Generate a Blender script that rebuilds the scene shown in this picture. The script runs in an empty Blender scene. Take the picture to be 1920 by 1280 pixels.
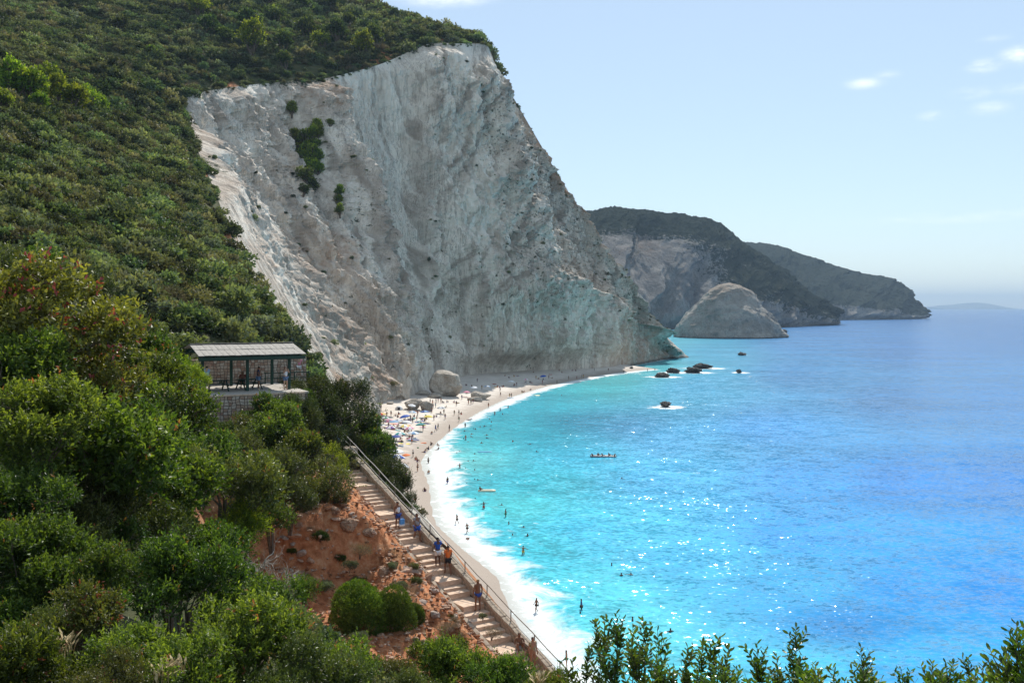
import bpy, bmesh, math, random
import numpy as np
from mathutils import Vector, Matrix, Euler

random.seed(7); np.random.seed(7)
C = bpy.context.scene.collection
SC = bpy.context.scene

# ------------------------------------------------------------------ camera, sky, sun, exposure
H = 32.0          # eye height above the sea, metres
FPX = 1800.0      # focal length in pixels of the 1920 px wide photograph
HOR = 577.0       # row of the horizon
cam_d = bpy.data.cameras.new('camera'); cam = bpy.data.objects.new('camera', cam_d); C.objects.link(cam)
cam.location = (0, 0, H); cam.rotation_euler = (math.radians(90), 0, 0)
cam_d.sensor_width = 36; cam_d.lens = 36 * FPX / 1920
cam_d.shift_y = -(640 - HOR) / 1920
cam_d.clip_start = 0.3; cam_d.clip_end = 60000
SC.camera = cam

SUN_AZ, SUN_EL = math.radians(11), math.radians(43)    # azimuth measured from +Y towards +X
w = bpy.data.worlds.new('World'); SC.world = w; w.use_nodes = True
nt = w.node_tree; nt.nodes.clear()
out = nt.nodes.new('ShaderNodeOutputWorld'); bg = nt.nodes.new('ShaderNodeBackground')
sky = nt.nodes.new('ShaderNodeTexSky'); sky.sky_type = 'NISHITA'; sky.sun_disc = False
sky.sun_elevation = SUN_EL; sky.sun_rotation = SUN_AZ
sky.altitude = 30; sky.air_density = 1.0; sky.dust_density = 0.1; sky.ozone_density = 2.2
bg.inputs['Strength'].default_value = 0.12
# thin clouds: a noise pattern on the sky direction kept to small drifts low on the right and one streak
def N(nt, t, **kw):
    n = nt.nodes.new(t)
    for k, v in kw.items():
        if k.startswith('_'): setattr(n, k[1:], v)
        else: n.inputs[k].default_value = v
    return n
tc = N(nt, 'ShaderNodeTexCoord')
def lk(a, b): nt.links.new(a, b)
noi = N(nt, 'ShaderNodeTexNoise', Scale=14.0, Detail=6.0, Roughness=0.62)
mp = N(nt, 'ShaderNodeMapping'); mp.inputs['Scale'].default_value = (1, 1, 3.2)
lk(tc.outputs['Generated'], mp.inputs['Vector']); lk(mp.outputs['Vector'], noi.inputs['Vector'])
acc = None
def sky_dir(px, py):
    v = Vector(((px - 960) / FPX, 1.0, (HOR - py) / FPX)); v.normalize(); return v
for (px, py, wx, wz, amp) in [(1622, 156, 34, 11, .8), (1662, 140, 24, 8, .45), (1845, 124, 34, 13, 1.15), (1915, 104, 34, 17, 1.5),
                              (1822, 174, 32, 11, .95), (1856, 204, 36, 12, .75), (1756, 217, 30, 9, .75), (1910, 162, 36, 13, .8),
                              (1865, 72, 26, 7, .4), (1760, 412, 170, 9, .42), (1880, 400, 160, 8, .5), (830, -6, 90, 18, 1.4), (1990, 150, 50, 25, 1.3)]:
    d = sky_dir(px, py)
    sub = N(nt, 'ShaderNodeVectorMath', _operation='SUBTRACT'); sub.inputs[1].default_value = d
    lk(tc.outputs['Generated'], sub.inputs[0])
    mul = N(nt, 'ShaderNodeVectorMath', _operation='MULTIPLY'); mul.inputs[1].default_value = (FPX / wx, FPX / wx, FPX / wz)
    lk(sub.outputs[0], mul.inputs[0])
    ln = N(nt, 'ShaderNodeVectorMath', _operation='LENGTH'); lk(mul.outputs[0], ln.inputs[0])
    mr = N(nt, 'ShaderNodeMapRange', _interpolation_type='SMOOTHSTEP'); mr.inputs['From Min'].default_value = 1.35; mr.inputs['From Max'].default_value = 0.0
    mr.inputs['To Min'].default_value = 0; mr.inputs['To Max'].default_value = amp
    lk(ln.outputs['Value'], mr.inputs['Value'])
    if acc is None: acc = mr.outputs[0]
    else:
        ad = N(nt, 'ShaderNodeMath', _operation='MAXIMUM'); lk(acc, ad.inputs[0]); lk(mr.outputs[0], ad.inputs[1]); acc = ad.outputs[0]
mr2 = N(nt, 'ShaderNodeMapRange', _interpolation_type='SMOOTHSTEP'); mr2.inputs['From Min'].default_value = .38; mr2.inputs['From Max'].default_value = .74
lk(noi.outputs['Fac'], mr2.inputs['Value'])
cm = N(nt, 'ShaderNodeMath', _operation='MULTIPLY'); lk(acc, cm.inputs[0]); lk(mr2.outputs[0], cm.inputs[1]); cm.use_clamp = True
cm2 = N(nt, 'ShaderNodeMath', _operation='MULTIPLY'); lk(cm.outputs[0], cm2.inputs[0]); cm2.inputs[1].default_value = .72
veil = N(nt, 'ShaderNodeMix', _data_type='RGBA'); veil.inputs['Factor'].default_value = .55; lk(sky.outputs[0], veil.inputs['A']); veil.inputs['B'].default_value = (3.95, 4.75, 5.3, 1)   # even summer haze over the whole sky
mix = N(nt, 'ShaderNodeMix', _data_type='RGBA'); lk(cm2.outputs[0], mix.inputs['Factor']); lk(veil.outputs['Result'], mix.inputs['A'])
mix.inputs['B'].default_value = (9.0, 9.2, 9.6, 1)
lk(mix.outputs['Result'], bg.inputs['Color']); lk(bg.outputs[0], out.inputs['Surface'])

sd = bpy.data.lights.new('sun', 'SUN'); sd.energy = 4.5; sd.angle = math.radians(0.53); sd.color = (1, .95, .87)
sun = bpy.data.objects.new('sun', sd); C.objects.link(sun)
sdir = Vector((math.sin(SUN_AZ) * math.cos(SUN_EL), math.cos(SUN_AZ) * math.cos(SUN_EL), math.sin(SUN_EL)))
sun.rotation_euler = sdir.to_track_quat('Z', 'Y').to_euler(); sun.location = (0, 0, 400)

SC.view_settings.view_transform = 'Standard'; SC.view_settings.look = 'None'
SC.view_settings.exposure = 0.38; SC.view_settings.gamma = 1; SC.view_settings.use_curve_mapping = False
SC.render.engine = 'CYCLES'
cy = SC.cycles
cy.use_denoising = True; cy.denoiser = 'OPENIMAGEDENOISE'
cy.max_bounces = 6; cy.diffuse_bounces = 3; cy.glossy_bounces = 2; cy.transmission_bounces = 3; cy.volume_bounces = 0; cy.transparent_max_bounces = 8
cy.sample_clamp_indirect = 6; cy.sample_clamp_direct = 30
cy.caustics_reflective = False; cy.caustics_refractive = False
SC.render.use_persistent_data = False

# ------------------------------------------------------------------ helpers
def W(px, py, d):
    """world point seen at a photograph pixel at a forward distance d"""
    return np.array(((px - 960) / FPX * d, d, H + (HOR - py) / FPX * d))
def G(px, py, z=0.0):
    """world point on the level z seen at a pixel"""
    return W(px, py, (H - z) * FPX / (py - HOR))

_perm = np.random.RandomState(3).permutation(256).astype(np.int64); _perm = np.concatenate([_perm, _perm, _perm])
_g3 = np.random.RandomState(5).normal(size=(256, 3)); _g3 /= np.linalg.norm(_g3, axis=1)[:, None]
def perlin(x, y, z=0.0):
    x, y, z = np.broadcast_arrays(np.asarray(x, float), np.asarray(y, float), np.asarray(z, float))
    xi, yi, zi = np.floor(x).astype(np.int64), np.floor(y).astype(np.int64), np.floor(z).astype(np.int64)
    xf, yf, zf = x - xi, y - yi, z - zi
    u, v, w_ = [t * t * t * (t * (t * 6 - 15) + 10) for t in (xf, yf, zf)]
    xi &= 255; yi &= 255; zi &= 255
    def gr(dx, dy, dz):
        h = _perm[_perm[_perm[(xi + dx) & 255] + ((yi + dy) & 255)] + ((zi + dz) & 255)]
        g = _g3[h]
        return g[..., 0] * (xf - dx) + g[..., 1] * (yf - dy) + g[..., 2] * (zf - dz)
    def lp(a, b, t): return a + t * (b - a)
    return 1.6 * lp(lp(lp(gr(0,0,0), gr(1,0,0), u), lp(gr(0,1,0), gr(1,1,0), u), v),
              lp(lp(gr(0,0,1), gr(1,0,1), u), lp(gr(0,1,1), gr(1,1,1), u), v), w_)
def fbm(x, y, z=0.0, o=4, rough=.5):
    s = 0; a = 1; f = 1
    for i in range(o):
        s = s + a * perlin(x * f + 17.3 * i, y * f + 5.1 * i, z * f); a *= rough; f *= 2.03
    return s
def ridged(x, y, z=0.0, o=4, rough=.5):
    s = 0; a = 1; f = 1
    for i in range(o):
        s = s + a * (1 - 2 * np.abs(perlin(x * f + 7.7 * i, y * f + 3.1 * i, z * f))); a *= rough; f *= 2.03
    return s
def sstep(a, b, x):
    t = np.clip((x - a) / (b - a), 0, 1); return t * t * (3 - 2 * t)

def mesh_np(name, V, F, smooth=False, attrs=None, uv=None):
    V = np.ascontiguousarray(V, dtype=np.float32); F = np.ascontiguousarray(F, dtype=np.int32)
    me = bpy.data.meshes.new(name); me.vertices.add(len(V)); me.vertices.foreach_set('co', V.ravel())
    n, k = F.shape
    me.loops.add(n * k); me.loops.foreach_set('vertex_index', F.ravel())
    me.polygons.add(n); me.polygons.foreach_set('loop_start', np.arange(0, n * k, k, dtype=np.int32))
    me.update(calc_edges=True)
    me.polygons.foreach_set('use_smooth', np.full(n, smooth, dtype=bool))
    for a, val in (attrs or {}).items():
        val = np.asarray(val, dtype=np.float32)
        if val.ndim == 2:
            at = me.attributes.new(a, 'FLOAT_COLOR', 'POINT')
            if val.shape[1] == 3: val = np.concatenate([val, np.ones((len(val), 1), np.float32)], 1)
            at.data.foreach_set('color', val.ravel())
        else:
            at = me.attributes.new(a, 'FLOAT', 'POINT'); at.data.foreach_set('value', val)
    if uv is not None:
        l = me.uv_layers.new(name='UVMap'); l.data.foreach_set('uv', np.ascontiguousarray(uv[F.ravel()], dtype=np.float32).ravel())
    return me
def grid_faces(nu, nv, flip=False):
    a = (np.arange(nu - 1)[:, None] * nv + np.arange(nv - 1)[None, :]).ravel()
    f = np.stack([a, a + 1, a + nv + 1, a + nv], 1)
    return f[:, ::-1] if flip else f
def link(name, me, mats=None, parent=None, loc=None, rot=None, scale=None):
    o = bpy.data.objects.new(name, me); C.objects.link(o)
    if mats is not None and me is not None:
        for m in (mats if isinstance(mats, (list, tuple)) else [mats]): me.materials.append(m)
    if parent is not None: o.parent = parent
    if loc is not None: o.location = loc
    if rot is not None: o.rotation_euler = rot
    if scale is not None: o.scale = scale if hasattr(scale, '__len__') else (scale,) * 3
    return o
def tag(o, label=None, cat=None, group=None, kind=None):
    if label: o['label'] = label
    if cat: o['category'] = cat
    if group: o['group'] = group
    if kind: o['kind'] = kind
    return o
def empty(name, loc=(0, 0, 0), rz=0.0):
    o = bpy.data.objects.new(name, None); C.objects.link(o); o.location = loc; o.rotation_euler = (0, 0, rz); o.empty_display_size = .2
    return o
def copy_tree(o, parent=None):
    c = o.copy(); C.objects.link(c); c.parent = parent
    for ch in list(o.children): copy_tree(ch, c)
    return c

# ---- materials
def newmat(name):
    m = bpy.data.materials.new(name); m.use_nodes = True; m.node_tree.nodes.clear(); return m, m.node_tree
def mat_simple(name, col, rough=.7, var=.12, scale=6.0, bump=.15, spec=.3, metal=0.0, col2=None):
    m, t = newmat(name); L = t.links.new
    o = N(t, 'ShaderNodeOutputMaterial'); b = N(t, 'ShaderNodeBsdfPrincipled'); b.inputs['Roughness'].default_value = rough
    b.inputs['Specular IOR Level'].default_value = spec; b.inputs['Metallic'].default_value = metal
    c = N(t, 'ShaderNodeTexCoord'); n = N(t, 'ShaderNodeTexNoise', Scale=scale, Detail=6.0, Roughness=.6)
    L(c.outputs['Object'], n.inputs['Vector'])
    mx = N(t, 'ShaderNodeMix', _data_type='RGBA')
    c2 = col2 if col2 else tuple(x * (1 - 2.2 * var) for x in col)
    c1 = tuple(min(1, x * (1 + var)) for x in col)
    mx.inputs['A'].default_value = (*c2, 1); mx.inputs['B'].default_value = (*c1, 1)
    mr = N(t, 'ShaderNodeMapRange'); mr.inputs['From Min'].default_value = .32; mr.inputs['From Max'].default_value = .68
    L(n.outputs['Fac'], mr.inputs['Value']); L(mr.outputs[0], mx.inputs['Factor']); L(mx.outputs['Result'], b.inputs['Base Color'])
    if bump:
        bp = N(t, 'ShaderNodeBump', Strength=bump, Distance=.02); L(n.outputs['Fac'], bp.inputs['Height']); L(bp.outputs[0], b.inputs['Normal'])
    L(b.outputs[0], o.inputs['Surface']); return m
def leaf_mat(name, dark, mid, light, tip=None, trans=.35, gloss=.35, rough=.42, hv=.10):
    """foliage: colour by a per-leaf tone, a little per-plant variation, light passing through the leaf"""
    m, t = newmat(name); L = t.links.new
    o = N(t, 'ShaderNodeOutputMaterial'); b = N(t, 'ShaderNodeBsdfPrincipled'); b.inputs['Roughness'].default_value = rough
    b.inputs['Specular IOR Level'].default_value = gloss
    at = N(t, 'ShaderNodeAttribute', _attribute_name='tone')
    rp = N(t, 'ShaderNodeValToRGB'); r = rp.color_ramp
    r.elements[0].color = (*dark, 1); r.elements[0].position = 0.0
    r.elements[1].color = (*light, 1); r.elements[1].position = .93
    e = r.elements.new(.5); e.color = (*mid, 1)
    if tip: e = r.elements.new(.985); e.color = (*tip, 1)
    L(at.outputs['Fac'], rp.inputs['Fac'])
    oi = N(t, 'ShaderNodeObjectInfo')
    hs = N(t, 'ShaderNodeHueSaturation')
    m1 = N(t, 'ShaderNodeMapRange'); m1.inputs['To Min'].default_value = .5 - hv * .35; m1.inputs['To Max'].default_value = .5 + hv * .22
    L(oi.outputs['Random'], m1.inputs['Value']); L(m1.outputs[0], hs.inputs['Hue'])
    m2 = N(t, 'ShaderNodeMath', _operation='MULTIPLY'); m2.inputs[1].default_value = 7.31; L(oi.outputs['Random'], m2.inputs[0])
    m3 = N(t, 'ShaderNodeMath', _operation='FRACT'); L(m2.outputs[0], m3.inputs[0])
    m4 = N(t, 'ShaderNodeMapRange'); m4.inputs['To Min'].default_value = 1 - 3.2 * hv; m4.inputs['To Max'].default_value = 1 + 3.0 * hv
    L(m3.outputs[0], m4.inputs['Value']); L(m4.outputs[0], hs.inputs['Value'])
    L(rp.outputs['Color'], hs.inputs['Color']); L(hs.outputs['Color'], b.inputs['Base Color'])
    tr = N(t, 'ShaderNodeBsdfTranslucent')
    gm = N(t, 'ShaderNodeMix', _data_type='RGBA', _blend_type='MULTIPLY'); gm.inputs['Factor'].default_value = 1
    gm.inputs['B'].default_value = (1.5, 1.55, .5, 1); L(hs.outputs['Color'], gm.inputs['A']); L(gm.outputs['Result'], tr.inputs['Color'])
    ms = N(t, 'ShaderNodeMixShader'); ms.inputs[0].default_value = trans
    L(b.outputs[0], ms.inputs[1]); L(tr.outputs[0], ms.inputs[2]); L(ms.outputs[0], o.inputs['Surface'])
    return m

def catmull(P, n):
    """n points on a smooth curve through the rows of P, even in row index"""
    P = np.asarray(P, float); t = np.linspace(0, len(P) - 1, n); i = np.clip(t.astype(int), 0, len(P) - 2); f = (t - i)[:, None]
    p0 = P[np.clip(i - 1, 0, len(P) - 1)]; p1 = P[i]; p2 = P[i + 1]; p3 = P[np.clip(i + 2, 0, len(P) - 1)]
    return .5 * ((2 * p1) + (-p0 + p2) * f + (2 * p0 - 5 * p1 + 4 * p2 - p3) * f**2 + (-p0 + 3 * p1 - 3 * p2 + p3) * f**3)
def resample(P, n):
    """n points evenly spaced by length on the smooth curve through P"""
    Q = catmull(P, 60 * len(P)); s = np.concatenate([[0], np.cumsum(np.linalg.norm(np.diff(Q[:, :2], axis=0), axis=1))])
    t = np.linspace(0, s[-1], n); return np.stack([np.interp(t, s, Q[:, k]) for k in range(Q.shape[1])], 1)

# ------------------------------------------------------------------ lie of the land (metres, sea level z = 0)
# crest: the seaward edge of the hillside, from the right foreground past the stairs and up to the rim of the cliff
CREST_NEAR = [(60, 6, 26), (25, 8.5, 27.0), (10, 9.5, 26.8), (5.2, 12, 25.6), (4.0, 20, 22), (3.6, 30, 18), (3.4, 40, 14.6),
              (2.75, 46.4, 13.45), (-1.0, 52.0, 15.55), (-4.5, 57.4, 17.45), (-8.2, 62.9, 19.6), (-11.6, 68.3, 21.6), (-14.6, 76, 24.0),
              (-17.8, 85, 26.0), (-23.3, 100, 29.2), (-30.7, 120, 32)]
INLAND_NEAR = [(60, -30), (25, -35), (5, -35), (-12, -35), (-30, -30), (-42, -15), (-52, 5), (-58, 20), (-64, 32), (-70, 45), (-75, 52),
               (-80, 60), (-92, 80), (-105, 105), (-120, 135), (-145, 170)]
RIM = [W(345, 205, 330), W(368, 176, 345), W(490, 157, 380), W(590, 150, 400), W(650, 138, 415), W(720, 118, 430), W(800, 84, 450),
       W(860, 82, 460), W(912, 86, 472)]
RIDGE = [W(926, 118, 485), W(985, 222, 505), W(1046, 328, 525), W(1076, 387, 535), W(1130, 462, 550), W(1168, 560, 565), W(1225, 622, 585), W(1258, 668, 600)]
CREST_MID = [(-44, 155, 40), (-65, 210, 57.5), (-85, 260, 74.5)]
CREST = [tuple(p) for p in CREST_NEAR + CREST_MID] + [tuple(p) for p in RIM]
INLAND = INLAND_NEAR + [(-180, 220), (-230, 300), (-290, 400), (-350, 500), (-390, 580), (-370, 660), (-330, 730), (-290, 770), (-245, 800),
          (-205, 810), (-165, 815), (-125, 815)]
CREST_ALL = CREST + [(-9, 490, 160), (-6, 530, 148), (-4, 570, 130)]
INLAND_ALL = INLAND + [(-95, 805), (-70, 790), (-40, 760)]
CTRL = [tuple(p) for p in CREST_ALL] + [
    (0, -1, 30.3), (8, -1, 29.8), (-6, -2, 30.6), (20, 0, 29.5), (-20, -10, 33), (-40, -20, 36),
    (-1, 4, 29.3), (3, 6, 28.2), (0, 8, 27.7), (-4, 8.5, 27.9), (14, 7, 28), (-8, 12, 28.6), (-13, 20, 28.8), (-5, 16, 25.6), (-1, 15, 24.5), (-5, 24, 21.5), (0, 25, 20.0),
    (-10, 27, 25.5), (-17, 30, 28.5), (-13, 38, 22.6), (-9, 34, 20.5), (-3, 35, 16.8), (-22, 45, 28), (-16.5, 50, 22.8), (-20, 58, 24.0),
    (-1.5, 44, 15.0), (-5, 43, 15.8), (-8.5, 45, 16.4), (-5.5, 48.5, 16.8), (-9.4, 48.2, 17.6), (-12, 45, 19), (-7.6, 52.5, 18.6),
    (-13.2, 52.5, 21.2), (-10.2, 55.5, 21.0), (-8.9, 58, 19.9), (-14, 58, 22.5), (-12.0, 62.5, 21.6), (-16, 64, 23.2), (-19.5, 64.5, 23.6), (-23, 64.5, 24.2),
    (-18, 72, 25.7), (-23, 72, 25.7), (-18, 79, 27.5), (-25, 80, 30), (-30, 72, 31), (-27, 60, 30), (-34, 60, 34.5), (-30, 45, 32), (-26, 90, 31), (-34.8, 95, 37),
    (-46, 110, 43.5), (-80, 150, 56), (-60, 110, 47), (-122, 230, 87), (-114, 270, 98), (-90, 200, 70), (-202, 380, 154), (-150, 320, 118), (-146, 430, 160), (-125, 385, 134),
    (-89, 520, 184), (-93, 600, 220), (-72, 590, 212), (-40, 560, 190), (-23, 520, 178), (-13, 492, 166), (-60, 480, 168), (-90, 440, 152),
    (-190, 560, 235), (-320, 600, 285), (-120, 800, 205), (-200, 800, 250), (-370, 660, 330), (-60, 700, 185), (-290, 400, 200), (-200, 300, 135), (-100, 120, 66), (-145, 170, 95)]
_cp = np.array(CTRL, float)
def _rbf_fit():
    n = len(_cp); D = np.linalg.norm(_cp[:, None, :2] - _cp[None, :, :2], axis=2)
    A = np.zeros((n + 3, n + 3)); A[:n, :n] = -D - np.eye(n) * .02; A[:n, n] = 1; A[:n, n + 1:] = _cp[:, :2] / 100; A[n:, :n] = A[:n, n:].T
    return np.linalg.solve(A, np.concatenate([_cp[:, 2], np.zeros(3)]))
_rw = _rbf_fit()
def hz0(x, y):
    x = np.asarray(x, float); y = np.asarray(y, float); sh = x.shape; x = x.ravel(); y = y.ravel(); o = np.empty(len(x))
    for s in range(0, len(x), 20000):
        xs, ys = x[s:s + 20000], y[s:s + 20000]
        D = np.hypot(xs[:, None] - _cp[None, :, 0], ys[:, None] - _cp[None, :, 1])
        o[s:s + 20000] = -D @ _rw[:-3] + _rw[-3] + xs / 100 * _rw[-2] + ys / 100 * _rw[-1]
    return o.reshape(sh)
def hz(x, y):
    x = np.asarray(x, float); y = np.asarray(y, float)
    a = np.clip(y / 160, .12, 1.6)
    return hz0(x, y) + a * (1.3 * fbm(x / 26, y / 26, 2.2, 3) + .5 * fbm(x / 7, y / 7, 4.2, 2))

# base of the cliff on the beach, keyed to the crest columns from the crest point (-23,100) outwards
BASE_PX = None
BASE = [(-2, 100, 1.0), (-10, 130, 1.5), (-20, 170, 1.8), (-28, 200, 2), (-36, 240, 2), (-45, 280, 2), tuple(G(686, 752, 2.2)), tuple(G(730, 749, 2.4)),
        tuple(G(768, 744, 2.6)), tuple(G(824, 716, 2.8)), tuple(G(872, 703, 2.8)), tuple(G(940, 697, 2.6)), tuple(G(1010, 693.5, 2.4)),
        tuple(G(1100, 690.5, 1.8)), tuple(G(1155, 688.5, .9)), tuple(G(1188, 686, -.3)), tuple(G(1205, 683, -.3)), tuple(G(1218, 680, -.3)), tuple(G(1232, 677.5, -.3)),
        tuple(G(1244, 675, -.3)), tuple(G(1256, 673, -.3)), tuple(G(1263, 671.5, -.3))]
TOPC = [(-23.3, 100, 29.2), (-30.7, 120, 32)] + CREST_MID + [tuple(p) for p in RIM] + [tuple(p) for p in RIDGE]
assert len(TOPC) == len(BASE), (len(TOPC), len(BASE))

# shoreline (edge of the wash on the sand) and outer edge of the broken water, both from the photograph on z = 0
SHORE_PX = [(1235, 692), (1200, 694), (1140, 701), (1080, 712), (1040, 720), (1000, 731), (950, 747), (905, 768), (868, 790), (838, 812), (815, 832), (798, 850),
            (788, 870), (796, 892), (803, 915), (806, 945), (815, 980), (838, 1005), (868, 1032), (905, 1062), (930, 1085), (945, 1125), (965, 1170), (995, 1215), (1030, 1270), (1110, 1400), (1260, 1750)]
OUTER_PX = [(1235, 694), (1200, 697), (1150, 704), (1085, 717), (1040, 728), (1000, 741), (955, 760), (925, 773), (892, 787), (866, 803), (852, 818), (846, 838),
            (851, 860), (858, 890), (863, 925), (880, 955), (898, 985), (925, 1012), (953, 1048), (981, 1070), (1003, 1092), (1030, 1124), (1058, 1155), (1084, 1205), (1120, 1275), (1200, 1400), (1400, 1750)]
SHORE = np.array([G(*p)[:2] for p in SHORE_PX]); OUTER = np.array([G(*p)[:2] for p in OUTER_PX])
TAIL = np.array([(66, 530), (80, 560), (95, 592), (104, 606), (108, 640), (60, 700), (0, 760), (-60, 900)])[::-1]
def smooth_line(P, n): return catmull(P, n)
SHORE_S = np.concatenate([TAIL, smooth_line(SHORE, 160)]); OUTER_S = np.concatenate([TAIL, smooth_line(OUTER, 160)])
def dist_poly(x, y, P):
    best = np.full(x.shape, 1e18)
    for a, b in zip(P[:-1], P[1:]):
        d = b - a; L2 = max(1e-9, d @ d); t = np.clip(((x - a[0]) * d[0] + (y - a[1]) * d[1]) / L2, 0, 1)
        best = np.minimum(best, (x - a[0] - t * d[0])**2 + (y - a[1] - t * d[1])**2)
    return np.sqrt(best)
def inside(x, y, P):
    c = np.zeros(x.shape, bool); n = len(P)
    for i in range(n):
        x1, y1 = P[i]; x2, y2 = P[(i + 1) % n]
        if y1 == y2: continue
        k = ((y1 > y) != (y2 > y)) & (x < (x2 - x1) * (y - y1) / (y2 - y1) + x1); c ^= k
    return c
def sea_side(x, y, P):
    poly = np.concatenate([P, [(300, -400), (40000, -400), (40000, 60000), (-60, 60000)]]); return inside(x, y, poly)
def shore_d(x, y, P=None):
    P = SHORE_S if P is None else P
    x = np.asarray(x, float); y = np.asarray(y, float); d = dist_poly(x, y, P); return np.where(sea_side(x, y, P), d, -d)   # + towards the sea
def beach_z(x, y):
    x = np.asarray(x, float); y = np.asarray(y, float); d = -shore_d(x, y)
    z = np.where(d > 0, 3.0 * (1 - np.exp(-d / 16)) , np.maximum(-4, d * .06))
    return z + .06 * fbm(x / 5, y / 5, 1.1, 3) * sstep(1, 6, d) + .25 * fbm(x / 25, y / 25, 3.1, 2) * sstep(6, 25, d)

# ---------------------------------------------------------------- rock and ground materials
def rock_mat(name, base, light, dark, ochre=None, veg=None, stretch=(1, 1, .25), scale=.08, uvmode=True, bumpd=.6, wet=False, spec=.15):
    m, t = newmat(name); L = t.links.new
    o = N(t, 'ShaderNodeOutputMaterial'); b = N(t, 'ShaderNodeBsdfPrincipled'); b.inputs['Roughness'].default_value = .9; b.inputs['Specular IOR Level'].default_value = spec
    g = N(t, 'ShaderNodeNewGeometry'); mp = N(t, 'ShaderNodeMapping'); mp.inputs['Scale'].default_value = stretch; L(g.outputs['Position'], mp.inputs['Vector'])
    n1 = N(t, 'ShaderNodeTexNoise', Scale=scale, Detail=9.0, Roughness=.62); L(mp.outputs[0], n1.inputs['Vector'])
    n2 = N(t, 'ShaderNodeTexNoise', Scale=scale * 7, Detail=8.0, Roughness=.7, Distortion=.6); L(mp.outputs[0], n2.inputs['Vector'])
    n3 = N(t, 'ShaderNodeTexNoise', Scale=scale * 3.2, Detail=9.0, Roughness=.72); L(g.outputs['Position'], n3.inputs['Vector'])
    def ramp(src, a, c, lo=0., hi=1.):
        r = N(t, 'ShaderNodeMapRange', _interpolation_type='SMOOTHSTEP'); r.inputs['From Min'].default_value = a; r.inputs['From Max'].default_value = c
        r.inputs['To Min'].default_value = lo; r.inputs['To Max'].default_value = hi; L(src, r.inputs['Value']); return r.outputs[0]
    def mixc(f, A, B):
        x = N(t, 'ShaderNodeMix', _data_type='RGBA'); L(f, x.inputs['Factor'])
        for s, k in ((A, 'A'), (B, 'B')):
            if isinstance(s, tuple): x.inputs[k].default_value = (*s, 1)
            else: L(s, x.inputs[k])
        return x.outputs['Result']
    def mul(a, b_):
        x = N(t, 'ShaderNodeMath', _operation='MULTIPLY')
        for s, i in ((a, 0), (b_, 1)):
            if isinstance(s, (int, float)): x.inputs[i].default_value = s
            else: L(s, x.inputs[i])
        return x.outputs[0]
    c = mixc(ramp(n1.outputs['Fac'], .38, .62), base, light)
    c = mixc(ramp(n2.outputs['Fac'], .50, .72, 0, .7), c, dark)
    n6 = N(t, 'ShaderNodeTexNoise', Scale=scale * .32, Detail=5.0, Roughness=.6); L(mp.outputs[0], n6.inputs['Vector'])
    c = mixc(ramp(n6.outputs['Fac'], .48, .66, 0, .42), c, dark)
    pa = N(t, 'ShaderNodeAttribute', _attribute_name='pale'); c = mixc(pa.outputs['Fac'], c, light)
    sk = N(t, 'ShaderNodeAttribute', _attribute_name='streak'); c = mixc(ramp(sk.outputs['Fac'], .05, .9, 0, .75), c, light); c = mixc(ramp(sk.outputs['Fac'], -.1, -.85, 0, .68), c, dark)
    mp5 = N(t, 'ShaderNodeMapping'); mp5.inputs['Scale'].default_value = (1, 1, .5 * stretch[2]); L(g.outputs['Position'], mp5.inputs['Vector'])
    n5 = N(t, 'ShaderNodeTexNoise', Scale=scale * 4.5, Detail=7.0, Roughness=.65, Distortion=1.2); L(mp5.outputs[0], n5.inputs['Vector'])
    cr = N(t, 'ShaderNodeMath', _operation='SUBTRACT'); L(n5.outputs['Fac'], cr.inputs[0]); cr.inputs[1].default_value = .5; ca = N(t, 'ShaderNodeMath', _operation='ABSOLUTE'); L(cr.outputs[0], ca.inputs[0])
    c = mixc(mul(ramp(ca.outputs[0], .0, .03, .85, 0), ramp(n6.outputs['Fac'], .36, .55)), c, dark)
    if ochre:
        at = N(t, 'ShaderNodeAttribute', _attribute_name='ochre'); ad = N(t, 'ShaderNodeMath', _operation='ADD'); L(at.outputs['Fac'], ad.inputs[0]); L(mul(n3.outputs['Fac'], 1.3), ad.inputs[1])
        c = mixc(ramp(ad.outputs[0], .80, 1.45, 0, .8), c, ochre)
    if veg:
        at = N(t, 'ShaderNodeAttribute', _attribute_name='veg'); ad = N(t, 'ShaderNodeMath', _operation='ADD'); L(at.outputs['Fac'], ad.inputs[0])
        n4 = N(t, 'ShaderNodeTexNoise', Scale=scale * 5.5, Detail=5.0, Roughness=.75); L(g.outputs['Position'], n4.inputs['Vector']); L(mul(n4.outputs['Fac'], 2.0), ad.inputs[1])
        c = mixc(ramp(ad.outputs[0], 1.52, 1.66, 0, .92), c, veg)
    if wet:
        sx = N(t, 'ShaderNodeSeparateXYZ'); L(g.outputs['Position'], sx.inputs[0]); zz = N(t, 'ShaderNodeMath', _operation='ADD'); L(sx.outputs['Z'], zz.inputs[0])
        L(mul(n3.outputs['Fac'], 2.0), zz.inputs[1]); c = mixc(ramp(zz.outputs[0], 1.3, 3.0, .8, 0), c, (.05, .055, .045))
    L(c, b.inputs['Base Color'])
    ad = N(t, 'ShaderNodeMath', _operation='ADD'); L(n2.outputs['Fac'], ad.inputs[0]); L(mul(n3.outputs['Fac'], 1.3), ad.inputs[1])
    bp = N(t, 'ShaderNodeBump', Strength=.9, Distance=bumpd); L(ad.outputs[0], bp.inputs['Height']); L(bp.outputs[0], b.inputs['Normal'])
    L(b.outputs[0], o.inputs['Surface']); return m

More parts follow.
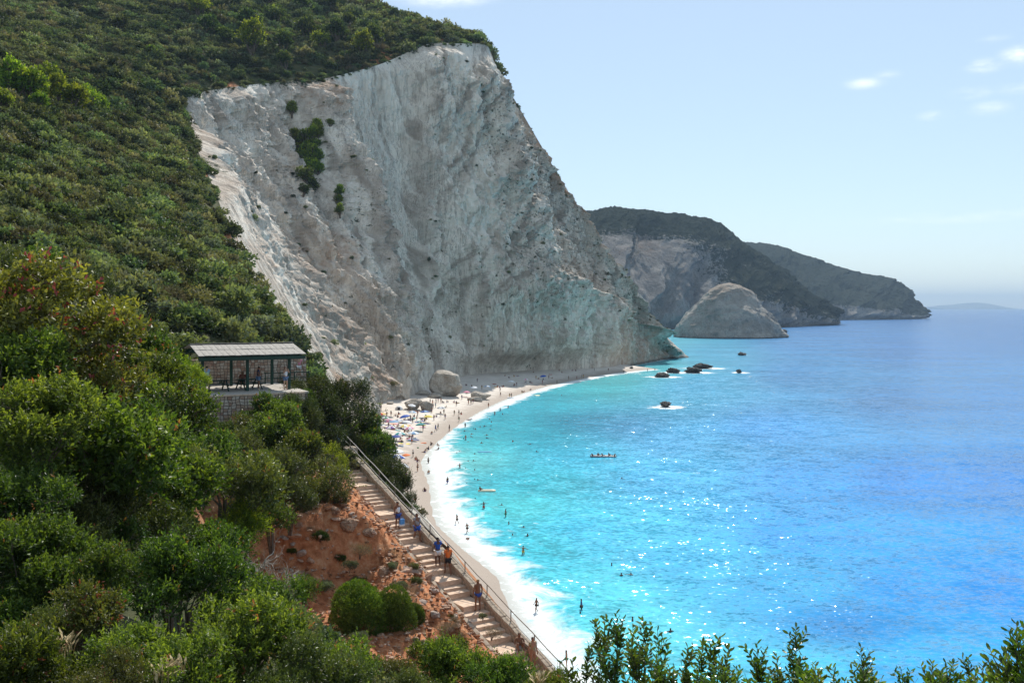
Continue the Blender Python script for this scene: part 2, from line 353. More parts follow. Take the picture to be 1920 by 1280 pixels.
M_CLIFF = rock_mat('limestone_cliff', (.58, .495, .41), (.85, .77, .66), (.28, .23, .185), ochre=(.40, .215, .115), veg=(.055, .068, .04), stretch=(1, 1, .16), scale=.10, bumpd=1.0, wet=True)
M_HEAD = rock_mat('far_headland_rock', (.20, .195, .19), (.31, .295, .275), (.08, .085, .09), ochre=(.25, .175, .13), veg=(.032, .043, .033), stretch=(1, 1, .5), scale=.03, bumpd=3.0, wet=False, spec=0.0)
M_BOULDER = rock_mat('pale_boulder_rock', (.40, .35, .29), (.56, .51, .44), (.2, .17, .14), stretch=(1, 1, .7), scale=.35, bumpd=.25)
M_SEAROCK = rock_mat('wet_sea_rock', (.07, .065, .06), (.13, .12, .11), (.03, .03, .028), stretch=(1, 1, .7), scale=.4, bumpd=.3)
M_EARTH = rock_mat('red_earth', (.30, .125, .06), (.42, .22, .12), (.13, .055, .03), stretch=(1, 1, .6), scale=.9, bumpd=.12)
def ground_mat():
    m, t = newmat('scrub_ground'); L = t.links.new
    o = N(t, 'ShaderNodeOutputMaterial'); b = N(t, 'ShaderNodeBsdfPrincipled'); b.inputs['Roughness'].default_value = .95; b.inputs['Specular IOR Level'].default_value = .1
    g = N(t, 'ShaderNodeNewGeometry'); n = N(t, 'ShaderNodeTexNoise', Scale=.35, Detail=9.0, Roughness=.68); L(g.outputs['Position'], n.inputs['Vector'])
    n2 = N(t, 'ShaderNodeTexNoise', Scale=2.2, Detail=8.0, Roughness=.7); L(g.outputs['Position'], n2.inputs['Vector'])
    r = N(t, 'ShaderNodeValToRGB'); L(n.outputs['Fac'], r.inputs['Fac']); e = r.color_ramp.elements
    e[0].position = .35; e[0].color = (.045, .055, .025, 1); e[1].position = .68; e[1].color = (.11, .09, .05, 1)
    q = e.new(.52); q.color = (.07, .075, .035, 1)
    at = N(t, 'ShaderNodeAttribute', _attribute_name='earth')
    r2 = N(t, 'ShaderNodeValToRGB'); L(n2.outputs['Fac'], r2.inputs['Fac']); e = r2.color_ramp.elements
    e[0].position = .3; e[0].color = (.22, .075, .035, 1); e[1].position = .72; e[1].color = (.60, .36, .21, 1); q = e.new(.5); q.color = (.46, .185, .085, 1)
    mx = N(t, 'ShaderNodeMix', _data_type='RGBA'); L(at.outputs['Fac'], mx.inputs['Factor']); L(r.outputs['Color'], mx.inputs['A']); L(r2.outputs['Color'], mx.inputs['B'])
    L(mx.outputs['Result'], b.inputs['Base Color'])
    bp = N(t, 'ShaderNodeBump', Strength=.9, Distance=.15); L(n2.outputs['Fac'], bp.inputs['Height']); L(bp.outputs[0], b.inputs['Normal'])
    L(b.outputs[0], o.inputs['Surface']); return m
M_GROUND = ground_mat()

# ---------------------------------------------------------------- hillside
NU, NV = 620, 230
cu = resample(CREST_ALL, 400)
def pair_curves(A, B, n, dens=None):
    """both curves sampled at the same row parameter; more samples near the camera"""
    A = np.asarray([tuple(p) for p in A], float); B = np.asarray([tuple(p) + ((0,) if len(p) == 2 else ()) for p in B], float)
    m = len(A); T = np.linspace(0, m - 1, 4000); Ac = catmull(A, 4000); Bc = catmull(B, 4000)
    d = np.hypot(Ac[:, 0], Ac[:, 1]); seg = np.concatenate([[0], np.cumsum(np.linalg.norm(np.diff(Ac[:, :2], axis=0), axis=1) / (8 + d[1:]))])
    t = np.linspace(0, seg[-1], n)
    return np.stack([np.interp(t, seg, Ac[:, k]) for k in range(3)], 1), np.stack([np.interp(t, seg, Bc[:, k]) for k in range(3)], 1), np.interp(t, seg, T)
A_, B_, T_ = pair_curves(CREST_ALL, INLAND_ALL, NU)
vv = np.linspace(0, 1, NV)**1.45
X = A_[:, None, 0] + (B_[:, None, 0] - A_[:, None, 0]) * vv; Y = A_[:, None, 1] + (B_[:, None, 1] - A_[:, None, 1]) * vv
Z = hz(X, Y)
# crest row follows the crest exactly; a small rolled lip
lip = np.exp(-(vv * 60)**2)[None, :]
Z = Z * (1 - lip) + A_[:, None, 2] * lip
# the pitted red scarp beside the stairs
earth = sstep(7.5, 4.0, np.hypot((X + 8.5) * .75, (Y - 51) * .55)) + sstep(5.5, 3, np.hypot((X + 2.5), (Y - 46) * .55)) + .8 * sstep(3, 1.2, np.hypot(X + 14.5, (Y - 66)))
earth = np.clip(earth + .55 * fbm(X / 2.5, Y / 2.5, 9, 3) * (earth > .02), 0, 1) * (Y > 36)
far_e = sstep(.35, .6, fbm(X / 14, Y / 14, 5, 3)) * np.exp(-(vv * 14)**2)[None, :] * (Y > 130)
Z += earth * (.50 * fbm(X / 1.6, Y / 1.6, 3.3, 4) + .22 * ridged(X / .7, Y / .7, 7, 3))
_la = (X + 16.25) * .885 + (Y - 70.0) * .466; _lb = -(X + 16.25) * .466 + (Y - 70.0) * .885
_tm = sstep(-10.8, -10.0, _la) * sstep(1.6, .8, _la) * sstep(-3.2, -2.6, _lb) * sstep(7.9, 7.4, _lb); Z = np.where(_tm > 0, Z * (1 - _tm) + np.minimum(Z, 25.4) * _tm, Z)
_rt, _rb = np.array([-11.6, 68.3]), np.array([2.6, 46.4]); _sl = np.linalg.norm(_rb - _rt); _d = (_rb - _rt) / _sl
ss_ = (X - _rt[0]) * _d[0] + (Y - _rt[1]) * _d[1]; oo_ = (X - _rt[0]) * _d[1] - (Y - _rt[1]) * _d[0]          # along, and inland of, the stair line
zs_ = 21.6 - 8.1 / _sl * ss_ - .55
_q = Y - (51.2 + (X + 12) * .5) + .8 * fbm(X / 2.5, Y / 2.5, 1.7, 3)
Z -= 1.9 * sstep(.45, -.45, _q) * sstep(-9, -2, _q) * sstep(-16, -13.5, X) * sstep(-6.2, -8.0, X) * (Y > 38)
Z += .5 * sstep(-.6, .5, _q) * sstep(3, .5, _q) * sstep(-16, -13.5, X) * sstep(-6.2, -8.0, X) * (Y > 38)
tr_ = sstep(-1.5, .3, ss_) * sstep(_sl + 5, _sl + 3, ss_) * sstep(-.6, -.2, oo_)
tz_ = tr_ * sstep(3.0, 1.7, oo_)
Z = np.where(tz_ > 0, np.minimum(Z, Z * (1 - tz_) + zs_ * tz_), Z)
hill = link('hillside', mesh_np('hillside', np.stack([X, Y, Z], -1).reshape(-1, 3), grid_faces(NU, NV), True,
            attrs={'earth': np.clip(earth + far_e, 0, 1).ravel()}), M_GROUND)
tag(hill, kind='structure')

# seaward slope below the near crest, down to the beach
SB = [(62, 60, -2), (45, 45, -2), (32, 40, -2), (24, 42, -2), (20, 46, -2), (17, 50, -2), (15, 54, -2), (12, 60, -1), (9, 68, -1), (6, 76, 0), (3, 84, .6), (1, 90, .9), (-.5, 96, 1.0), (-1.5, 100, 1.0), (-3, 106, 1.0), (-10, 130, 1.5)]
A2, B2, _ = pair_curves(CREST_NEAR, SB, 240); v2 = np.linspace(0, 1, 70)
gx = v2**.95
X2 = A2[:, None, 0] + (B2[:, None, 0] - A2[:, None, 0]) * gx; Y2 = A2[:, None, 1] + (B2[:, None, 1] - A2[:, None, 1]) * gx
Z2 = A2[:, None, 2] + (B2[:, None, 2] - A2[:, None, 2]) * (v2**.55)[None, :] - .02
en = (v2 * (1 - v2) * 4)[None, :]; nn = fbm(X2 / 6, Y2 / 6, Z2 / 6, 4) * 1.1 * en
Z2 = Z2 + nn * .6 - .4 * en
sl = link('seaward_slope', mesh_np('seaward_slope', np.stack([X2, Y2, Z2], -1).reshape(-1, 3), grid_faces(240, 70, True), True, attrs={'earth': np.full(240 * 70, .75)}), M_GROUND)
tag(sl, kind='structure')

# ---------------------------------------------------------------- the great cliff
NCU, NCV = 800, 400
TP, BP, TC = pair_curves(TOPC, BASE, NCU)
TP = catmull(TOPC, 4000); BP = catmull(BASE, 4000)
mid = (TP + BP) / 2; seg = np.concatenate([[0], np.cumsum(np.linalg.norm(np.diff(mid[:, :2], axis=0), axis=1))])
tt = np.linspace(0, seg[-1], NCU); TP = np.stack([np.interp(tt, seg, TP[:, k]) for k in range(3)], 1); BP = np.stack([np.interp(tt, seg, BP[:, k]) for k in range(3)], 1)
UC = np.interp(tt, seg, np.linspace(0, len(TOPC) - 1, 4000))       # column number in the TOPC list
vc = np.linspace(0, 1, NCV)
U, V_ = np.meshgrid(UC, vc, indexing='ij')
# profile: ledge above a near-vertical foot from column 12 on
vl = np.interp(UC, [0, 9, 11, 12, 13, 15, 18, 21], [.8, .82, .62, .64, .72, .72, .70, .7])[:, None]
gl = np.interp(UC, [0, 9, 11, 12, 13, 15, 18, 21], [.82, .84, .70, .66, .62, .62, .66, .8])[:, None]
wl = np.interp(UC, [0, 9, 11, 12.5, 14, 21], [0, 0, .3, .8, 1, .9])[:, None]
g1 = gl * (V_ / vl)**1.12; e1 = vl + .045
g2 = gl + (.95 - gl) * (V_ - vl) / .045; g3 = .95 + .05 * (V_ - e1) / (1 - e1)
gled = np.where(V_ < vl, g1, np.where(V_ < e1, g2, g3))
gpl = V_**1.12
g_ = gpl * (1 - wl) + gled * wl
P = np.empty((NCU, NCV, 3))
P[..., :2] = TP[:, None, :2] + (BP[:, None, :2] - TP[:, None, :2]) * g_[..., None]
P[..., 2] = TP[:, None, 2] + (BP[:, None, 2] - TP[:, None, 2]) * V_
strike = np.gradient(mid := (TP + BP)[:, :2] / 2, axis=0)
kern = np.ones(61) / 61
strike = np.stack([np.convolve(np.pad(strike[:, k], 30, mode='edge'), kern, 'valid') for k in range(2)], 1)
strike /= np.linalg.norm(strike, axis=1)[:, None]; nrm = np.stack([strike[:, 1], -strike[:, 0]], 1)     # points seaward
S = np.broadcast_to(tt[:, None], U.shape); hgt = P[..., 2]
bnd = 10.6 - 1.75 * V_ + .12 * fbm(V_ * 9, U * 0, 3.0, 3)
smoothw = sstep(8.1, 8.7, U) * sstep(.12, -.12, U - bnd) * sstep(.80, .62, V_)
edge = sstep(0, .05, V_) * (.35 + .65 * sstep(1, .93, V_)) * sstep(21.6, 19.5, U)
wob = 9 * fbm(S / 60, V_ * 1.5, 6.1, 2)          # flutes wander a little
D = 10 * fbm(S / 85, V_ * .8, 1.3, 2) + 3.5 * fbm(S / 30, hgt / 34, 5.3, 2)
left = sstep(10.2, 8.5, U); D = D * .85
D += 4.6 * ridged((S + wob) / 26, V_ * .8, 3.7, 2) * (1 - .5 * smoothw)
D += 2.4 * ridged((S + wob * .7) / 10, V_ * 1.6, 8.7, 3, .55) * (1 - .45 * smoothw)
D += 1.25 * ridged((S + wob * .5) / 3.1, V_ * 4.5, 4.7, 3, .6) * (1 - .3 * sstep(11, 12.5, U))
diag = S - hgt * .9 + 6 * fbm(S / 30, hgt / 30, 8.8, 2)
D += 5.6 * ridged(diag / 46, hgt / 60, 2.7, 3, .55) * sstep(10.2, 12.2, U)
D += 3.4 * np.abs(fbm(P[..., 0] / 11 + hgt / 16, P[..., 1] / 11, hgt / 9, 4, .6)) * sstep(10.6, 12.2, U)
step_ = (hgt - .55 * S + 8 * fbm(S / 40, hgt / 40, 1.9, 2)) / 13.0
D += 1.3 * (np.abs((step_ % 1) - .5) * 2)**.6 * sstep(11, 12.5, U) * sstep(.95, .7, V_)
D += 2.6 * ridged(P[..., 0] / 20 + hgt / 60, P[..., 1] / 20, hgt / 38, 5, .6) * (1 - .85 * smoothw)
D += 2.0 * fbm(P[..., 0] / 5, P[..., 1] / 5, hgt / 9.0, 4, .68) * (1 - .6 * smoothw)
D += .5 * fbm(P[..., 0] / 1.7, P[..., 1] / 1.7, hgt / 3.0, 2, .6)
lowsm = sstep(.72, .85, V_) * sstep(7, 9, U)
D *= 1 - .35 * lowsm
# strong features: gully with the tree clump, two narrow clefts at the foot, spur left of the gully, bulging foot
D += 4.5 * sstep(-.1, .16, U - bnd) * sstep(.85, .6, V_) * sstep(13.5, 11, U)
D -= 9 * np.exp(-((U - 7.6 + 1.1 * V_) / .22)**2) * sstep(.0, .2, V_) * sstep(.75, .5, V_)
D += 7 * np.exp(-((U - 7.0 - .1 * V_) / .25)**2) * sstep(.05, .3, V_) * sstep(.95, .6, V_)
D += 6 * np.exp(-((U - 8.15 - .1 * V_) / .22)**2) * sstep(.1, .35, V_) * sstep(.98, .7, V_)
D -= 10 * np.exp(-((U - 11.65 - 3.6 * (1 - V_)) / .12)**2) * sstep(.82, .92, V_)
D -= 8 * np.exp(-((U - 9.02 + .4 * (1 - V_)) / .09)**2) * sstep(.80, .9, V_)
D -= 4 * np.exp(-((U - 8.3 - .8 * (1 - V_)) / .05)**2) * sstep(.55, .7, V_)
D -= 3.5 * np.exp(-((U - 7.1 - .5 * (1 - V_)) / .06)**2) * sstep(.6, .75, V_)
D -= 3 * np.exp(-((U - 13.4 + 2.6 * (1 - V_)) / .1)**2) * sstep(.8, .92, V_)
D += 9 * sstep(.55, .85, V_) * np.exp(-((U - 11.2) / .9)**2) + 5 * sstep(.7, .9, V_) * np.exp(-((U - 13.8) / .9)**2)
D -= 2.5 + 8.0 * sstep(12.0, 13.6, U); edge = edge * (1 - sstep(10.8, 12.2, U) * (1 - sstep(0, .16, V_))); edge = edge * (1 - sstep(13, 14.5, U) * (1 - sstep(.0, .22, V_)) * .8)
foot = sstep(.9, 1, V_); D = D * edge * (1 - .6 * foot) * sstep(2.4, 4.8, U) - 2.0 * foot * (1 - sstep(14.6, 15.4, U)) * 0
P[..., :2] += D[..., None] * nrm[:, None, :]
P[..., 2] += .5 * fbm(P[..., 0] / 4, P[..., 1] / 4, hgt / 4, 3) * edge
P[:, -1, 2] -= 2.5
och = .5 * np.exp(-((U - 8.1) / .9)**2) * sstep(.22, .0, V_) + .45 * sstep(14.2, 15.2, U) * sstep(.5, .0, V_) + .42 * sstep(.3, .0, V_) * np.exp(-((U - 16) / 2)**2)
och += (.16 + .3 * fbm(S / 14, hgt / 10, 2.2, 3)) * sstep(5.6, 4.6, U) + .5 * np.exp(-((U - 6.0) / .5)**2) * sstep(.35, .5, V_) * sstep(.8, .6, V_) + .15 * sstep(.6, 1, V_) + .30 * sstep(.35, .7, V_) * sstep(12, 14.5, U)  # low right: ochre added to the colour to cancel teal sea bounce
och += .45 * np.exp(-((U - 7.0) / .45)**2 - ((V_ - .58) / .1)**2)
vegm = .42 * sstep(10.6, 12, U) * sstep(.02, .2, V_) * sstep(.84, .6, V_) + .26 * sstep(9, 11, U) * sstep(.5, .7, V_) * sstep(.98, .8, V_) + .2 * np.exp(-((U - 9.3) / .9)**2) * sstep(.45, .6, V_) + .26 * np.exp(-((U - 15) / 1.6)**2 - ((V_ - .68) / .06)**2)
vegm += .10 * np.exp(-((U - 12.2) / 1.2)**2 - ((V_ - .5) / .3)**2) + .25 * np.exp(-((U - 8) / .9)**2 - ((V_ - .3) / .35)**2) + .26 * np.exp(-((U - 6.6) / .9)**2) * sstep(.05, .3, V_)
vegm += .38 * sstep(.05, .0, V_) * sstep(15, 13, U) + .35 * sstep(14, 15, U) * sstep(.12, 0, V_) - .35 * smoothw
vegm += .55 * np.exp(-((U - 11.65 - 3.6 * (1 - V_)) / .10)**2) * sstep(.84, .92, V_) + .4 * np.exp(-((U - 9.02 + .4 * (1 - V_)) / .07)**2) * sstep(.8, .9, V_)  # dark streak down both clefts: growth, and painted shade to deepen them
vegm += .22 * fbm(S / 22, hgt / 22, 4.4, 3) + .14 * fbm(S / 6, hgt / 9, 7.4, 2)
vegm = np.where(V_ > .06, np.minimum(vegm, .40), vegm) + (.12 + .2 * fbm(S / 9, hgt / 9, 6.2, 3)) * sstep(5.6, 4.6, U)
dg_ = S - hgt * .95 + 5 * fbm(S / 25, hgt / 25, 3.3, 3); rgt = sstep(-.1, .25, U - bnd) * sstep(.92, .7, V_)
stk = rgt * (fbm(dg_ / 5.5, hgt / 55, 1.2, 5, .68) * 1.25) + (1 - rgt) * fbm((S + wob * .6) / 4.5, hgt / 40, 9.9, 5, .68)  # light and shade of the diagonal ribs put into the colour as streaks
stk = stk - .40 * sstep(5.8, 4.9, U)
stk = stk * (1 - .5 * lowsm) + .45 * lowsm * fbm(S / 12 + hgt / 20, (hgt + .15 * S) / 1.6, 2.9, 4, .6) - .35 * np.exp(-((U - bnd) / .14)**2) * sstep(.0, .1, V_) * sstep(.8, .6, V_)
cliff = link('cliff', mesh_np('cliff', P.reshape(-1, 3), grid_faces(NCU, NCV, True), False, attrs={'ochre': och.ravel(), 'veg': vegm.ravel(), 'pale': (smoothw * .55).ravel(), 'streak': stk.ravel()}), M_CLIFF)
tag(cliff, kind='structure')
CL = dict(P=P, U=UC, v=vc)
def cliff_pt(u, v):
    i = int(np.argmin(np.abs(UC - u))); j = int(np.clip(round(v * (NCV - 1)), 0, NCV - 1)); return P[i, j]
# far side of the ridge, so the cape is a solid body
rg = np.array([tuple(RIM[-1])] + [tuple(p) for p in RIDGE]); rb = np.array([(60, 640, -2), (75, 650, -2), (90, 650, -2), (100, 650, -2), (106, 648, -2), (112, 645, -2), (116, 640, -2), (118, 632, -2), (116, 618, -2)], float)
i0 = int(np.argmin(np.abs(UC - 13.0))); ridge_row = P[i0:, 0]; n5 = len(ridge_row); rbs = catmull(rb, n5)
vb = np.linspace(0, 1, 40)
Xb = ridge_row[:, None] + (rbs[:, None] - ridge_row[:, None]) * vb[None, :, None]
Xb[..., 0] += 4 * fbm(Xb[..., 1] / 15, Xb[..., 2] / 12, 1, 4) * np.sin(np.pi * vb)[None] - .0
cb = link('cape_far_side', mesh_np('cape_far_side', Xb.reshape(-1, 3), grid_faces(n5, 40), False, attrs={'ochre': np.full(n5 * 40, .3), 'veg': np.full(n5 * 40, .25)}), M_CLIFF)
tag(cb, kind='structure')

# ---------------------------------------------------------------- far headlands and the islet
def headland(name, crest, base, back, seed, n=260, nv=110, amp=14, veg=None):
    cr = catmull(crest, n); ba = catmull(base, n); bk = catmull(back, n)
    v = np.linspace(0, 1, nv)
    U3, V3 = np.meshgrid(np.linspace(0, 1, n), v, indexing='ij')
    Pq = np.empty((n, nv, 3)); g = V3**1.0
    steep = sstep(.5, 1, V3)
    Pq[..., :2] = cr[:, None, :2] + (ba[:, None, :2] - cr[:, None, :2]) * (1 - (1 - g)**1.35)[..., None]
    Pq[..., 2] = cr[:, None, 2] + (ba[:, None, 2] - cr[:, None, 2]) * (V3**1.25)
    st = np.gradient(ba[:, :2], axis=0); st /= np.linalg.norm(st, axis=1)[:, None]; nr = np.stack([st[:, 1], -st[:, 0]], 1)
    s = np.cumsum(np.concatenate([[0], np.linalg.norm(np.diff(ba[:, :2], axis=0), axis=1)]))[:, None]
    sh = np.minimum(1, (ba[:, 1] / 1500))[:, None]
    D = amp * (ridged(s / 130 + V3 * .8, V3 * 1.2, seed, 4, .55) + .6 * fbm(s / 60, V3 * 3, seed + 2, 4, .6)) * sstep(0, .12, V3) * sstep(1.02, .9, V3) * sstep(1, .9, U3)
    Pq[..., :2] += D[..., None] * nr[:, None]
    Pq[..., 2] += amp * .12 * fbm(s / 25, V3 * 8, seed + 5, 3, .6) * sstep(1, .97, V3)
    Pq[:, -1, 2] = -3
    bq = cr[:, None] + (bk[:, None] - cr[:, None]) * np.linspace(0, 1, 24)[None, 1:, None]
    bq[..., 2] -= 0
    vgm = veg(U3, V3, s) > .55
    Pq[..., 2] += vgm * (2.2 * np.abs(fbm(Pq[..., 0] / 14, Pq[..., 1] / 14, seed, 3, .6)) * 1.6 + 1.8 * np.random.RandomState(3).rand(n, nv)) * (V3 < .97)
    full = np.concatenate([bq[:, ::-1], Pq], 1); nv2 = full.shape[1]
    vg = veg(U3, V3, s) + .20 * fbm(s / 90, V3 * 4, seed + 9, 4, .6); vg = np.concatenate([np.full((n, 23), .6), vg], 1)
    oc = np.concatenate([np.zeros((n, 23)), .30 * fbm(s / 70, V3 * 5, seed + 4, 3) + .15 * sstep(.2, .4, V3)], 1)
    me = mesh_np(name, full.reshape(-1, 3), grid_faces(n, nv2, True), False, attrs={'veg': vg.ravel(), 'ochre': oc.ravel()})
    return link(name, me, M_HEAD)
crest1 = [W(1040, 385, 1750), W(1095, 397, 1700), W(1150, 391, 1700), W(1210, 397, 1720), W(1290, 405, 1760), W(1350, 422, 1800), W(1400, 462, 1840), W(1450, 500, 1860), W(1505, 548, 1880), W(1545, 578, 1890), W(1570, 603, 1900)]
base1 = [G(1010, 625), G(1080, 624), G(1150, 621), G(1225, 618), G(1290, 617), G(1350, 616), G(1410, 615), G(1460, 613.5), G(1510, 611.5), G(1548, 609.5), G(1572, 608)]
back1 = [(p[0] + 120, p[1] + 500, -3) for p in crest1]
h1 = headland('headland', crest1, base1, back1, 3.3, 380, 150, 17, lambda U, V, s: .9 * sstep(.42, .2, V) + .55 * sstep(.36, .60, U) * sstep(.92, .70, V) + .1 * sstep(.3, .6, U) + .3 * sstep(.85, .4, V) + .10)
tag(h1, kind='structure')
crest2 = [W(1340, 452, 3000), W(1400, 455, 3000), W(1450, 460, 3000), W(1500, 477, 3000), W(1560, 497, 3000), W(1610, 512, 3000), W(1655, 521, 3000), W(1685, 537, 2980), W(1708, 558, 2960), W(1722, 578, 2940), W(1728, 594, 2920)]
base2 = [G(1400, 601.5), G(1440, 601), G(1490, 600.5), G(1540, 600.3), G(1580, 600), G(1620, 599.6), G(1655, 599), G(1680, 598.6), G(1700, 598.3), G(1716, 598), G(1728, 597.6)]
back2 = [(p[0] + 100, p[1] + 700, -3) for p in crest2]
h2 = headland('headland', crest2, base2, back2, 8.3, 260, 100, 22, lambda U, V, s: 1.1 * sstep(.93, .76, V))
tag(h2, kind='structure')
# faint island on the horizon
fi = [W(1738, 576, 24000), W(1760, 572.5, 24000), W(1785, 571, 24000), W(1820, 567.5, 24000), W(1845, 568.5, 24000), W(1862, 573, 24000), W(1872, 576.3, 24000)]
h3 = headland('far_island', fi, [(p[0], 23000, 0) for p in fi], [(p[0], 25500, -3) for p in fi], 5.5, 60, 20, 25, lambda U, V, s: .5 * np.ones_like(V))
tag(h3, kind='structure')
# dome-shaped islet
def rock_lathe(name, sil, depth, depth_r, seed, nA=140, nR=80, amp=2.0, mat=None, z0=0.0):
    """rock from a left and a right profile: at every level an oval ring between them, broken up by noise"""
    d = depth; L_, R_, = sil
    zt = max(p[1] for p in L_); lv = np.linspace(0, 1, nR)
    zs = H + (HOR - np.interp(lv, np.linspace(0, 1, 2), [1, 0])) * 0
    yb = L_[0][1]; yt = min(L_[-1][1], R_[-1][1]); ys = yb + (yt - yb) * (1 - (1 - lv)**1.6)
    la = np.array(L_, float); ra = np.array(R_, float)
    lx = np.interp(-ys, -la[:, 1], la[:, 0]); rx = np.interp(-ys, -ra[:, 1], ra[:, 0])
    k = d / FPX; cx = ((lx + rx) / 2 - 960) * k; hw = np.maximum(.02, (rx - lx) / 2 * k); z = H + (HOR - ys) * k
    a = np.linspace(0, 2 * np.pi, nA, endpoint=False)
    dr = depth_r * hw / hw.max()
    Xr = cx[:, None] + hw[:, None] * np.cos(a); Yr = d + depth_r * 0 + dr[:, None] * np.sin(a); Zr = np.repeat(z[:, None], nA, 1)
    nz = fbm(Xr / (hw.max() * .45), Yr / (hw.max() * .45), Zr / (hw.max() * .45) + seed, 5, .55) * amp + .5 * amp * ridged(Xr / (hw.max() * .3), Yr / (hw.max() * .3), Zr / (hw.max() * .9) + seed, 3)
    fr = np.minimum(1, hw / (hw.max() * .3))[:, None]
    Xr = Xr + nz * np.cos(a) * fr; Yr = Yr + nz * np.sin(a) * fr
    Zr[0] -= 1.2
    V = np.stack([Xr, Yr, Zr], -1).reshape(-1, 3); V = np.concatenate([V, [[cx[-1], d, z[-1] + .1 * hw.max() * .05]]])
    i = np.arange(nR - 1)[:, None] * nA; j = np.arange(nA)[None]; j2 = (j + 1) % nA
    F = np.stack([i + j, i + j2, i + nA + j2, i + nA + j], -1).reshape(-1, 4)
    top = np.stack([(nR - 1) * nA + np.arange(nA), (nR - 1) * nA + (np.arange(nA) + 1) % nA, np.full(nA, len(V) - 1), np.full(nA, len(V) - 1)], 1)
    bmm = mesh_np(name, V, F, False, attrs={'ochre': sstep(.45, .95, (V[:, 2] - z[0]) / (z[-1] - z[0])) * .5, 'veg': np.full(len(V), .12) + .2 * (np.random.rand(len(V)) > 2)})
    return bmm
ISL = ([(1268, 633), (1270, 622), (1274, 609), (1285, 594), (1300, 578), (1318, 560), (1333, 546), (1350, 534), (1366, 530)],
       [(1470, 629), (1462, 622), (1458, 612), (1450, 600), (1440, 588), (1425, 572), (1412, 556), (1398, 542), (1384, 534), (1368, 530)])
isl = rock_lathe('rock_islet', ISL, 1050, 52, 4.0, 260, 150, 4.2)
M_ISL = rock_mat('islet_rock', (.33, .30, .26), (.45, .42, .37), (.17, .15, .13), ochre=(.33, .24, .17), veg=(.09, .085, .06), stretch=(1, 1, .8), scale=.09, bumpd=2.0, wet=True)
o = link('rock_islet', isl, M_ISL); tag(o, 'tall dome-shaped bare rock islet standing in the sea before the headland', 'rock islet')

# ---------------------------------------------------------------- sea
def axis(fine0, fine1, step, lo, hi, k=1.12):
    a = list(np.arange(fine0, fine1 + step, step)); s = step; x = a[-1]
    while x < hi: s *= k; x += s; a.append(x)
    s = step; x = a[0]; b = []
    while x > lo: s *= k; x -= s; b.append(x)
    return np.array(b[::-1] + a)
xs = axis(-50, 130, 1.5, -26000, 26000); ys = axis(70, 520, 2.0, -60, 27000)
XX, YY = np.meshgrid(xs, ys, indexing='ij')
sd1 = shore_d(XX, YY); so = shore_d(XX, YY, OUTER_S)
# seen tone of the water in the bay, light and reflection included (shallow sand turquoise, deep blue, darker teal patch)
TONES = [((870, 860), (150, 220, 228)), ((900, 830), (96, 206, 224)), ((960, 800), (86, 202, 228)), ((1050, 760), (84, 190, 216)), ((1100, 725), (86, 196, 212)), ((1130, 705), (100, 196, 205)), ((1000, 900), (84, 205, 232)),
         ((950, 950), (110, 215, 230)), ((1000, 1020), (95, 212, 238)), ((1080, 1100), (105, 216, 240)), ((1150, 1200), (118, 218, 238)), ((1250, 1250), (105, 212, 240)), ((1120, 1000), (85, 200, 246)),
         ((1300, 1050), (78, 190, 246)), ((1250, 900), (84, 188, 248)), ((1100, 850), (82, 196, 238)), ((1090, 790), (58, 150, 192)), ((1180, 800), (66, 150, 205)), ((1020, 820), (66, 176, 206)), ((1250, 830), (90, 180, 240)), ((1300, 720), (88, 175, 225)),
         ((1230, 690), (112, 200, 215)), ((1250, 640), (110, 195, 220)), ((1330, 660), (90, 175, 220)), ((1500, 640), (75, 138, 205)), ((1500, 700), (70, 140, 205)), ((1450, 800), (72, 158, 232)),
         ((1500, 900), (66, 160, 240)), ((1500, 1000), (58, 158, 240)), ((1500, 1100), (72, 176, 242)), ((1500, 1250), (95, 195, 242)), ((1700, 1250), (70, 172, 240)), ((1700, 1100), (50, 152, 236)), ((1600, 1170), (48, 140, 215)), ((1900, 1100), (48, 142, 230)),
         ((1700, 900), (60, 140, 226)), ((1900, 900), (60, 132, 215)), ((1700, 750), (70, 128, 195)), ((1900, 750), (70, 130, 200)), ((1700, 650), (64, 118, 190)), ((1900, 620), (58, 110, 180)), ((1800, 590), (52, 100, 168)), ((1550, 618), (66, 125, 195))]
def lin(c): c = np.asarray(c, float) / 255; return np.where(c < .04045, c / 12.92, ((c + .055) / 1.055)**2.4)
tp = np.array([G(*t[0])[:2] for t in TONES]); tcv = np.array([lin(t[1]) for t in TONES])
def key(x, y): y = np.maximum(y, 30); return x / y * 1.0, 2.0 * 1 / (1 + 0 * y) * (30 / y) * 1.6
ka, kb = key(tp[:, 0], tp[:, 1]); va, vb_ = key(XX, YY)
num = 0; den = 0
for i in range(len(tp)):
    w_ = 1 / (((va - ka[i])**2 + (vb_ - kb[i])**2) + .0009)**1.7; num = num + w_[..., None] * tcv[i]; den = den + w_
wc = num / den[..., None]
wash = np.clip(sd1 / np.maximum(.01, sd1 - np.minimum(so, 0) * 1.0), 0, 1)        # 0 at the sand, 1 at the outer edge of the foam
foam = np.zeros_like(XX)
ROCKS = [(1228, 1258, 706, 699, 3.0), (1250, 1277, 698, 690, 3.0), (1284, 1319, 698, 689, 4.0), (1299, 1340, 690, 682, 4.0), (1386, 1403, 665, 660, 4.0), (1381, 1392, 698, 693, 2.0), (1238, 1261, 762, 754, 2.4), (1180, 1189, 692, 688, 2.0)]
for (x0, x1, y0, y1, _) in ROCKS[:-1]:
    c = G((x0 + x1) / 2, y0); hw = (x1 - x0) / FPX * c[1] / 2
    foam = np.maximum(foam, .95 * np.exp(-(((XX - c[0]) / (hw * 2.0 + 2.5))**2 + ((YY - c[1] + 2) / (hw * .8 + 6))**2)))
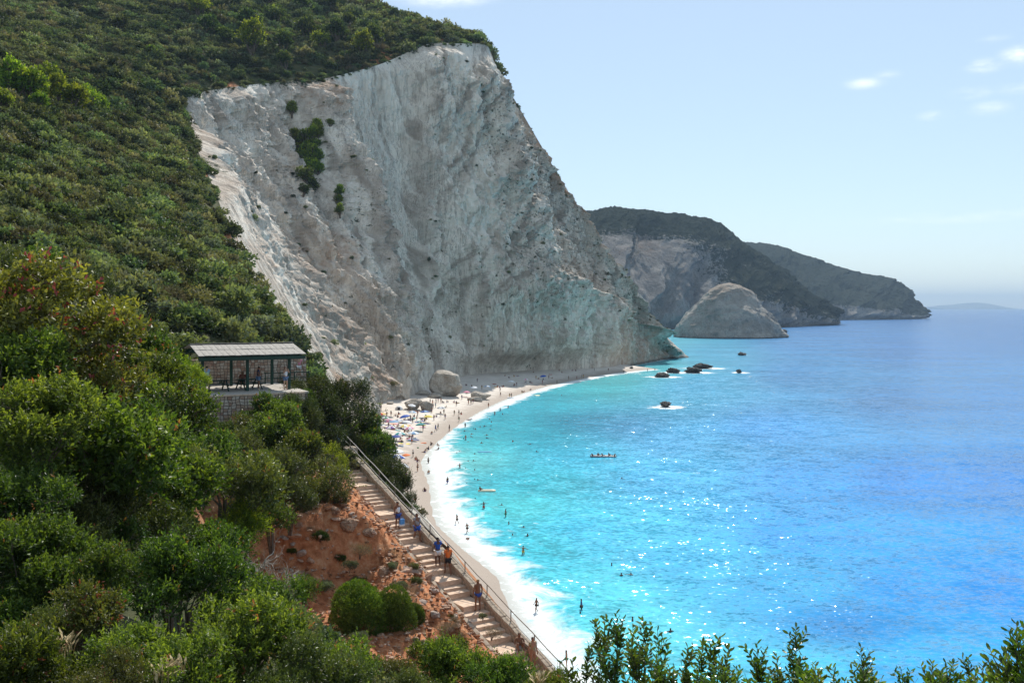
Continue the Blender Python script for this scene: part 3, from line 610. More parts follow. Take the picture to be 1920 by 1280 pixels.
for (px, py, rx, ry) in [(1310, 886, 9, 2.6), (1522, 671, 11, 9), (1200, 700, 25, 10), (1500, 622, 40, 25), (1245, 676, 12, 10)]:
    c = G(px, py); foam = np.maximum(foam, .42 * np.exp(-(((XX - c[0]) / rx)**2 + ((YY - c[1]) / ry)**2)))
sea_z = np.zeros_like(XX)
near = sstep(900, 250, YY)
# a low swell in the bay and small breakers that lift just outside the foam line
sea_z += near * .10 * fbm(XX / 7, YY / 5, 0, 2) * sstep(0, 8, sd1)
br = np.exp(-((so - 1.0) / 2.2)**2) * (.28 + .25 * fbm(XX / 9, YY / 9, 3, 2)) * near
sea_z += np.maximum(0, br) * sstep(2, 8, sd1)
me = mesh_np('sea', np.stack([XX, YY, sea_z], -1).reshape(-1, 3), grid_faces(len(xs), len(ys), True), True,
             attrs={'tone': wc.reshape(-1, 3), 'outer': np.clip(so, -40, 60).ravel(), 'shore': np.clip(sd1, -5, 80).ravel(), 'washf': wash.ravel(), 'foam': foam.ravel()})
def sea_mat():
    m, t = newmat('sea_water'); L = t.links.new
    o = N(t, 'ShaderNodeOutputMaterial'); g = N(t, 'ShaderNodeNewGeometry')
    def att(n, c=False):
        a = N(t, 'ShaderNodeAttribute', _attribute_name=n); return a.outputs['Color'] if c else a.outputs['Fac']
    def rng(src, a, b_, lo=0., hi=1., k='SMOOTHSTEP'):
        r = N(t, 'ShaderNodeMapRange', _interpolation_type=k); r.inputs['From Min'].default_value = a; r.inputs['From Max'].default_value = b_
        r.inputs['To Min'].default_value = lo; r.inputs['To Max'].default_value = hi; L(src, r.inputs['Value']); return r.outputs[0]
    def mth(op, a, b_=None):
        x = N(t, 'ShaderNodeMath', _operation=op)
        for s, i in ((a, 0), (b_, 1)):
            if s is None: continue
            if isinstance(s, (int, float)): x.inputs[i].default_value = s
            else: L(s, x.inputs[i])
        return x.outputs[0]
    def noise(sc, det, ro, st=(1, 1, 1), rot=0.0, dist=0.0):
        mp = N(t, 'ShaderNodeMapping'); mp.inputs['Scale'].default_value = st; mp.inputs['Rotation'].default_value = (0, 0, rot); L(g.outputs['Position'], mp.inputs['Vector'])
        n = N(t, 'ShaderNodeTexNoise', Scale=sc, Detail=det, Roughness=ro, Distortion=dist); L(mp.outputs[0], n.inputs['Vector']); return n.outputs['Fac']
    tone = att('tone', True)
    cs = N(t, 'ShaderNodeSeparateXYZ'); L(g.outputs['Position'], cs.inputs[0])
    # light and dark of the ripples painted into the water colour
    n1 = noise(.16, 6, .65, (1, 1.6, 1), .35); n2 = noise(.9, 5, .7, (1, 1.7, 1), .3)
    mot = mth('ADD', rng(n1, .3, .7, -.11, .10), rng(n2, .3, .7, -.16, .13))
    lw = noise(.012, 3, .5, (1, 2.2, 1), .2); mot = mth('ADD', mot, rng(lw, .35, .65, -.10, .08))
    sc = mth('ADD', mot, 1.0)
    vm = N(t, 'ShaderNodeVectorMath', _operation='SCALE'); L(tone, vm.inputs[0]); L(sc, vm.inputs['Scale'])
    body = N(t, 'ShaderNodeBsdfDiffuse')
    tn = N(t, 'ShaderNodeVectorMath', _operation='MULTIPLY'); tn.inputs[1].default_value = (.54, .84, .80); L(vm.outputs[0], tn.inputs[0]); L(tn.outputs[0], body.inputs['Color'])
    # waves
    wv = noise(.55, 3.2, .62, (1, 1.7, 1), .3); wv2 = noise(2.2, 1.5, .5, (1, 1.4, 1), -.4); wv3 = noise(.13, 3, .6, (1, 1.6, 1), .3)
    nv_ = N(t, 'ShaderNodeMapping'); nv_.inputs['Scale'].default_value = (1, 1.35, 1); nv_.inputs['Rotation'].default_value = (0, 0, .3); L(g.outputs['Position'], nv_.inputs['Vector'])
    def vnoise(sc, det, ro, k):
        n = N(t, 'ShaderNodeTexNoise', Scale=sc, Detail=det, Roughness=ro); L(nv_.outputs[0], n.inputs['Vector'])
        a = N(t, 'ShaderNodeVectorMath', _operation='SUBTRACT'); a.inputs[1].default_value = (.5, .5, .5); L(n.outputs['Color'], a.inputs[0])
        b = N(t, 'ShaderNodeVectorMath', _operation='MULTIPLY'); L(a.outputs[0], b.inputs[0]); b.inputs[1].default_value = (k * .8, k, 0); return b.outputs[0]
    va1 = vnoise(1.35, 2.0, .55, .93); va2 = vnoise(.22, 2.0, .5, .45)
    vs_ = N(t, 'ShaderNodeVectorMath', _operation='SCALE'); L(va1, vs_.inputs[0]); L(rng(noise(.035, 3, .6), .3, .7, .72, 1.2), vs_.inputs['Scale'])
    va = N(t, 'ShaderNodeVectorMath', _operation='ADD'); L(vs_.outputs[0], va.inputs[0]); L(va2, va.inputs[1])
    vb2 = N(t, 'ShaderNodeVectorMath', _operation='ADD'); L(va.outputs[0], vb2.inputs[0]); vb2.inputs[1].default_value = (0, 0, 1)
    vn = N(t, 'ShaderNodeVectorMath', _operation='NORMALIZE'); L(vb2.outputs[0], vn.inputs[0])
    hsum = mth('ADD', mth('MULTIPLY', wv, 1.0), mth('ADD', mth('MULTIPLY', wv2, .30), mth('MULTIPLY', wv3, 1.6)))
    bp = N(t, 'ShaderNodeBump', Strength=1.0, Distance=1.15); L(hsum, bp.inputs['Height'])
    gl = N(t, 'ShaderNodeBsdfGlossy'); gl.inputs['Roughness'].default_value = .12; L(vn.outputs[0], gl.inputs['Normal'])
    fr = N(t, 'ShaderNodeFresnel', IOR=1.33); L(vn.outputs[0], fr.inputs['Normal'])
    frc = mth('MINIMUM', fr.outputs[0], .46)
    ws = N(t, 'ShaderNodeMixShader'); L(frc, ws.inputs[0]); L(body.outputs[0], ws.inputs[1]); L(gl.outputs[0], ws.inputs[2])
    # foam
    fn = noise(.55, 8, .72, (1, 1, 1), 0, .8); fn2 = noise(.16, 7, .65, (1, 1, 1), 0, 1.2); fn3 = noise(2.0, 5, .7)
    outer = att('outer'); shore = att('shore'); wf = att('washf')
    wig = mth('ADD', outer, rng(fn2, .25, .75, -3.6, 3.6, 'LINEAR'))
    edge = rng(wig, 1.8, -2.6)                                   # 1 inside the foam zone
    lace = rng(mth('ADD', fn, mth('MULTIPLY', wf, .30)), .52, .72)
    front = rng(wig, -24.0, -5.0)                                # brightest at its outer edge
    dens = mth('MAXIMUM', mth('MULTIPLY', front, .97), mth('MULTIPLY', lace, .9))
    dens = mth('MAXIMUM', dens, .90)
    f = mth('MULTIPLY', edge, dens)
    # thin spent foam drifting outside
    drift = mth('MULTIPLY', rng(outer, 24, 0), rng(fn, .60, .74)); f = mth('MAXIMUM', f, mth('MULTIPLY', drift, .55))
    rn = mth('MULTIPLY', mth('SUBTRACT', mth('ADD', mth('MULTIPLY', noise(.30, 6, .7, (1, .7, 1), .1), .6), mth('MULTIPLY', fn3, .4)), .5), 2.6)
    rk = rng(mth('ADD', mth('MULTIPLY', att('foam'), 1.3), mth('MULTIPLY', rn, rng(att('foam'), .0, .15))), .50, .95); f = mth('MAXIMUM', f, rk)
    # scattered small whitecaps further out
    wc1 = noise(.9, 3, .6, (1, 3.0, 1), .15); wc2 = noise(.02, 2, .5)
    caps = mth('MULTIPLY', rng(wc1, .765, .80), rng(wc2, .5, .62)); f = mth('MAXIMUM', f, mth('MULTIPLY', caps, .6))
    fc = N(t, 'ShaderNodeMix', _data_type='RGBA'); L(rng(fn3, .3, .7), fc.inputs['Factor']); fc.inputs['A'].default_value = (.70, .75, .76, 1); fc.inputs['B'].default_value = (.90, .92, .92, 1)
    # wash over sand shows sand through
    fc2 = N(t, 'ShaderNodeMix', _data_type='RGBA'); L(mth('MULTIPLY', rng(wf, .75, .05), rng(lace, .9, .1)), fc2.inputs['Factor']); L(fc.outputs['Result'], fc2.inputs['A']); fc2.inputs['B'].default_value = (.50, .50, .47, 1)
    fb = N(t, 'ShaderNodeBsdfDiffuse'); L(fc2.outputs['Result'], fb.inputs['Color'])
    ms = N(t, 'ShaderNodeMixShader'); L(f, ms.inputs[0]); L(ws.outputs[0], ms.inputs[1]); L(fb.outputs[0], ms.inputs[2])
    L(ms.outputs[0], o.inputs['Surface']); return m
sea = link('sea', me, sea_mat()); tag(sea, kind='structure')

# ---------------------------------------------------------------- beach
bx = np.arange(-75, 84, 1.1); by = np.arange(44, 545, 1.6)
BX, BY = np.meshgrid(bx, by, indexing='ij'); BZ = beach_z(BX, BY)
dsh = -shore_d(BX, BY)
def sand_mat():
    m, t = newmat('pale_beach_pebbles'); L = t.links.new
    o = N(t, 'ShaderNodeOutputMaterial'); b = N(t, 'ShaderNodeBsdfPrincipled'); b.inputs['Roughness'].default_value = .85; b.inputs['Specular IOR Level'].default_value = .2
    g = N(t, 'ShaderNodeNewGeometry'); n = N(t, 'ShaderNodeTexNoise', Scale=.25, Detail=9.0, Roughness=.7); L(g.outputs['Position'], n.inputs['Vector'])
    n2 = N(t, 'ShaderNodeTexNoise', Scale=3.0, Detail=6.0, Roughness=.8); L(g.outputs['Position'], n2.inputs['Vector'])
    r = N(t, 'ShaderNodeValToRGB'); L(n.outputs['Fac'], r.inputs['Fac']); e = r.color_ramp.elements
    e[0].position = .3; e[0].color = (.50, .44, .38, 1); e[1].position = .7; e[1].color = (.68, .62, .55, 1)
    at = N(t, 'ShaderNodeAttribute', _attribute_name='inland'); ad = N(t, 'ShaderNodeMath', _operation='MULTIPLY_ADD'); ad.inputs[1].default_value = 8; L(n.outputs['Fac'], ad.inputs[0]); L(at.outputs['Fac'], ad.inputs[2])
    mr = N(t, 'ShaderNodeMapRange', _interpolation_type='SMOOTHSTEP'); mr.inputs['From Min'].default_value = 5; mr.inputs['From Max'].default_value = 13; mr.inputs['To Min'].default_value = 1; mr.inputs['To Max'].default_value = 0; L(ad.outputs[0], mr.inputs['Value'])
    mx = N(t, 'ShaderNodeMix', _data_type='RGBA'); L(mr.outputs[0], mx.inputs['Factor']); L(r.outputs['Color'], mx.inputs['A']); mx.inputs['B'].default_value = (.36, .30, .25, 1)
    L(mx.outputs['Result'], b.inputs['Base Color']); bp = N(t, 'ShaderNodeBump', Strength=.6, Distance=.15); L(n2.outputs['Fac'], bp.inputs['Height']); L(bp.outputs[0], b.inputs['Normal'])
    L(b.outputs[0], o.inputs['Surface']); return m
beach = link('beach', mesh_np('beach', np.stack([BX, BY, BZ], -1).reshape(-1, 3), grid_faces(len(bx), len(by), True), True, attrs={'inland': dsh.ravel()}), sand_mat()); tag(beach, kind='structure')
# seabed under the sea so nothing is open below
sb = link('seabed', mesh_np('seabed', np.array([(-27000, -300, -9), (27000, -300, -9), (27000, 28000, -9), (-27000, 28000, -9)]), np.array([[0, 1, 2, 3]])), mat_simple('seabed_sand', (.4, .4, .35))); tag(sb, kind='structure')

# ---------------------------------------------------------------- haze
def haze():
    bm = bmesh.new(); bmesh.ops.create_cube(bm, size=1.0)
    me = bpy.data.meshes.new('haze'); bm.to_mesh(me); bm.free()
    m, t = newmat('haze_air'); o = N(t, 'ShaderNodeOutputMaterial'); v = N(t, 'ShaderNodeVolumePrincipled')
    v.inputs['Density'].default_value = .00007; v.inputs['Color'].default_value = (.55, .76, 1, 1); v.inputs['Anisotropy'].default_value = 0
    t.links.new(v.outputs[0], o.inputs['Volume'])
    o = link('haze', me, m); o.scale = (56000, 29000, 400 + 12); o.location = (0, 13900, 200 - 6); tag(o, kind='stuff'); o.display_type = 'WIRE'
    return o
haze()

# ================================================================= VEGETATION
def leaves(pos, axis_, L_, Wd, rng, fold=.25):
    """one bent diamond per leaf: base, side, tip, side"""
    n = len(pos); a = axis_ / np.linalg.norm(axis_, axis=1)[:, None]
    r = rng.normal(size=(n, 3)); s = np.cross(a, r); s /= np.linalg.norm(s, axis=1)[:, None] + 1e-9; nn = np.cross(a, s)
    L_ = np.broadcast_to(L_, n)[:, None]; Wd = np.broadcast_to(Wd, n)[:, None]
    m = pos + a * L_ * .5 + nn * L_ * fold * .4
    V = np.stack([pos, m + s * Wd / 2, pos + a * L_, m - s * Wd / 2], 1).reshape(-1, 3)
    return V, np.arange(4 * n).reshape(n, 4)
def tubes(paths, radii, k=4):
    """square-ish tapered tubes along point lists; returns V, F"""
    Vs, Fs, off = [], [], 0
    for P_, R_ in zip(paths, radii):
        P_ = np.asarray(P_, float); n = len(P_); T = np.gradient(P_, axis=0); T /= np.linalg.norm(T, axis=1)[:, None] + 1e-9
        ref = np.array([.31, .95, .1]); s = np.cross(T, ref); s /= np.linalg.norm(s, axis=1)[:, None] + 1e-9; q = np.cross(T, s)
        R_ = np.broadcast_to(R_, n)[:, None, None]; a = np.linspace(0, 2 * np.pi, k, endpoint=False)
        V = P_[:, None] + R_ * (s[:, None] * np.cos(a)[None, :, None] + q[:, None] * np.sin(a)[None, :, None])
        i = np.arange(n - 1)[:, None] * k; j = np.arange(k)[None]; j2 = (j + 1) % k
        F = np.stack([i + j, i + j2, i + k + j2, i + k + j], -1).reshape(-1, 4)
        cap = np.array([[(n - 1) * k + 0, (n - 1) * k + 1 % k, (n - 1) * k + 2 % k, (n - 1) * k + (3 % k)]])
        Vs.append(V.reshape(-1, 3)); Fs.append(F + off); Fs.append(cap + off); off += n * k
    return np.concatenate(Vs), np.concatenate(Fs)
def crown(seed, r=1.0, hgt=.8, lumps=9, nsprig=400, per=9, leaf=.06, lw=.45, sprig=.18, up=.5, lsize=(.32, .5), shell=.55, tips=.02, base_z=.05, spread=1.0):
    """leafy crown: lumps inside a dome, sprigs growing out of each lump, leaves along each sprig"""
    g = np.random.RandomState(seed)
    lc = []; lr = []
    for i in range(lumps):
        a = g.rand() * 6.283; q = np.sqrt(g.rand()) * (1 - lsize[0] * .7); z = g.rand()
        zz = (.15 + .75 * z) * hgt * np.sqrt(max(.05, 1 - q * q)); lc.append((math.cos(a) * q * r, math.sin(a) * q * r, base_z + zz * r)); lr.append(r * g.uniform(*lsize))
    lc = np.array(lc); lr = np.array(lr)
    pick = g.choice(lumps, nsprig, p=lr**2 / (lr**2).sum())
    d = g.normal(size=(nsprig, 3)); d[:, 2] = d[:, 2] * .8 + .35; d /= np.linalg.norm(d, axis=1)[:, None]
    rad = lr[pick] * (shell + (1 - shell) * g.rand(nsprig)**.5)
    p = lc[pick] + d * rad[:, None]; p[:, 2] = np.maximum(p[:, 2], base_z * .5 + .04 * r)
    ax = d * (1 - up) + np.array([0, 0, up]) + g.normal(size=(nsprig, 3)) * .28; ax /= np.linalg.norm(ax, axis=1)[:, None]
    sl = sprig * g.uniform(.6, 1.35, nsprig) * np.where(g.rand(nsprig) < .10, g.uniform(1.3, 2.1, nsprig), 1.0)
    t = (np.arange(per) + .5) / per
    lp = p[:, None] + ax[:, None] * (sl[:, None, None] * t[None, :, None])
    side = g.normal(size=(nsprig, per, 3)); la = ax[:, None] * .75 + side * .62
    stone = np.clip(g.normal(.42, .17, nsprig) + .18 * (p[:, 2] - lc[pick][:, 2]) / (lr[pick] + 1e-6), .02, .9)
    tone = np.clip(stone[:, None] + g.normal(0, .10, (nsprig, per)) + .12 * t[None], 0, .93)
    istip = g.rand(nsprig) < tips; tone = np.where(istip[:, None] & (t > .55)[None], 1.0, tone)
    Lf = leaf * g.uniform(.7, 1.25, nsprig * per)
    V, F = leaves(lp.reshape(-1, 3), la.reshape(-1, 3), Lf, Lf * lw, g)
    return V * np.array([spread, spread, 1]), F, np.repeat(tone.ravel(), 4), (lc, lr, p, ax, sl)
def stems_for(info, seed, r, n=9, rad=.02, droop=0.0, root=-.5):
    g = np.random.RandomState(seed + 99); lc, lr = info[0], info[1]; paths = []; R_ = []
    for c in lc[:n]:
        m = c * .5 + g.normal(size=3) * .06 * r; m[2] = c[2] * .35; paths.append([(c[0] * .08, c[1] * .08, root), (c[0] * .2, c[1] * .2, 0), m, c]); R_.append([rad * 1.2, rad, rad * .7, rad * .35])
    # a twig to every tenth sprig
    p, ax, sl = info[2], info[3], info[4]
    for i in range(0, len(p), max(1, len(p) // 60)):
        c = lc[np.argmin(np.linalg.norm(lc - p[i], axis=1))]; paths.append([c, (c + p[i]) / 2 + g.normal(size=3) * .02 * r, p[i], p[i] + ax[i] * sl[i]]); R_.append([rad * .3, rad * .24, rad * .18, rad * .06])
    return tubes(paths, R_, 4)

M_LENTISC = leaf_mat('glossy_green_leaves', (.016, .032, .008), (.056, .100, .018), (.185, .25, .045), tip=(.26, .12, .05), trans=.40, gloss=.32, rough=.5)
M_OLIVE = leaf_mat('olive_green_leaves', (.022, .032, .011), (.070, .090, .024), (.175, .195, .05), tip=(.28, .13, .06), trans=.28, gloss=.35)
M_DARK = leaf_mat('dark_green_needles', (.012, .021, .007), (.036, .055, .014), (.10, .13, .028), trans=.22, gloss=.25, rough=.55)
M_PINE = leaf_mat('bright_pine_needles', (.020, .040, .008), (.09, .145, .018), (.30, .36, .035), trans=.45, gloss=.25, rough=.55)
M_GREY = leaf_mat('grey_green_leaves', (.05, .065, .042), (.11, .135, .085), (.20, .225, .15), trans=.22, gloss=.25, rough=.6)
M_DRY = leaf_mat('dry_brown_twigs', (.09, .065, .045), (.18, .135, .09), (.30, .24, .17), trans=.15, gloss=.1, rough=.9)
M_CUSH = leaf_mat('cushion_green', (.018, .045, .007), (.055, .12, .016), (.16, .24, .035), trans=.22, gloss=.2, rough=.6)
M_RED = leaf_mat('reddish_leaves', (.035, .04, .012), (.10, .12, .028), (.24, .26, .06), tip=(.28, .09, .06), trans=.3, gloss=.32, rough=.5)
M_BARK = mat_simple('shrub_bark', (.13, .10, .075), .9, .2, 12, .3)
M_BARKR = mat_simple('reddish_bark', (.20, .10, .06), .9, .2, 12, .3)
M_DEADW = mat_simple('bleached_dead_wood', (.40, .36, .31), .9, .15, 12, .2)

def plant_proto(kind, V, F, tone, info, mat, seed, r, stems=True, rad=.02, bark=M_BARK, root=-.5, names=('foliage', 'stem')):
    root_o = empty(kind); me = mesh_np(kind + '_' + names[0], V, F, False, attrs={'tone': tone}); link(names[0], me, mat, root_o)
    if stems:
        V2, F2 = stems_for(info, seed, r, 9, rad, 0, root); link(names[1], mesh_np(kind + '_' + names[1], V2, F2, True), bark, root_o)
    return root_o
PROTO = {}; USED = set()
def proto(key, kind, seeds, mat, stems=True, rad=.02, bark=M_BARK, root=-.5, names=('foliage', 'stem'), **kw):
    PROTO[key] = []
    for s in seeds:
        V, F, tone, info = crown(s, **kw); PROTO[key].append((kind, V, F, tone, info, mat, s, kw.get('r', 1.0), stems, rad, bark, root, names))
_built = {}
def get_proto(key, i):
    L_ = PROTO[key]; i %= len(L_)
    if (key, i) not in _built:
        _built[(key, i)] = plant_proto(*L_[i]); return _built[(key, i)], True
    return _built[(key, i)], False
def place(key, i, loc, scale, rz=None, label=None, cat='bush', group=None, sq=1.0, kind=None, rng=random):
    o, first = get_proto(key, i)
    if not first: o = copy_tree(o)
    o.location = loc; o.scale = (scale, scale, scale * sq); o.rotation_euler = (rng.uniform(-.12, .12), rng.uniform(-.12, .12), rng.uniform(0, 6.28) if rz is None else rz)
    for k in ('label', 'category', 'group'):
        if k in o: del o[k]
    tag(o, label, cat, group); return o

# near foliage (leaves a hand's breadth from the lens to 15 m): unit radius about 0.8 m
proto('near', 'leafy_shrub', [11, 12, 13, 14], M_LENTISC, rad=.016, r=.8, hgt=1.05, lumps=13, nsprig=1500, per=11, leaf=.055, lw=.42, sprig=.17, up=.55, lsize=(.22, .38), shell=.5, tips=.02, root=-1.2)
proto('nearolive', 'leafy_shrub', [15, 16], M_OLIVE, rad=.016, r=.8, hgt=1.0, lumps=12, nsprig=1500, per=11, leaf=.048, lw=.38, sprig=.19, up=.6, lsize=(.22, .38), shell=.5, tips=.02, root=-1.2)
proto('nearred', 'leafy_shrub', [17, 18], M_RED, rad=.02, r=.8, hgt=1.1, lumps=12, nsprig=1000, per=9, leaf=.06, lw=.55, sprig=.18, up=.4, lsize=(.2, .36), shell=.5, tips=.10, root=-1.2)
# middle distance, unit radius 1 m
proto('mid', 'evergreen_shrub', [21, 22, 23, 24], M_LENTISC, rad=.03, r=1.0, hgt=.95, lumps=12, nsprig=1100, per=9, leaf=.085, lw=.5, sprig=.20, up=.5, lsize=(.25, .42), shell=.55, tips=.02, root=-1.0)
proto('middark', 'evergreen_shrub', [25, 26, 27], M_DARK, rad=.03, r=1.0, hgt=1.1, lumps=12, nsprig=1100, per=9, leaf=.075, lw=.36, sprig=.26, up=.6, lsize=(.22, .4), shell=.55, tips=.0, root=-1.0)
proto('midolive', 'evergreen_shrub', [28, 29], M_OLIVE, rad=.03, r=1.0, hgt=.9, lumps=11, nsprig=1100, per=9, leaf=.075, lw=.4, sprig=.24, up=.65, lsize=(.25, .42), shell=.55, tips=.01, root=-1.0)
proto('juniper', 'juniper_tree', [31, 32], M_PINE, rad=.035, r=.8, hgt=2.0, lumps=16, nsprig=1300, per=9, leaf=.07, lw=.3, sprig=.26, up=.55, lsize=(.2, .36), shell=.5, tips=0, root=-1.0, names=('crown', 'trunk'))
proto('cushion', 'cushion_shrub', [35, 36], M_CUSH, stems=False, rad=.03, r=1.0, hgt=.75, lumps=9, nsprig=9000, per=4, leaf=.055, lw=.45, sprig=.07, up=.15, lsize=(.42, .66), shell=.9, tips=0, root=-.6)
proto('dry', 'dry_shrub', [37, 38], M_DRY, rad=.02, r=1.0, hgt=.8, lumps=7, nsprig=700, per=6, leaf=.12, lw=.10, sprig=.25, up=.4, lsize=(.4, .55), shell=.5, tips=0, root=-.4)
proto('greyb', 'evergreen_shrub', [39, 40], M_GREY, rad=.02, r=1.0, hgt=.8, lumps=8, nsprig=700, per=7, leaf=.10, lw=.5, sprig=.16, up=.4, lsize=(.35, .5), shell=.7, tips=0, root=-.5)
# hillside, unit radius 1 m seen from 80 to 500 m
M_FG = leaf_mat('hill_green_leaves', (.040, .066, .034), (.11, .155, .078), (.23, .275, .14), trans=.3, gloss=.15, rough=.6, hv=.16)
M_FD = leaf_mat('hill_dark_leaves', (.022, .034, .018), (.060, .084, .042), (.135, .165, .08), trans=.25, gloss=.12, rough=.6, hv=.16)
M_FO = leaf_mat('hill_olive_leaves', (.050, .056, .031), (.13, .138, .076), (.235, .24, .135), trans=.25, gloss=.12, rough=.6, hv=.18)
M_FY = leaf_mat('hill_grey_leaves', (.06, .075, .055), (.13, .155, .11), (.22, .245, .18), trans=.22, gloss=.15, rough=.6, hv=.1)
for k_, m_, sd_ in (('fgreen', M_FG, (51, 52)), ('fdark', M_FD, (53, 54)), ('folive', M_FO, (55, 56)), ('fgrey', M_FY, (57, 58))):
    proto(k_, 'hillside_shrub', sd_, m_, stems=False, r=1.0, hgt=.85, lumps=8, nsprig=210, per=4, leaf=.24, lw=.62, sprig=.22, up=.35, lsize=(.34, .52), shell=.75, tips=0)
proto('fpine', 'pine_tree', (61, 62, 63), M_PINE, rad=.10, r=1.0, hgt=1.5, lumps=11, nsprig=420, per=5, leaf=.2, lw=.5, sprig=.25, up=.45, lsize=(.28, .46), shell=.7, tips=0, base_z=.5, root=-.6, names=('crown', 'trunk'))
M_HP = leaf_mat('hill_pine_needles', (.012, .022, .009), (.04, .066, .02), (.17, .215, .05), trans=.3, gloss=.15, rough=.6)
proto('fdpine', 'pine_tree', (64, 65), M_HP, rad=.10, r=1.0, hgt=1.4, lumps=10, nsprig=420, per=5, leaf=.2, lw=.5, sprig=.25, up=.45, lsize=(.3, .48), shell=.7, tips=0, base_z=.4, root=-.6, names=('crown', 'trunk'))

from mathutils.bvhtree import BVHTree
_hv = [Vector(p) for p in np.stack([X, Y, Z], -1).reshape(-1, 3)]; hill_bvh = BVHTree.FromPolygons(_hv, grid_faces(NU, NV).tolist())
_cvv = [Vector(p) for p in P[::2, ::2].reshape(-1, 3)]; cliff_bvh = BVHTree.FromPolygons(_cvv, grid_faces(*P[::2, ::2].shape[:2]).tolist())
def zg(x, y): return float(hz(np.array([x]), np.array([y]))[0])
def put(key, i, px, py, d, rpx, label, group=None, cat='bush', sq=1.0, unit=1.0, cz=.55):
    """plant whose crown centre is seen at (px, py) from d metres; its stems run down to the ground"""
    c = W(px, py, d); r = rpx * d / FPX; s = r / unit
    return place(key, i, (c[0], c[1], c[2] - cz * r * sq), s, None, label, cat, group, sq)

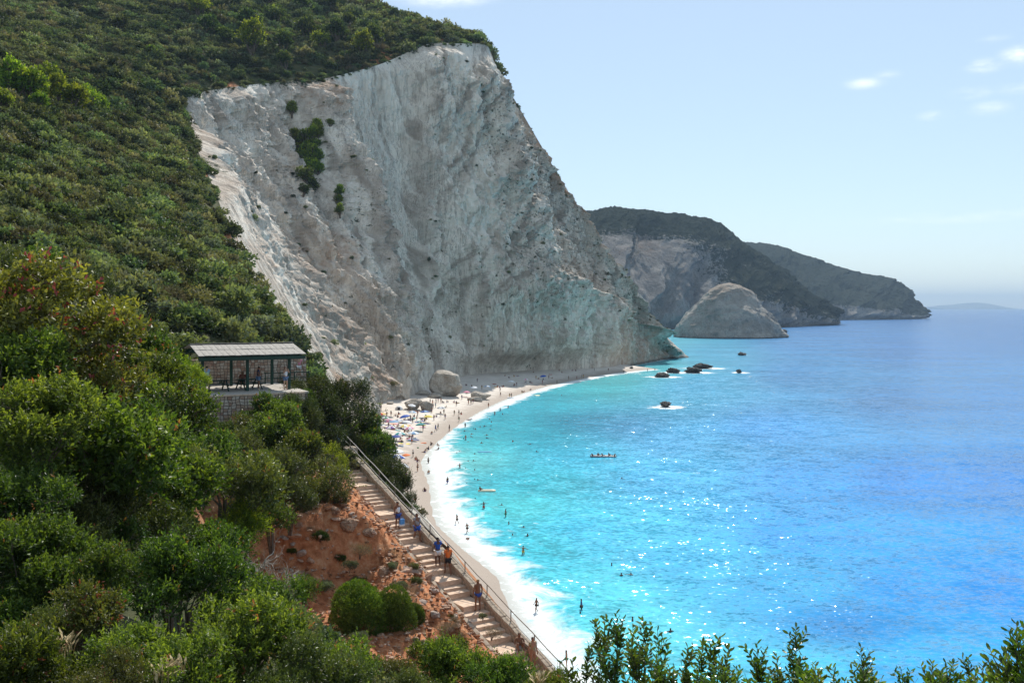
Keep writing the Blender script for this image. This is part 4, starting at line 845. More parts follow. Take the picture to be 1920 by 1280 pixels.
# ---- near and middle plants, each placed by itself
NEAR = [
 ('near', 0, 60, 1262, 8.0, 130, 'glossy green bush filling the bottom left corner of the slope'),
 ('nearred', 0, 150, 1165, 9.5, 80, 'bush with orange-red young shoots near the lower left corner'),
 ('near', 1, 285, 1250, 8.5, 130, 'yellow-green bush with dry grass stalks at the bottom edge, left of centre'),
 ('nearolive', 0, 200, 1290, 7.6, 90, 'low olive bush at the bottom edge beside the dry grass'),
 ('near', 2, 450, 1215, 9.5, 130, 'broad glossy bush below the leafless grey twigs'),
 ('nearolive', 1, 560, 1270, 9.0, 110, 'olive-green bush at the bottom edge left of the gravelly gully'),
 ('near', 3, 640, 1268, 10.5, 90, 'dense green bush under the rounded cushion shrubs'),
 ('near', 0, 340, 1090, 11.5, 115, 'bush with reddish shoot tips in the lower left, above the yellow-green one'),
 ('near', 1, 480, 1120, 12.5, 90, 'glossy bush just left of the red earth scarp foot'),
 ('near', 2, 215, 1075, 12.5, 70, 'small upright bush rising from the dark hollow'),
 ('near', 3, 55, 1060, 13, 120, 'dark bush at the left edge under the tall reddish tree'),
 ('near', 1, 30, 930, 14, 110, 'glossy bush at the left edge, half way down the picture'),
 ('nearolive', 0, 100, 1200, 10.5, 80, 'olive bush between the dark hollow and the corner bush'),
 ('near', 0, 845, 1262, 12.0, 78, 'green bush at the bottom edge right of the gravelly gully'),
 ('near', 2, 940, 1285, 11.5, 70, 'green bush at the bottom edge covering the lowest steps'),
 ('nearolive', 1, 760, 1300, 11, 60, 'low bush in the mouth of the gravelly gully'),
 ('near', 3, 1035, 1300, 10.5, 55, 'small bush at the bottom edge just right of the lowest steps'),
 ('nearred', 1, 90, 600, 19, 150, 'tall tree-like bush with red and yellow-green leaves at the left edge'),
 ('mid', 0, 20, 700, 17.5, 120, 'dark glossy bush at the left edge under the red-leaved crown'),
 ('nearred', 0, 175, 730, 19, 110, 'red and green leaved bush between the tall tree and the pavilion'),
 ('mid', 1, 210, 850, 17, 150, 'broad dark bush in the middle of the left slope'),
 ('near', 3, 80, 800, 15.5, 125, 'bush with shining leaves below the red-leaved crown'),
 ('mid', 2, 300, 775, 24, 92, 'dense shrub whose top reaches the left end of the pavilion roof'),
 ('juniper', 0, 285, 690, 30, 68, 'slender pointed juniper rising left of the pavilion'),
 ('juniper', 1, 335, 700, 32, 46, 'ragged juniper right beside the left end of the pavilion roof'),
 ('midolive', 0, 230, 690, 28, 75, 'olive shrub beside the pointed juniper'),
 ('mid', 3, 300, 930, 21, 115, 'large green shrub in the middle of the left slope, right of the broad dark one'),
 ('middark', 0, 150, 960, 16, 110, 'nearly black shrub in the dark hollow'),
 ('middark', 1, 260, 1000, 18, 90, 'shaded shrub behind the bushes with red shoot tips'),
 ('midolive', 1, 425, 900, 34, 100, 'soft-needled olive shrub left of the red scarp'),
 ('juniper', 0, 430, 990, 33, 75, 'feathery juniper overhanging the dead twigs'),
 ('mid', 0, 400, 1030, 24, 70, 'green shrub left of the dead twigs'),
 ('mid', 1, 385, 848, 40, 62, 'rounded shrub below the stone terrace wall'),
 ('mid', 2, 515, 800, 58, 58, 'light green shrub in front of the pavilion terrace'),
 ('midolive', 0, 450, 850, 52, 58, 'olive shrub downhill from the terrace wall'),
 ('mid', 3, 545, 835, 57, 55, 'green shrub under the right end of the terrace'),
 ('midolive', 1, 590, 905, 55, 62, 'grey-green shrub on top of the red scarp'),
 ('midolive', 0, 530, 890, 52, 62, 'olive shrub at the top left of the red scarp'),
 ('mid', 1, 470, 890, 47, 60, 'green shrub hanging over the left end of the red scarp'),
 ('middark', 2, 588, 742, 72, 46, 'dark shrub at the right end of the pavilion terrace'),
 ('middark', 0, 640, 775, 72, 66, 'dark tree-like shrub standing above the head of the stairs'),
 ('mid', 2, 680, 800, 76, 42, 'green shrub edging the beach view above the stairs'),
 ('middark', 1, 600, 830, 68, 50, 'dark shrub left of the head of the stairs'),
 ('juniper', 1, 625, 868, 64, 44, 'dense juniper just left of the topmost steps'),
 ('middark', 2, 688, 850, 74, 42, 'dark bush beyond the upper handrail'),
 ('mid', 0, 706, 842, 73, 36, 'bright-topped bush beyond the upper handrail'),
 ('middark', 1, 730, 895, 69, 38, 'dark bush beyond the handrail, half way down its shaded run'),
 ('middark', 0, 748, 930, 66, 30, 'lowest dark bush beyond the handrail before the walkers'),
 ('middark', 1, 610, 735, 74, 44, 'dark shrub just right of the terrace corner'), ('middark', 2, 650, 742, 75, 42, 'dark shrub crowning the thicket over the beach'), ('mid', 0, 560, 752, 70, 34, 'light green shrub hiding the right end of the terrace wall'),
 ('middark', 0, 668, 835, 73, 46, 'dark shrub beyond the top of the handrail'), ('middark', 1, 712, 880, 70, 42, 'dark shrub overhanging the shaded steps'), ('middark', 2, 738, 915, 68, 36, 'dark shrub right behind the handrail, above the walkers'), ('mid', 1, 700, 825, 74, 30, 'sunlit green shrub at the edge of the beach view'), ('middark', 0, 757, 948, 65.5, 24, 'lowest dark shrub tight against the handrail'),
 ('juniper', 0, 352, 712, 34, 40, 'juniper covering the left end of the terrace wall'), ('mid', 2, 412, 812, 60, 44, 'green shrub against the foot of the terrace wall, left'), ('midolive', 1, 470, 800, 61, 40, 'olive shrub against the foot of the terrace wall, middle'), ('mid', 0, 525, 780, 63, 40, 'bright green shrub against the foot of the terrace wall, right'), ('middark', 1, 575, 790, 66, 40, 'dark shrub below the right corner of the terrace'),
 ('midolive', 0, 15, 520, 42, 70, 'olive shrub at the left edge above the red-leaved tree'), ('mid', 3, 75, 500, 48, 55, 'green shrub behind the top of the red-leaved tree'), ('middark', 1, 160, 540, 45, 52, 'dark shrub right of the red-leaved tree top'),
 ('mid', 2, 515, 768, 64, 46, 'bright green shrub hiding the right half of the terrace wall'), ('mid', 0, 470, 792, 64, 34, 'green shrub leaning on the middle of the terrace wall'), ('middark', 1, 556, 762, 66, 34, 'dark shrub at the right corner of the terrace wall'), ('juniper', 1, 348, 735, 36, 42, 'juniper in front of the left end of the terrace'),
 ('midolive', 0, 545, 935, 50, 46, 'olive shrub spilling over the top left of the red scarp'), ('mid', 2, 505, 965, 45, 50, 'green shrub covering the left flank of the red scarp'), ('mid', 0, 570, 1105, 44, 34, 'green shrub at the foot of the red scarp left of the cushions'), ('midolive', 1, 620, 925, 55, 34, 'olive shrub spilling over the top right of the red scarp'),
 ('cushion', 0, 672, 1128, 46, 68, 'large rounded cushion shrub on the red earth'),
 ('cushion', 1, 735, 1130, 47.2, 54, 'rounded cushion shrub right against the large one'),
 ('dry', 0, 765, 1120, 49, 22, 'grey dry shrub beside the rounded cushions'),
 ('dry', 1, 685, 985, 55, 18, 'dry shrub hanging at the right end of the scarp top'),
 ('dry', 0, 675, 1030, 52, 20, 'dry grass tuft on the face of the scarp'),
 ('dry', 1, 748, 1040, 54, 17, 'brown dry shrub beside the stairs above the stones'),
 ('dry', 0, 835, 1180, 47, 20, 'dry grey shrub below the stony bank'),
 ('dry', 1, 858, 1165, 47.5, 15, 'small dry shrub beside the stony bank'),
 ('dry', 0, 922, 1185, 47, 17, 'dry tangled shrub at the left edge of the lowest steps'),
 ('dry', 1, 780, 1050, 54, 10, 'small dry tuft against the side of the steps'),
 ('mid', 3, 825, 1232, 42, 52, 'yellow-green shrub on the bank above the bottom edge'),
 ('midolive', 1, 735, 1255, 36, 42, 'pale shrub in the gravelly gully'),
 ('greyb', 0, 655, 1060, 50, 14, 'small grey-green shrub at the foot of the scarp'),
 ('greyb', 1, 905, 1155, 48, 9, 'tiny grey-green shrub above the lowest steps'),
]
UNIT = {'near': .8, 'nearolive': .8, 'nearred': .8, 'juniper': 1.0}
for (k, i, px, py, d, rp, lab) in NEAR:
    if k == 'cushion': continue
    cat = 'tree' if k == 'juniper' or 'tree' in lab.split('at the')[0] else 'bush'
    o = put(k, i, px, py, d, rp, lab, None, 'tree' if k == 'juniper' else 'bush', unit=UNIT.get(k, 1.0), cz=.85 if k == 'juniper' else .5)
def _ground(px, py):
    return np.array(hill_bvh.ray_cast(Vector((0, 0, H)), Vector(((px - 960) / FPX, 1, (HOR - py) / FPX)).normalized())[0])
def filler(n, seed, region, keys, dfun, rfun, lab, grp):
    g = random.Random(seed); k = 0; t = 0
    while k < n and t < 9000:
        t += 1; px, py = g.uniform(region[0], region[2]), g.uniform(region[1], region[3]); d = dfun(px, py)
        key = g.choice(keys); rp = rfun(g); put(key, g.randrange(4), px, py, d, rp, lab(px, py, key), grp, unit=UNIT.get(key, 1.0)); k += 1
def dlow(px, py): return np.interp(py, [560, 700, 800, 900, 1000, 1150, 1280], [26, 23, 19.5, 17.5, 15, 12.5, 9.5]) * (1 + max(0, px - 150) / 700)
NMK = {'near': 'glossy green', 'nearolive': 'olive', 'mid': 'mid-green', 'middark': 'dark green', 'midolive': 'olive-green', 'nearred': 'reddish'}
filler(44, 5, (-60, 640, 330, 1290), ['mid', 'mid', 'middark', 'midolive', 'near'], dlow, lambda g: g.uniform(60, 95),
       lambda px, py, k: f"{NMK[k]} shrub in the thicket on the near slope, {'upper' if py < 800 else 'lower'} part, {'by the left edge' if px < 150 else 'towards the stairs' if px > 300 else 'mid-way'}", 'shrubs of the thicket on the near slope')
filler(22, 6, (340, 815, 560, 900), ['mid', 'middark', 'midolive'], lambda px, py: 60 - (py - 815) * .11, lambda g: g.uniform(28, 42),
       lambda px, py, k: f"{NMK[k]} shrub on the bank below the pavilion terrace, {'higher' if py < 830 else 'lower'} {'left' if px < 450 else 'right'}", 'shrubs below the pavilion terrace')

# ---- sprigs along the bottom right edge
def sprig_mesh(seed, h, nb, leaf=.055):
    g = np.random.RandomState(seed); paths = []; R_ = []; lp = []; la = []; tn = []
    lean = g.normal(0, .06, 2)
    main = np.array([(lean[0] * t * t * h + .02 * math.sin(5 * t + seed), lean[1] * t * h, (t * 1.0) * h) for t in np.linspace(-.25, 1, 12)])
    axes = [(main, 1.0)]
    for b in range(nb):
        t0 = g.uniform(.25, .9); i = int(t0 * 11); p0 = main[i]; a = g.rand() * 6.28; ln = h * (1 - t0 * .6) * g.uniform(.22, .42)
        dr = np.array([math.cos(a) * .55, math.sin(a) * .55, .95]); dr /= np.linalg.norm(dr)
        br = np.array([p0 + dr * ln * t + np.array([0, 0, .18 * ln * t * t]) for t in np.linspace(0, 1, 7)]); axes.append((br, .6))
    for pa, k in axes:
        paths.append(pa); R_.append(np.linspace(.0055, .0016, len(pa)) * (1 if k == 1 else .7))
        ln = np.linalg.norm(np.diff(pa, axis=0), axis=1).sum(); m = int(ln / .013)
        for j in range(m):
            t = (j + .5) / m
            if k == 1 and t < .22: continue
            q = t * (len(pa) - 1); i = min(int(q), len(pa) - 2); p = pa[i] + (pa[i + 1] - pa[i]) * (q - i); ax = pa[i + 1] - pa[i]; ax = ax / np.linalg.norm(ax)
            ph = j * 2.4; s = np.cross(ax, (.3, .9, .2)); s /= np.linalg.norm(s); q2 = np.cross(ax, s); rd = s * math.cos(ph) + q2 * math.sin(ph)
            lp.append(p); la.append(ax * .75 + rd * .75 + g.normal(size=3) * .15); tn.append(np.clip(.30 + .35 * t + g.normal(0, .13), 0, .93))
    lp = np.array(lp); la = np.array(la); n = len(lp); Lf = leaf * g.uniform(.7, 1.15, n)
    # leaf of six points: narrower foot, broad middle, blunt tip
    a = la / np.linalg.norm(la, axis=1)[:, None]; s = np.cross(a, g.normal(size=(n, 3))); s /= np.linalg.norm(s, axis=1)[:, None]; nn = np.cross(a, s); Lc = Lf[:, None]
    V = np.stack([lp, lp + a * Lc * .38 + s * Lc * .17 + nn * Lc * .05, lp + a * Lc * .78 + s * Lc * .15 + nn * Lc * .04, lp + a * Lc - nn * Lc * .05, lp + a * Lc * .78 - s * Lc * .15 + nn * Lc * .04, lp + a * Lc * .38 - s * Lc * .17 + nn * Lc * .05], 1).reshape(-1, 3)
    b = np.arange(n)[:, None] * 6; F = np.concatenate([b + np.array([[0, 1, 4, 5]]) * 1, b + np.array([[1, 2, 3, 4]])]); F = np.concatenate([b + [0, 1, 4, 5], b + [1, 2, 3, 4]])
    return V, F, np.repeat(np.array(tn), 6), tubes(paths, R_, 5)
M_SPRIG = leaf_mat('sprig_leaves', (.024, .048, .010), (.075, .14, .022), (.20, .30, .05), trans=.30, gloss=.35, rough=.45)
SPR = [sprig_mesh(200 + i, .75, 13 + i % 4) for i in range(6)]
SPM = [(mesh_np('sprig_foliage', s[0], s[1], False, attrs={'tone': s[2]}), mesh_np('sprig_stem', s[3][0], s[3][1], True)) for s in SPR]
SPOTS = [(1118, 1172, 7.2, 'sprig with two leafy forks standing left against the foam'), (1130, 1162, 7.4, 'tall sprig against the white wash, first from the foam'), (1158, 1155, 7.0, 'highest leafy sprig in front of the pale wash'),
 (1098, 1205, 7.6, 'short sprig at the left end of the sprig row'), (1182, 1178, 7.3, 'broad leafy sprig just right of the highest one'), (1212, 1165, 7.2, 'slim sprig beside a bather in the turquoise water'), (1200, 1200, 7.0, 'bushy sprig below the slim one'),
 (1245, 1182, 7.5, 'lone thin sprig with gaps between its leaves'), (1232, 1225, 7.1, 'low sprig filling the gap beside the lone thin one'), (1285, 1212, 7.0, 'low rounded sprig between the two groups'), (1306, 1192, 7.3, 'upright sprig of the middle group'), (1350, 1190, 7.2, 'forked sprig at the right end of the middle group'), (1335, 1215, 7.0, 'short sprig inside the middle group'),
 (1385, 1248, 7.2, 'tiny sprig right of the middle group'), (1420, 1212, 7.3, 'curved sprig alone against blue water'), (1483, 1178, 7.4, 'tall single spire sprig in the centre of the right half'), (1465, 1232, 7.1, 'bushy foot beside the tall single spire'), (1500, 1240, 7.1, 'low sprig right of the tall single spire'),
 (1530, 1244, 7.2, 'short blunt sprig between the spire and the broad clump'), (1625, 1215, 7.0, 'broad dark clump sprig standing alone'), (1612, 1240, 7.2, 'low leafy side of the broad dark clump'), (1748, 1236, 7.4, 'thin young shoot with few leaves'), (1800, 1240, 7.2, 'rounded sprig left of the corner bush'),
 (1835, 1232, 7.4, 'slim sprig touching the corner bush'), (1885, 1190, 6.6, 'large leafy sprig of the right-hand corner bush'), (1905, 1168, 6.5, 'tallest sprig in the bottom right corner'), (1870, 1215, 6.7, 'outer left sprig of the corner bush'), (1925, 1180, 6.6, 'sprig cut by the right edge of the picture'), (1850, 1250, 6.7, 'low sprig at the foot of the corner bush'),
 (1775, 1262, 7.1, 'very low sprig barely above the bottom edge'), (1150, 1225, 6.9, 'leafy sprig filling the foot of the left sprig group'), (1075, 1230, 7.6, 'low sprig where the row begins'), (1320, 1245, 6.9, 'low sprig at the foot of the middle group'), (1262, 1255, 6.9, 'very low sprig under the lone thin one'), (1890, 1240, 6.4, 'dense sprig in the very corner')]
gs_ = random.Random(8)
for k in range(26):
    px = 1225 + k * 27 + gs_.uniform(-9, 9); lf = 'middle group' if px < 1400 else 'tall single spire' if px < 1560 else 'broad dark clump' if px < 1700 else 'corner bush'
    SPOTS.append((px, gs_.uniform(1246, 1276), gs_.uniform(6.6, 7.6), f"{'tiny' if k % 2 else 'low'} leafy tip just above the bottom edge near the {lf}"))
for k, (px, py, d, lab) in enumerate(SPOTS):
    top = W(px, py, d); gz = zg(top[0], top[1]); h = .60 + .3 * ((k * 37) % 10) / 10 + (.25 if px > 1850 else 0)
    s = h / .75; a, b_ = SPM[k % 6]
    e = empty('leafy_sprig', (top[0], top[1], top[2] - h), random.uniform(0, 6.28)); e.scale = (s * 1.1, s * 1.1, s)
    e.rotation_euler[0] = random.uniform(-.08, .08); e.rotation_euler[1] = random.uniform(-.1, .1)
    link('foliage', a, None if a.materials else M_SPRIG, e); link('stem', b_, None if b_.materials else M_BARK, e)
    tag(e, lab, 'shrub sprig', 'leafy sprigs along the bottom edge')

# ---- dead grey twigs
def dead(seed, n=26, L0=1.0):
    g = np.random.RandomState(seed); paths = []; R_ = []
    def grow(p, d, ln, r, lev):
        pts = [p]; q = p.copy()
        for i in range(6):
            d = d + g.normal(size=3) * .22; d /= np.linalg.norm(d); q = q + d * ln / 6; pts.append(q.copy())
        paths.append(np.array(pts)); R_.append(np.linspace(r, r * .45, 7))
        if lev < 3:
            for _ in range(3 if lev else 3): k = g.randint(2, 7); dd = d + g.normal(size=3) * .75; grow(pts[k], dd / np.linalg.norm(dd), ln * g.uniform(.5, .8), r * .5, lev + 1)
    for i in range(n):
        a = g.rand() * 6.28; grow(np.array([0, 0, 0.]), np.array([math.cos(a) * .9, math.sin(a) * .9, g.uniform(.15, 1.0)]), L0 * g.uniform(.4, .7), .022, 0)
    return tubes(paths, R_, 4)
for k, (px, py, d, r, lab) in enumerate([(485, 1050, 37, 1.5, 'leafless grey shrub with tangled twigs left of the red scarp'), (535, 1080, 38, 1.2, 'bleached dead branches against the foot of the red scarp'), (440, 1090, 36, 1.0, 'low dead grey twigs beside the glossy bush')]):
    V, F = dead(70 + k, 9); c = W(px, py + 20, d); o = link('dead_shrub', mesh_np('dead_shrub', V * r, F, True), M_DEADW, None, c); tag(o, lab, 'dead shrub')
# dry grass stalks, lower left
def grass_tuft(seed, n=60, h=.5):
    g = np.random.RandomState(seed); P0 = []; V = []; F = []
    for i in range(n):
        a = g.rand() * 6.28; d = np.array([math.cos(a), math.sin(a)]) * g.uniform(.1, .6); b = g.normal(0, .05, 2); hh = h * g.uniform(.6, 1.1); o_ = len(V) * 1
        s = np.array([-math.sin(a), math.cos(a), 0]) * .004; k0 = len(V)
        for t in np.linspace(0, 1, 5):
            p = np.array([b[0] + d[0] * t * t * hh, b[1] + d[1] * t * t * hh, hh * (t - .25 * t * t)]); w_ = (1 - t * .5) + (2.2 if t == .75 else 0); V += [p - s * w_, p + s * w_]
        for q in range(4): F.append([k0 + 2 * q, k0 + 2 * q + 1, k0 + 2 * q + 3, k0 + 2 * q + 2])
    return np.array(V), np.array(F)
M_STRAW = mat_simple('dry_straw', (.55, .42, .22), .8, .15, 20, 0)
for k, (px, py, d, h, lab) in enumerate([(118, 1228, 8.3, .26, 'dry straw-coloured grass stalks arching in the lower left'), (300, 1285, 8.0, .22, 'dry grass blades at the bottom edge beside the yellow-green bush'), (330, 1262, 8.2, .18, 'small straw tuft right of the dry blades'), (1010, 1290, 10, .2, 'straw tuft near the lowest steps')]):
    V, F = grass_tuft(80 + k, 40, h); c = W(px, py, d); o = link('grass_tuft', mesh_np('grass_tuft', V, F), M_STRAW, None, c); tag(o, lab, 'dry grass')

def ray(bvh, px, py):
    h = bvh.ray_cast(Vector((0, 0, H)), Vector(((px - 960) / FPX, 1, (HOR - py) / FPX)).normalized()); return h[0]
PINES = [ # px, py of crown centre, radius px, key, label
 (25, 170, 30, 'fpine', 'large yellow-green pine at the left edge of the pine group'), (55, 175, 28, 'fpine', 'pine second from the left edge in the bright pine group'), (85, 165, 26, 'fpine', 'tall pine in the middle of the bright pine group'), (108, 185, 24, 'fpine', 'pine right of the tall one in the bright group'),
 (135, 195, 22, 'fpine', 'yellow-green pine near the right end of the bright group'), (162, 200, 22, 'fpine', 'broad bright pine, second from the right end of the group'), (190, 208, 15, 'fpine', 'small bright pine closing the right end of the group'), (70, 200, 16, 'fpine', 'little pine in front of the bright group'), (8, 195, 16, 'fpine', 'low bright pine cut by the left edge'),
 (464, 46, 21, 'fdpine', 'round dark pine high on the hill, left of a taller one'), (515, 36, 19, 'fdpine', 'tall dark pine high on the hill'), (424, 75, 16, 'fdpine', 'small dark pine left of the light-topped one'), (473, 85, 24, 'fpine', 'light-topped pine in the middle of the hilltop trees'), (530, 88, 18, 'fdpine', 'dark pine right of the light-topped one'),
 (578, 62, 20, 'fdpine', 'tall pine on the hill above the cliff gully'), (634, 66, 19, 'fdpine', 'dark-topped pine near the skyline, left of the ridge'), (605, 84, 15, 'fpine', 'small light pine between two dark ones'), (702, 74, 18, 'fdpine', 'umbrella-shaped pine close to the cliff rim'), (682, 95, 18, 'fpine', 'light pine just above the cliff rim'),
 (375, 22, 20, 'fpine', 'flat-topped pale pine near the top edge of the picture'), (395, 58, 20, 'fdpine', 'twin-crowned dark tree below the flat-topped pine'), (568, 12, 18, 'fdpine', 'dark pine at the very top edge'), (622, 10, 15, 'fdpine', 'pine at the top edge right of the dark one'), (650, 45, 14, 'fdpine', 'small dark pine under the skyline'), (742, 30, 10, 'fdpine', 'little pine standing out on the skyline'),
 (285, 100, 9, 'fpine', 'lone small yellow-green pine in the open scrub'), (220, 50, 16, 'fdpine', 'dark round tree in the scrub at upper left'), (535, 120, 15, 'fdpine', 'dark pine beside the cliff rim'), (505, 0, 14, 'fdpine', 'pine crown cut by the top edge')]
for k, (px, py, r, key, lab) in enumerate(PINES):
    hit = ray(hill_bvh, px, py + r * .8)
    if hit is None: hit = Vector(W(px, py + r, 380))
    d = hit.y; rr = 1.0 * r * d / FPX; place(key, k, (hit.x, hit.y, hit.z + .12 * rr), rr * 1.08, None, lab, 'pine tree', 'pines standing out on the hill', 1.05)
CLUMP = [(590, 240, 10), (583, 255, 13), (572, 262, 12), (596, 252, 9), (548, 250, 7), (556, 262, 7), (546, 206, 9), (588, 275, 12), (575, 290, 14), (592, 296, 10), (580, 312, 14), (595, 318, 9), (572, 330, 14), (582, 348, 13), (568, 356, 9), (634, 360, 8), (632, 376, 7), (562, 280, 8), (636, 395, 8), (618, 232, 6)]
for k, (px, py, r) in enumerate(CLUMP):
    hit = ray(cliff_bvh, px, py + r * .5)
    if hit is None: continue
    rr = r * hit.y / FPX * 1.25; key = 'fdpine' if py > 325 and py < 358 else 'fpine'
    where = 'lone in the upper rock' if py < 215 else 'under the main clump' if py > 358 else ('crowning the clump' if py < 262 else 'inside the clump')
    place(key, k, (hit.x + .4, hit.y - .5, hit.z - .5 * rr), rr, None, f"{'dark' if key == 'fdpine' else 'bright green'} pine clinging in the cliff gully, {where}", 'pine tree', 'pines clinging in the cliff gully')
for (i_, px, py, rp, lab) in [(0, 668, 1185, 66, 'large rounded cushion shrub on the red earth'), (1, 738, 1180, 52, 'rounded cushion shrub right against the large one'), (0, 775, 1165, 24, 'small rounded cushion shrub right of the two large ones')]:
    q_ = _ground(px, py); r_ = rp * q_[1] / FPX; place('cushion', i_, (q_[0], q_[1] + r_ * .4, q_[2] - .1 * r_), r_ * .92, .7 * i_, lab, 'bush', None, 1.25)
gb_ = random.Random(15)
for k in range(44):
    px, py = gb_.uniform(540, 960), gb_.uniform(960, 1250)
    if (py - 905) < (px - 640) * .97: continue
    q_ = _ground(px, py); kk_ = gb_.choice(['dry', 'dry', 'dry', 'greyb', 'midolive', 'mid']); r_ = gb_.uniform(8, 19) * q_[1] / FPX
    wh = 'beside the kerb of the steps' if (py - 905) < (px - 640) * .97 + 60 else 'on the scarp face' if px < 650 and py < 1090 else 'on the lower red bank'
    place(kk_, k, (q_[0], q_[1], q_[2] - .1 * r_), r_, None, f"{'tiny' if r_ < .35 else 'low'} {dict(dry='dry brown', greyb='grey-green', midolive='olive', mid='green')[kk_]} tuft {wh}", 'bush', 'tufts on the red bank', .9)
# individual shrubs on the hillside: the largest seen
g = random.Random(11); nrng = np.random.RandomState(11)
cand = []; tries = 0
def on_hill(px, py):
    h = ray(hill_bvh, px, py)
    if h is None: return None
    c = ray(cliff_bvh, px, py)
    return None if (c is not None and c.y < h.y) else h
MINR = []
while len(cand) < 215 and tries < 6000:
    tries += 1; px = g.uniform(-20, 600); py = g.uniform(215, 660)
    if g.random() > (py - 130) / 420: continue
    h = on_hill(px, py)
    if h is None or h.y < 78 or h.y > 330: continue
    r = g.uniform(1.1, 2.3) * (1.0 if h.y < 150 else 1.15); rp = r / h.y * FPX
    if any((px - a)**2 + (py - b)**2 < (.55 * (rp + c_))**2 for a, b, c_ in MINR): continue
    MINR.append((px, py, rp)); cand.append((px, py, h, r))
def near_edge(px, py): return px > np.interp(py, [200, 280, 350, 470, 590, 665], [330, 350, 385, 440, 515, 560]) - 45
for k, (px, py, h, r) in enumerate(cand):
    key = g.choices(['fgreen', 'fdark', 'folive', 'fgrey', 'fpine'], [3, 4, 4, 1.0, .0])[0]
    colr = {'fgreen': 'green', 'fdark': 'dark green', 'folive': 'brownish olive', 'fgrey': 'silvery grey-green'}[key]
    band = 'uppermost' if py < 280 else 'upper' if py < 360 else 'middle' if py < 440 else 'lower' if py < 520 else 'lowest'
    colm = 'by the left edge' if px < 70 else 'under the bright pine group' if px < 190 else 'in the middle of the slope' if px < 300 else 'towards the cliff'
    zone = ('at the lip of the white cliff, ' + ('top' if py < 300 else 'upper middle' if py < 400 else 'lower middle' if py < 500 else 'bottom') + ' part') if near_edge(px, py) else 'just above the pavilion roof' if py > 560 and px > 300 else f'on the {band} hillside {colm}'
    big = 'large ' if r > 2.05 else 'small ' if r < 1.3 else 'squat ' if k % 3 == 0 else ''
    place(key, k, (h.x, h.y, h.z - .25 * r), r, None, f'{big}{colr} shrub {zone}', 'shrub', 'single shrubs on the hillside', g.uniform(.8, 1.15), rng=g)

# ---- everything between: scrub that nobody could count
unlinked = bpy.data.collections.new('scrub_kinds')
def lib(key, idx):
    kind, V, F, tone, info, mat, *_ = PROTO[key][idx]; me = mesh_np('scrub_plant', V, F, False, attrs={'tone': tone}); me.materials.append(mat)
    o = bpy.data.objects.new(f'scrub_plant_{len(unlinked.objects):02d}', me); unlinked.objects.link(o)
for kx in ('fgreen', 'fgreen', 'fdark', 'fdark', 'folive', 'folive', 'fgrey', 'fgrey'):
    lib(kx, len([1 for q in unlinked.objects]) % 2)
for _ in range(1): lib('dry', 0)
def scatter(name, pts, scl, idx, seed=1, sq=None):
    n = len(pts); me = bpy.data.meshes.new(name); me.vertices.add(n); me.vertices.foreach_set('co', np.asarray(pts, np.float32).ravel())
    r = np.random.RandomState(seed)
    a = me.attributes.new('scl', 'FLOAT_VECTOR', 'POINT'); s3 = np.repeat(np.asarray(scl)[:, None], 3, 1); s3[:, 2] *= (r.uniform(.7, 1.1, n) if sq is None else sq); a.data.foreach_set('vector', s3.astype(np.float32).ravel())
    a = me.attributes.new('rot', 'FLOAT_VECTOR', 'POINT'); rt = np.stack([r.uniform(-.2, .2, n), r.uniform(-.2, .2, n), r.uniform(0, 6.28, n)], 1); a.data.foreach_set('vector', rt.astype(np.float32).ravel())
    a = me.attributes.new('idx', 'INT', 'POINT'); a.data.foreach_set('value', np.asarray(idx, np.int32))
    o = link(name, me); gt = bpy.data.node_groups.new(name, 'GeometryNodeTree')
    gt.interface.new_socket('Geometry', in_out='INPUT', socket_type='NodeSocketGeometry'); gt.interface.new_socket('Geometry', in_out='OUTPUT', socket_type='NodeSocketGeometry')
    gi = gt.nodes.new('NodeGroupInput'); go = gt.nodes.new('NodeGroupOutput'); ip = gt.nodes.new('GeometryNodeInstanceOnPoints'); ci = gt.nodes.new('GeometryNodeCollectionInfo')
    ci.inputs['Collection'].default_value = unlinked; ci.inputs['Separate Children'].default_value = True; ci.inputs['Reset Children'].default_value = True
    def na(nm, ty): q = gt.nodes.new('GeometryNodeInputNamedAttribute'); q.data_type = ty; q.inputs['Name'].default_value = nm; return q.outputs['Attribute']
    m2p = gt.nodes.new('GeometryNodeMeshToPoints'); gt.links.new(gi.outputs[0], m2p.inputs[0]); gt.links.new(m2p.outputs[0], ip.inputs['Points'])
    gt.links.new(ci.outputs[0], ip.inputs['Instance']); ip.inputs['Pick Instance'].default_value = True
    gt.links.new(na('idx', 'INT'), ip.inputs['Instance Index']); gt.links.new(na('scl', 'FLOAT_VECTOR'), ip.inputs['Scale'])
    er = gt.nodes.new('FunctionNodeEulerToRotation'); gt.links.new(na('rot', 'FLOAT_VECTOR'), er.inputs[0]); gt.links.new(er.outputs[0], ip.inputs['Rotation'])
    gt.links.new(ip.outputs[0], go.inputs[0]); md = o.modifiers.new('scatter', 'NODES'); md.node_group = gt; return tag(o, kind='stuff')
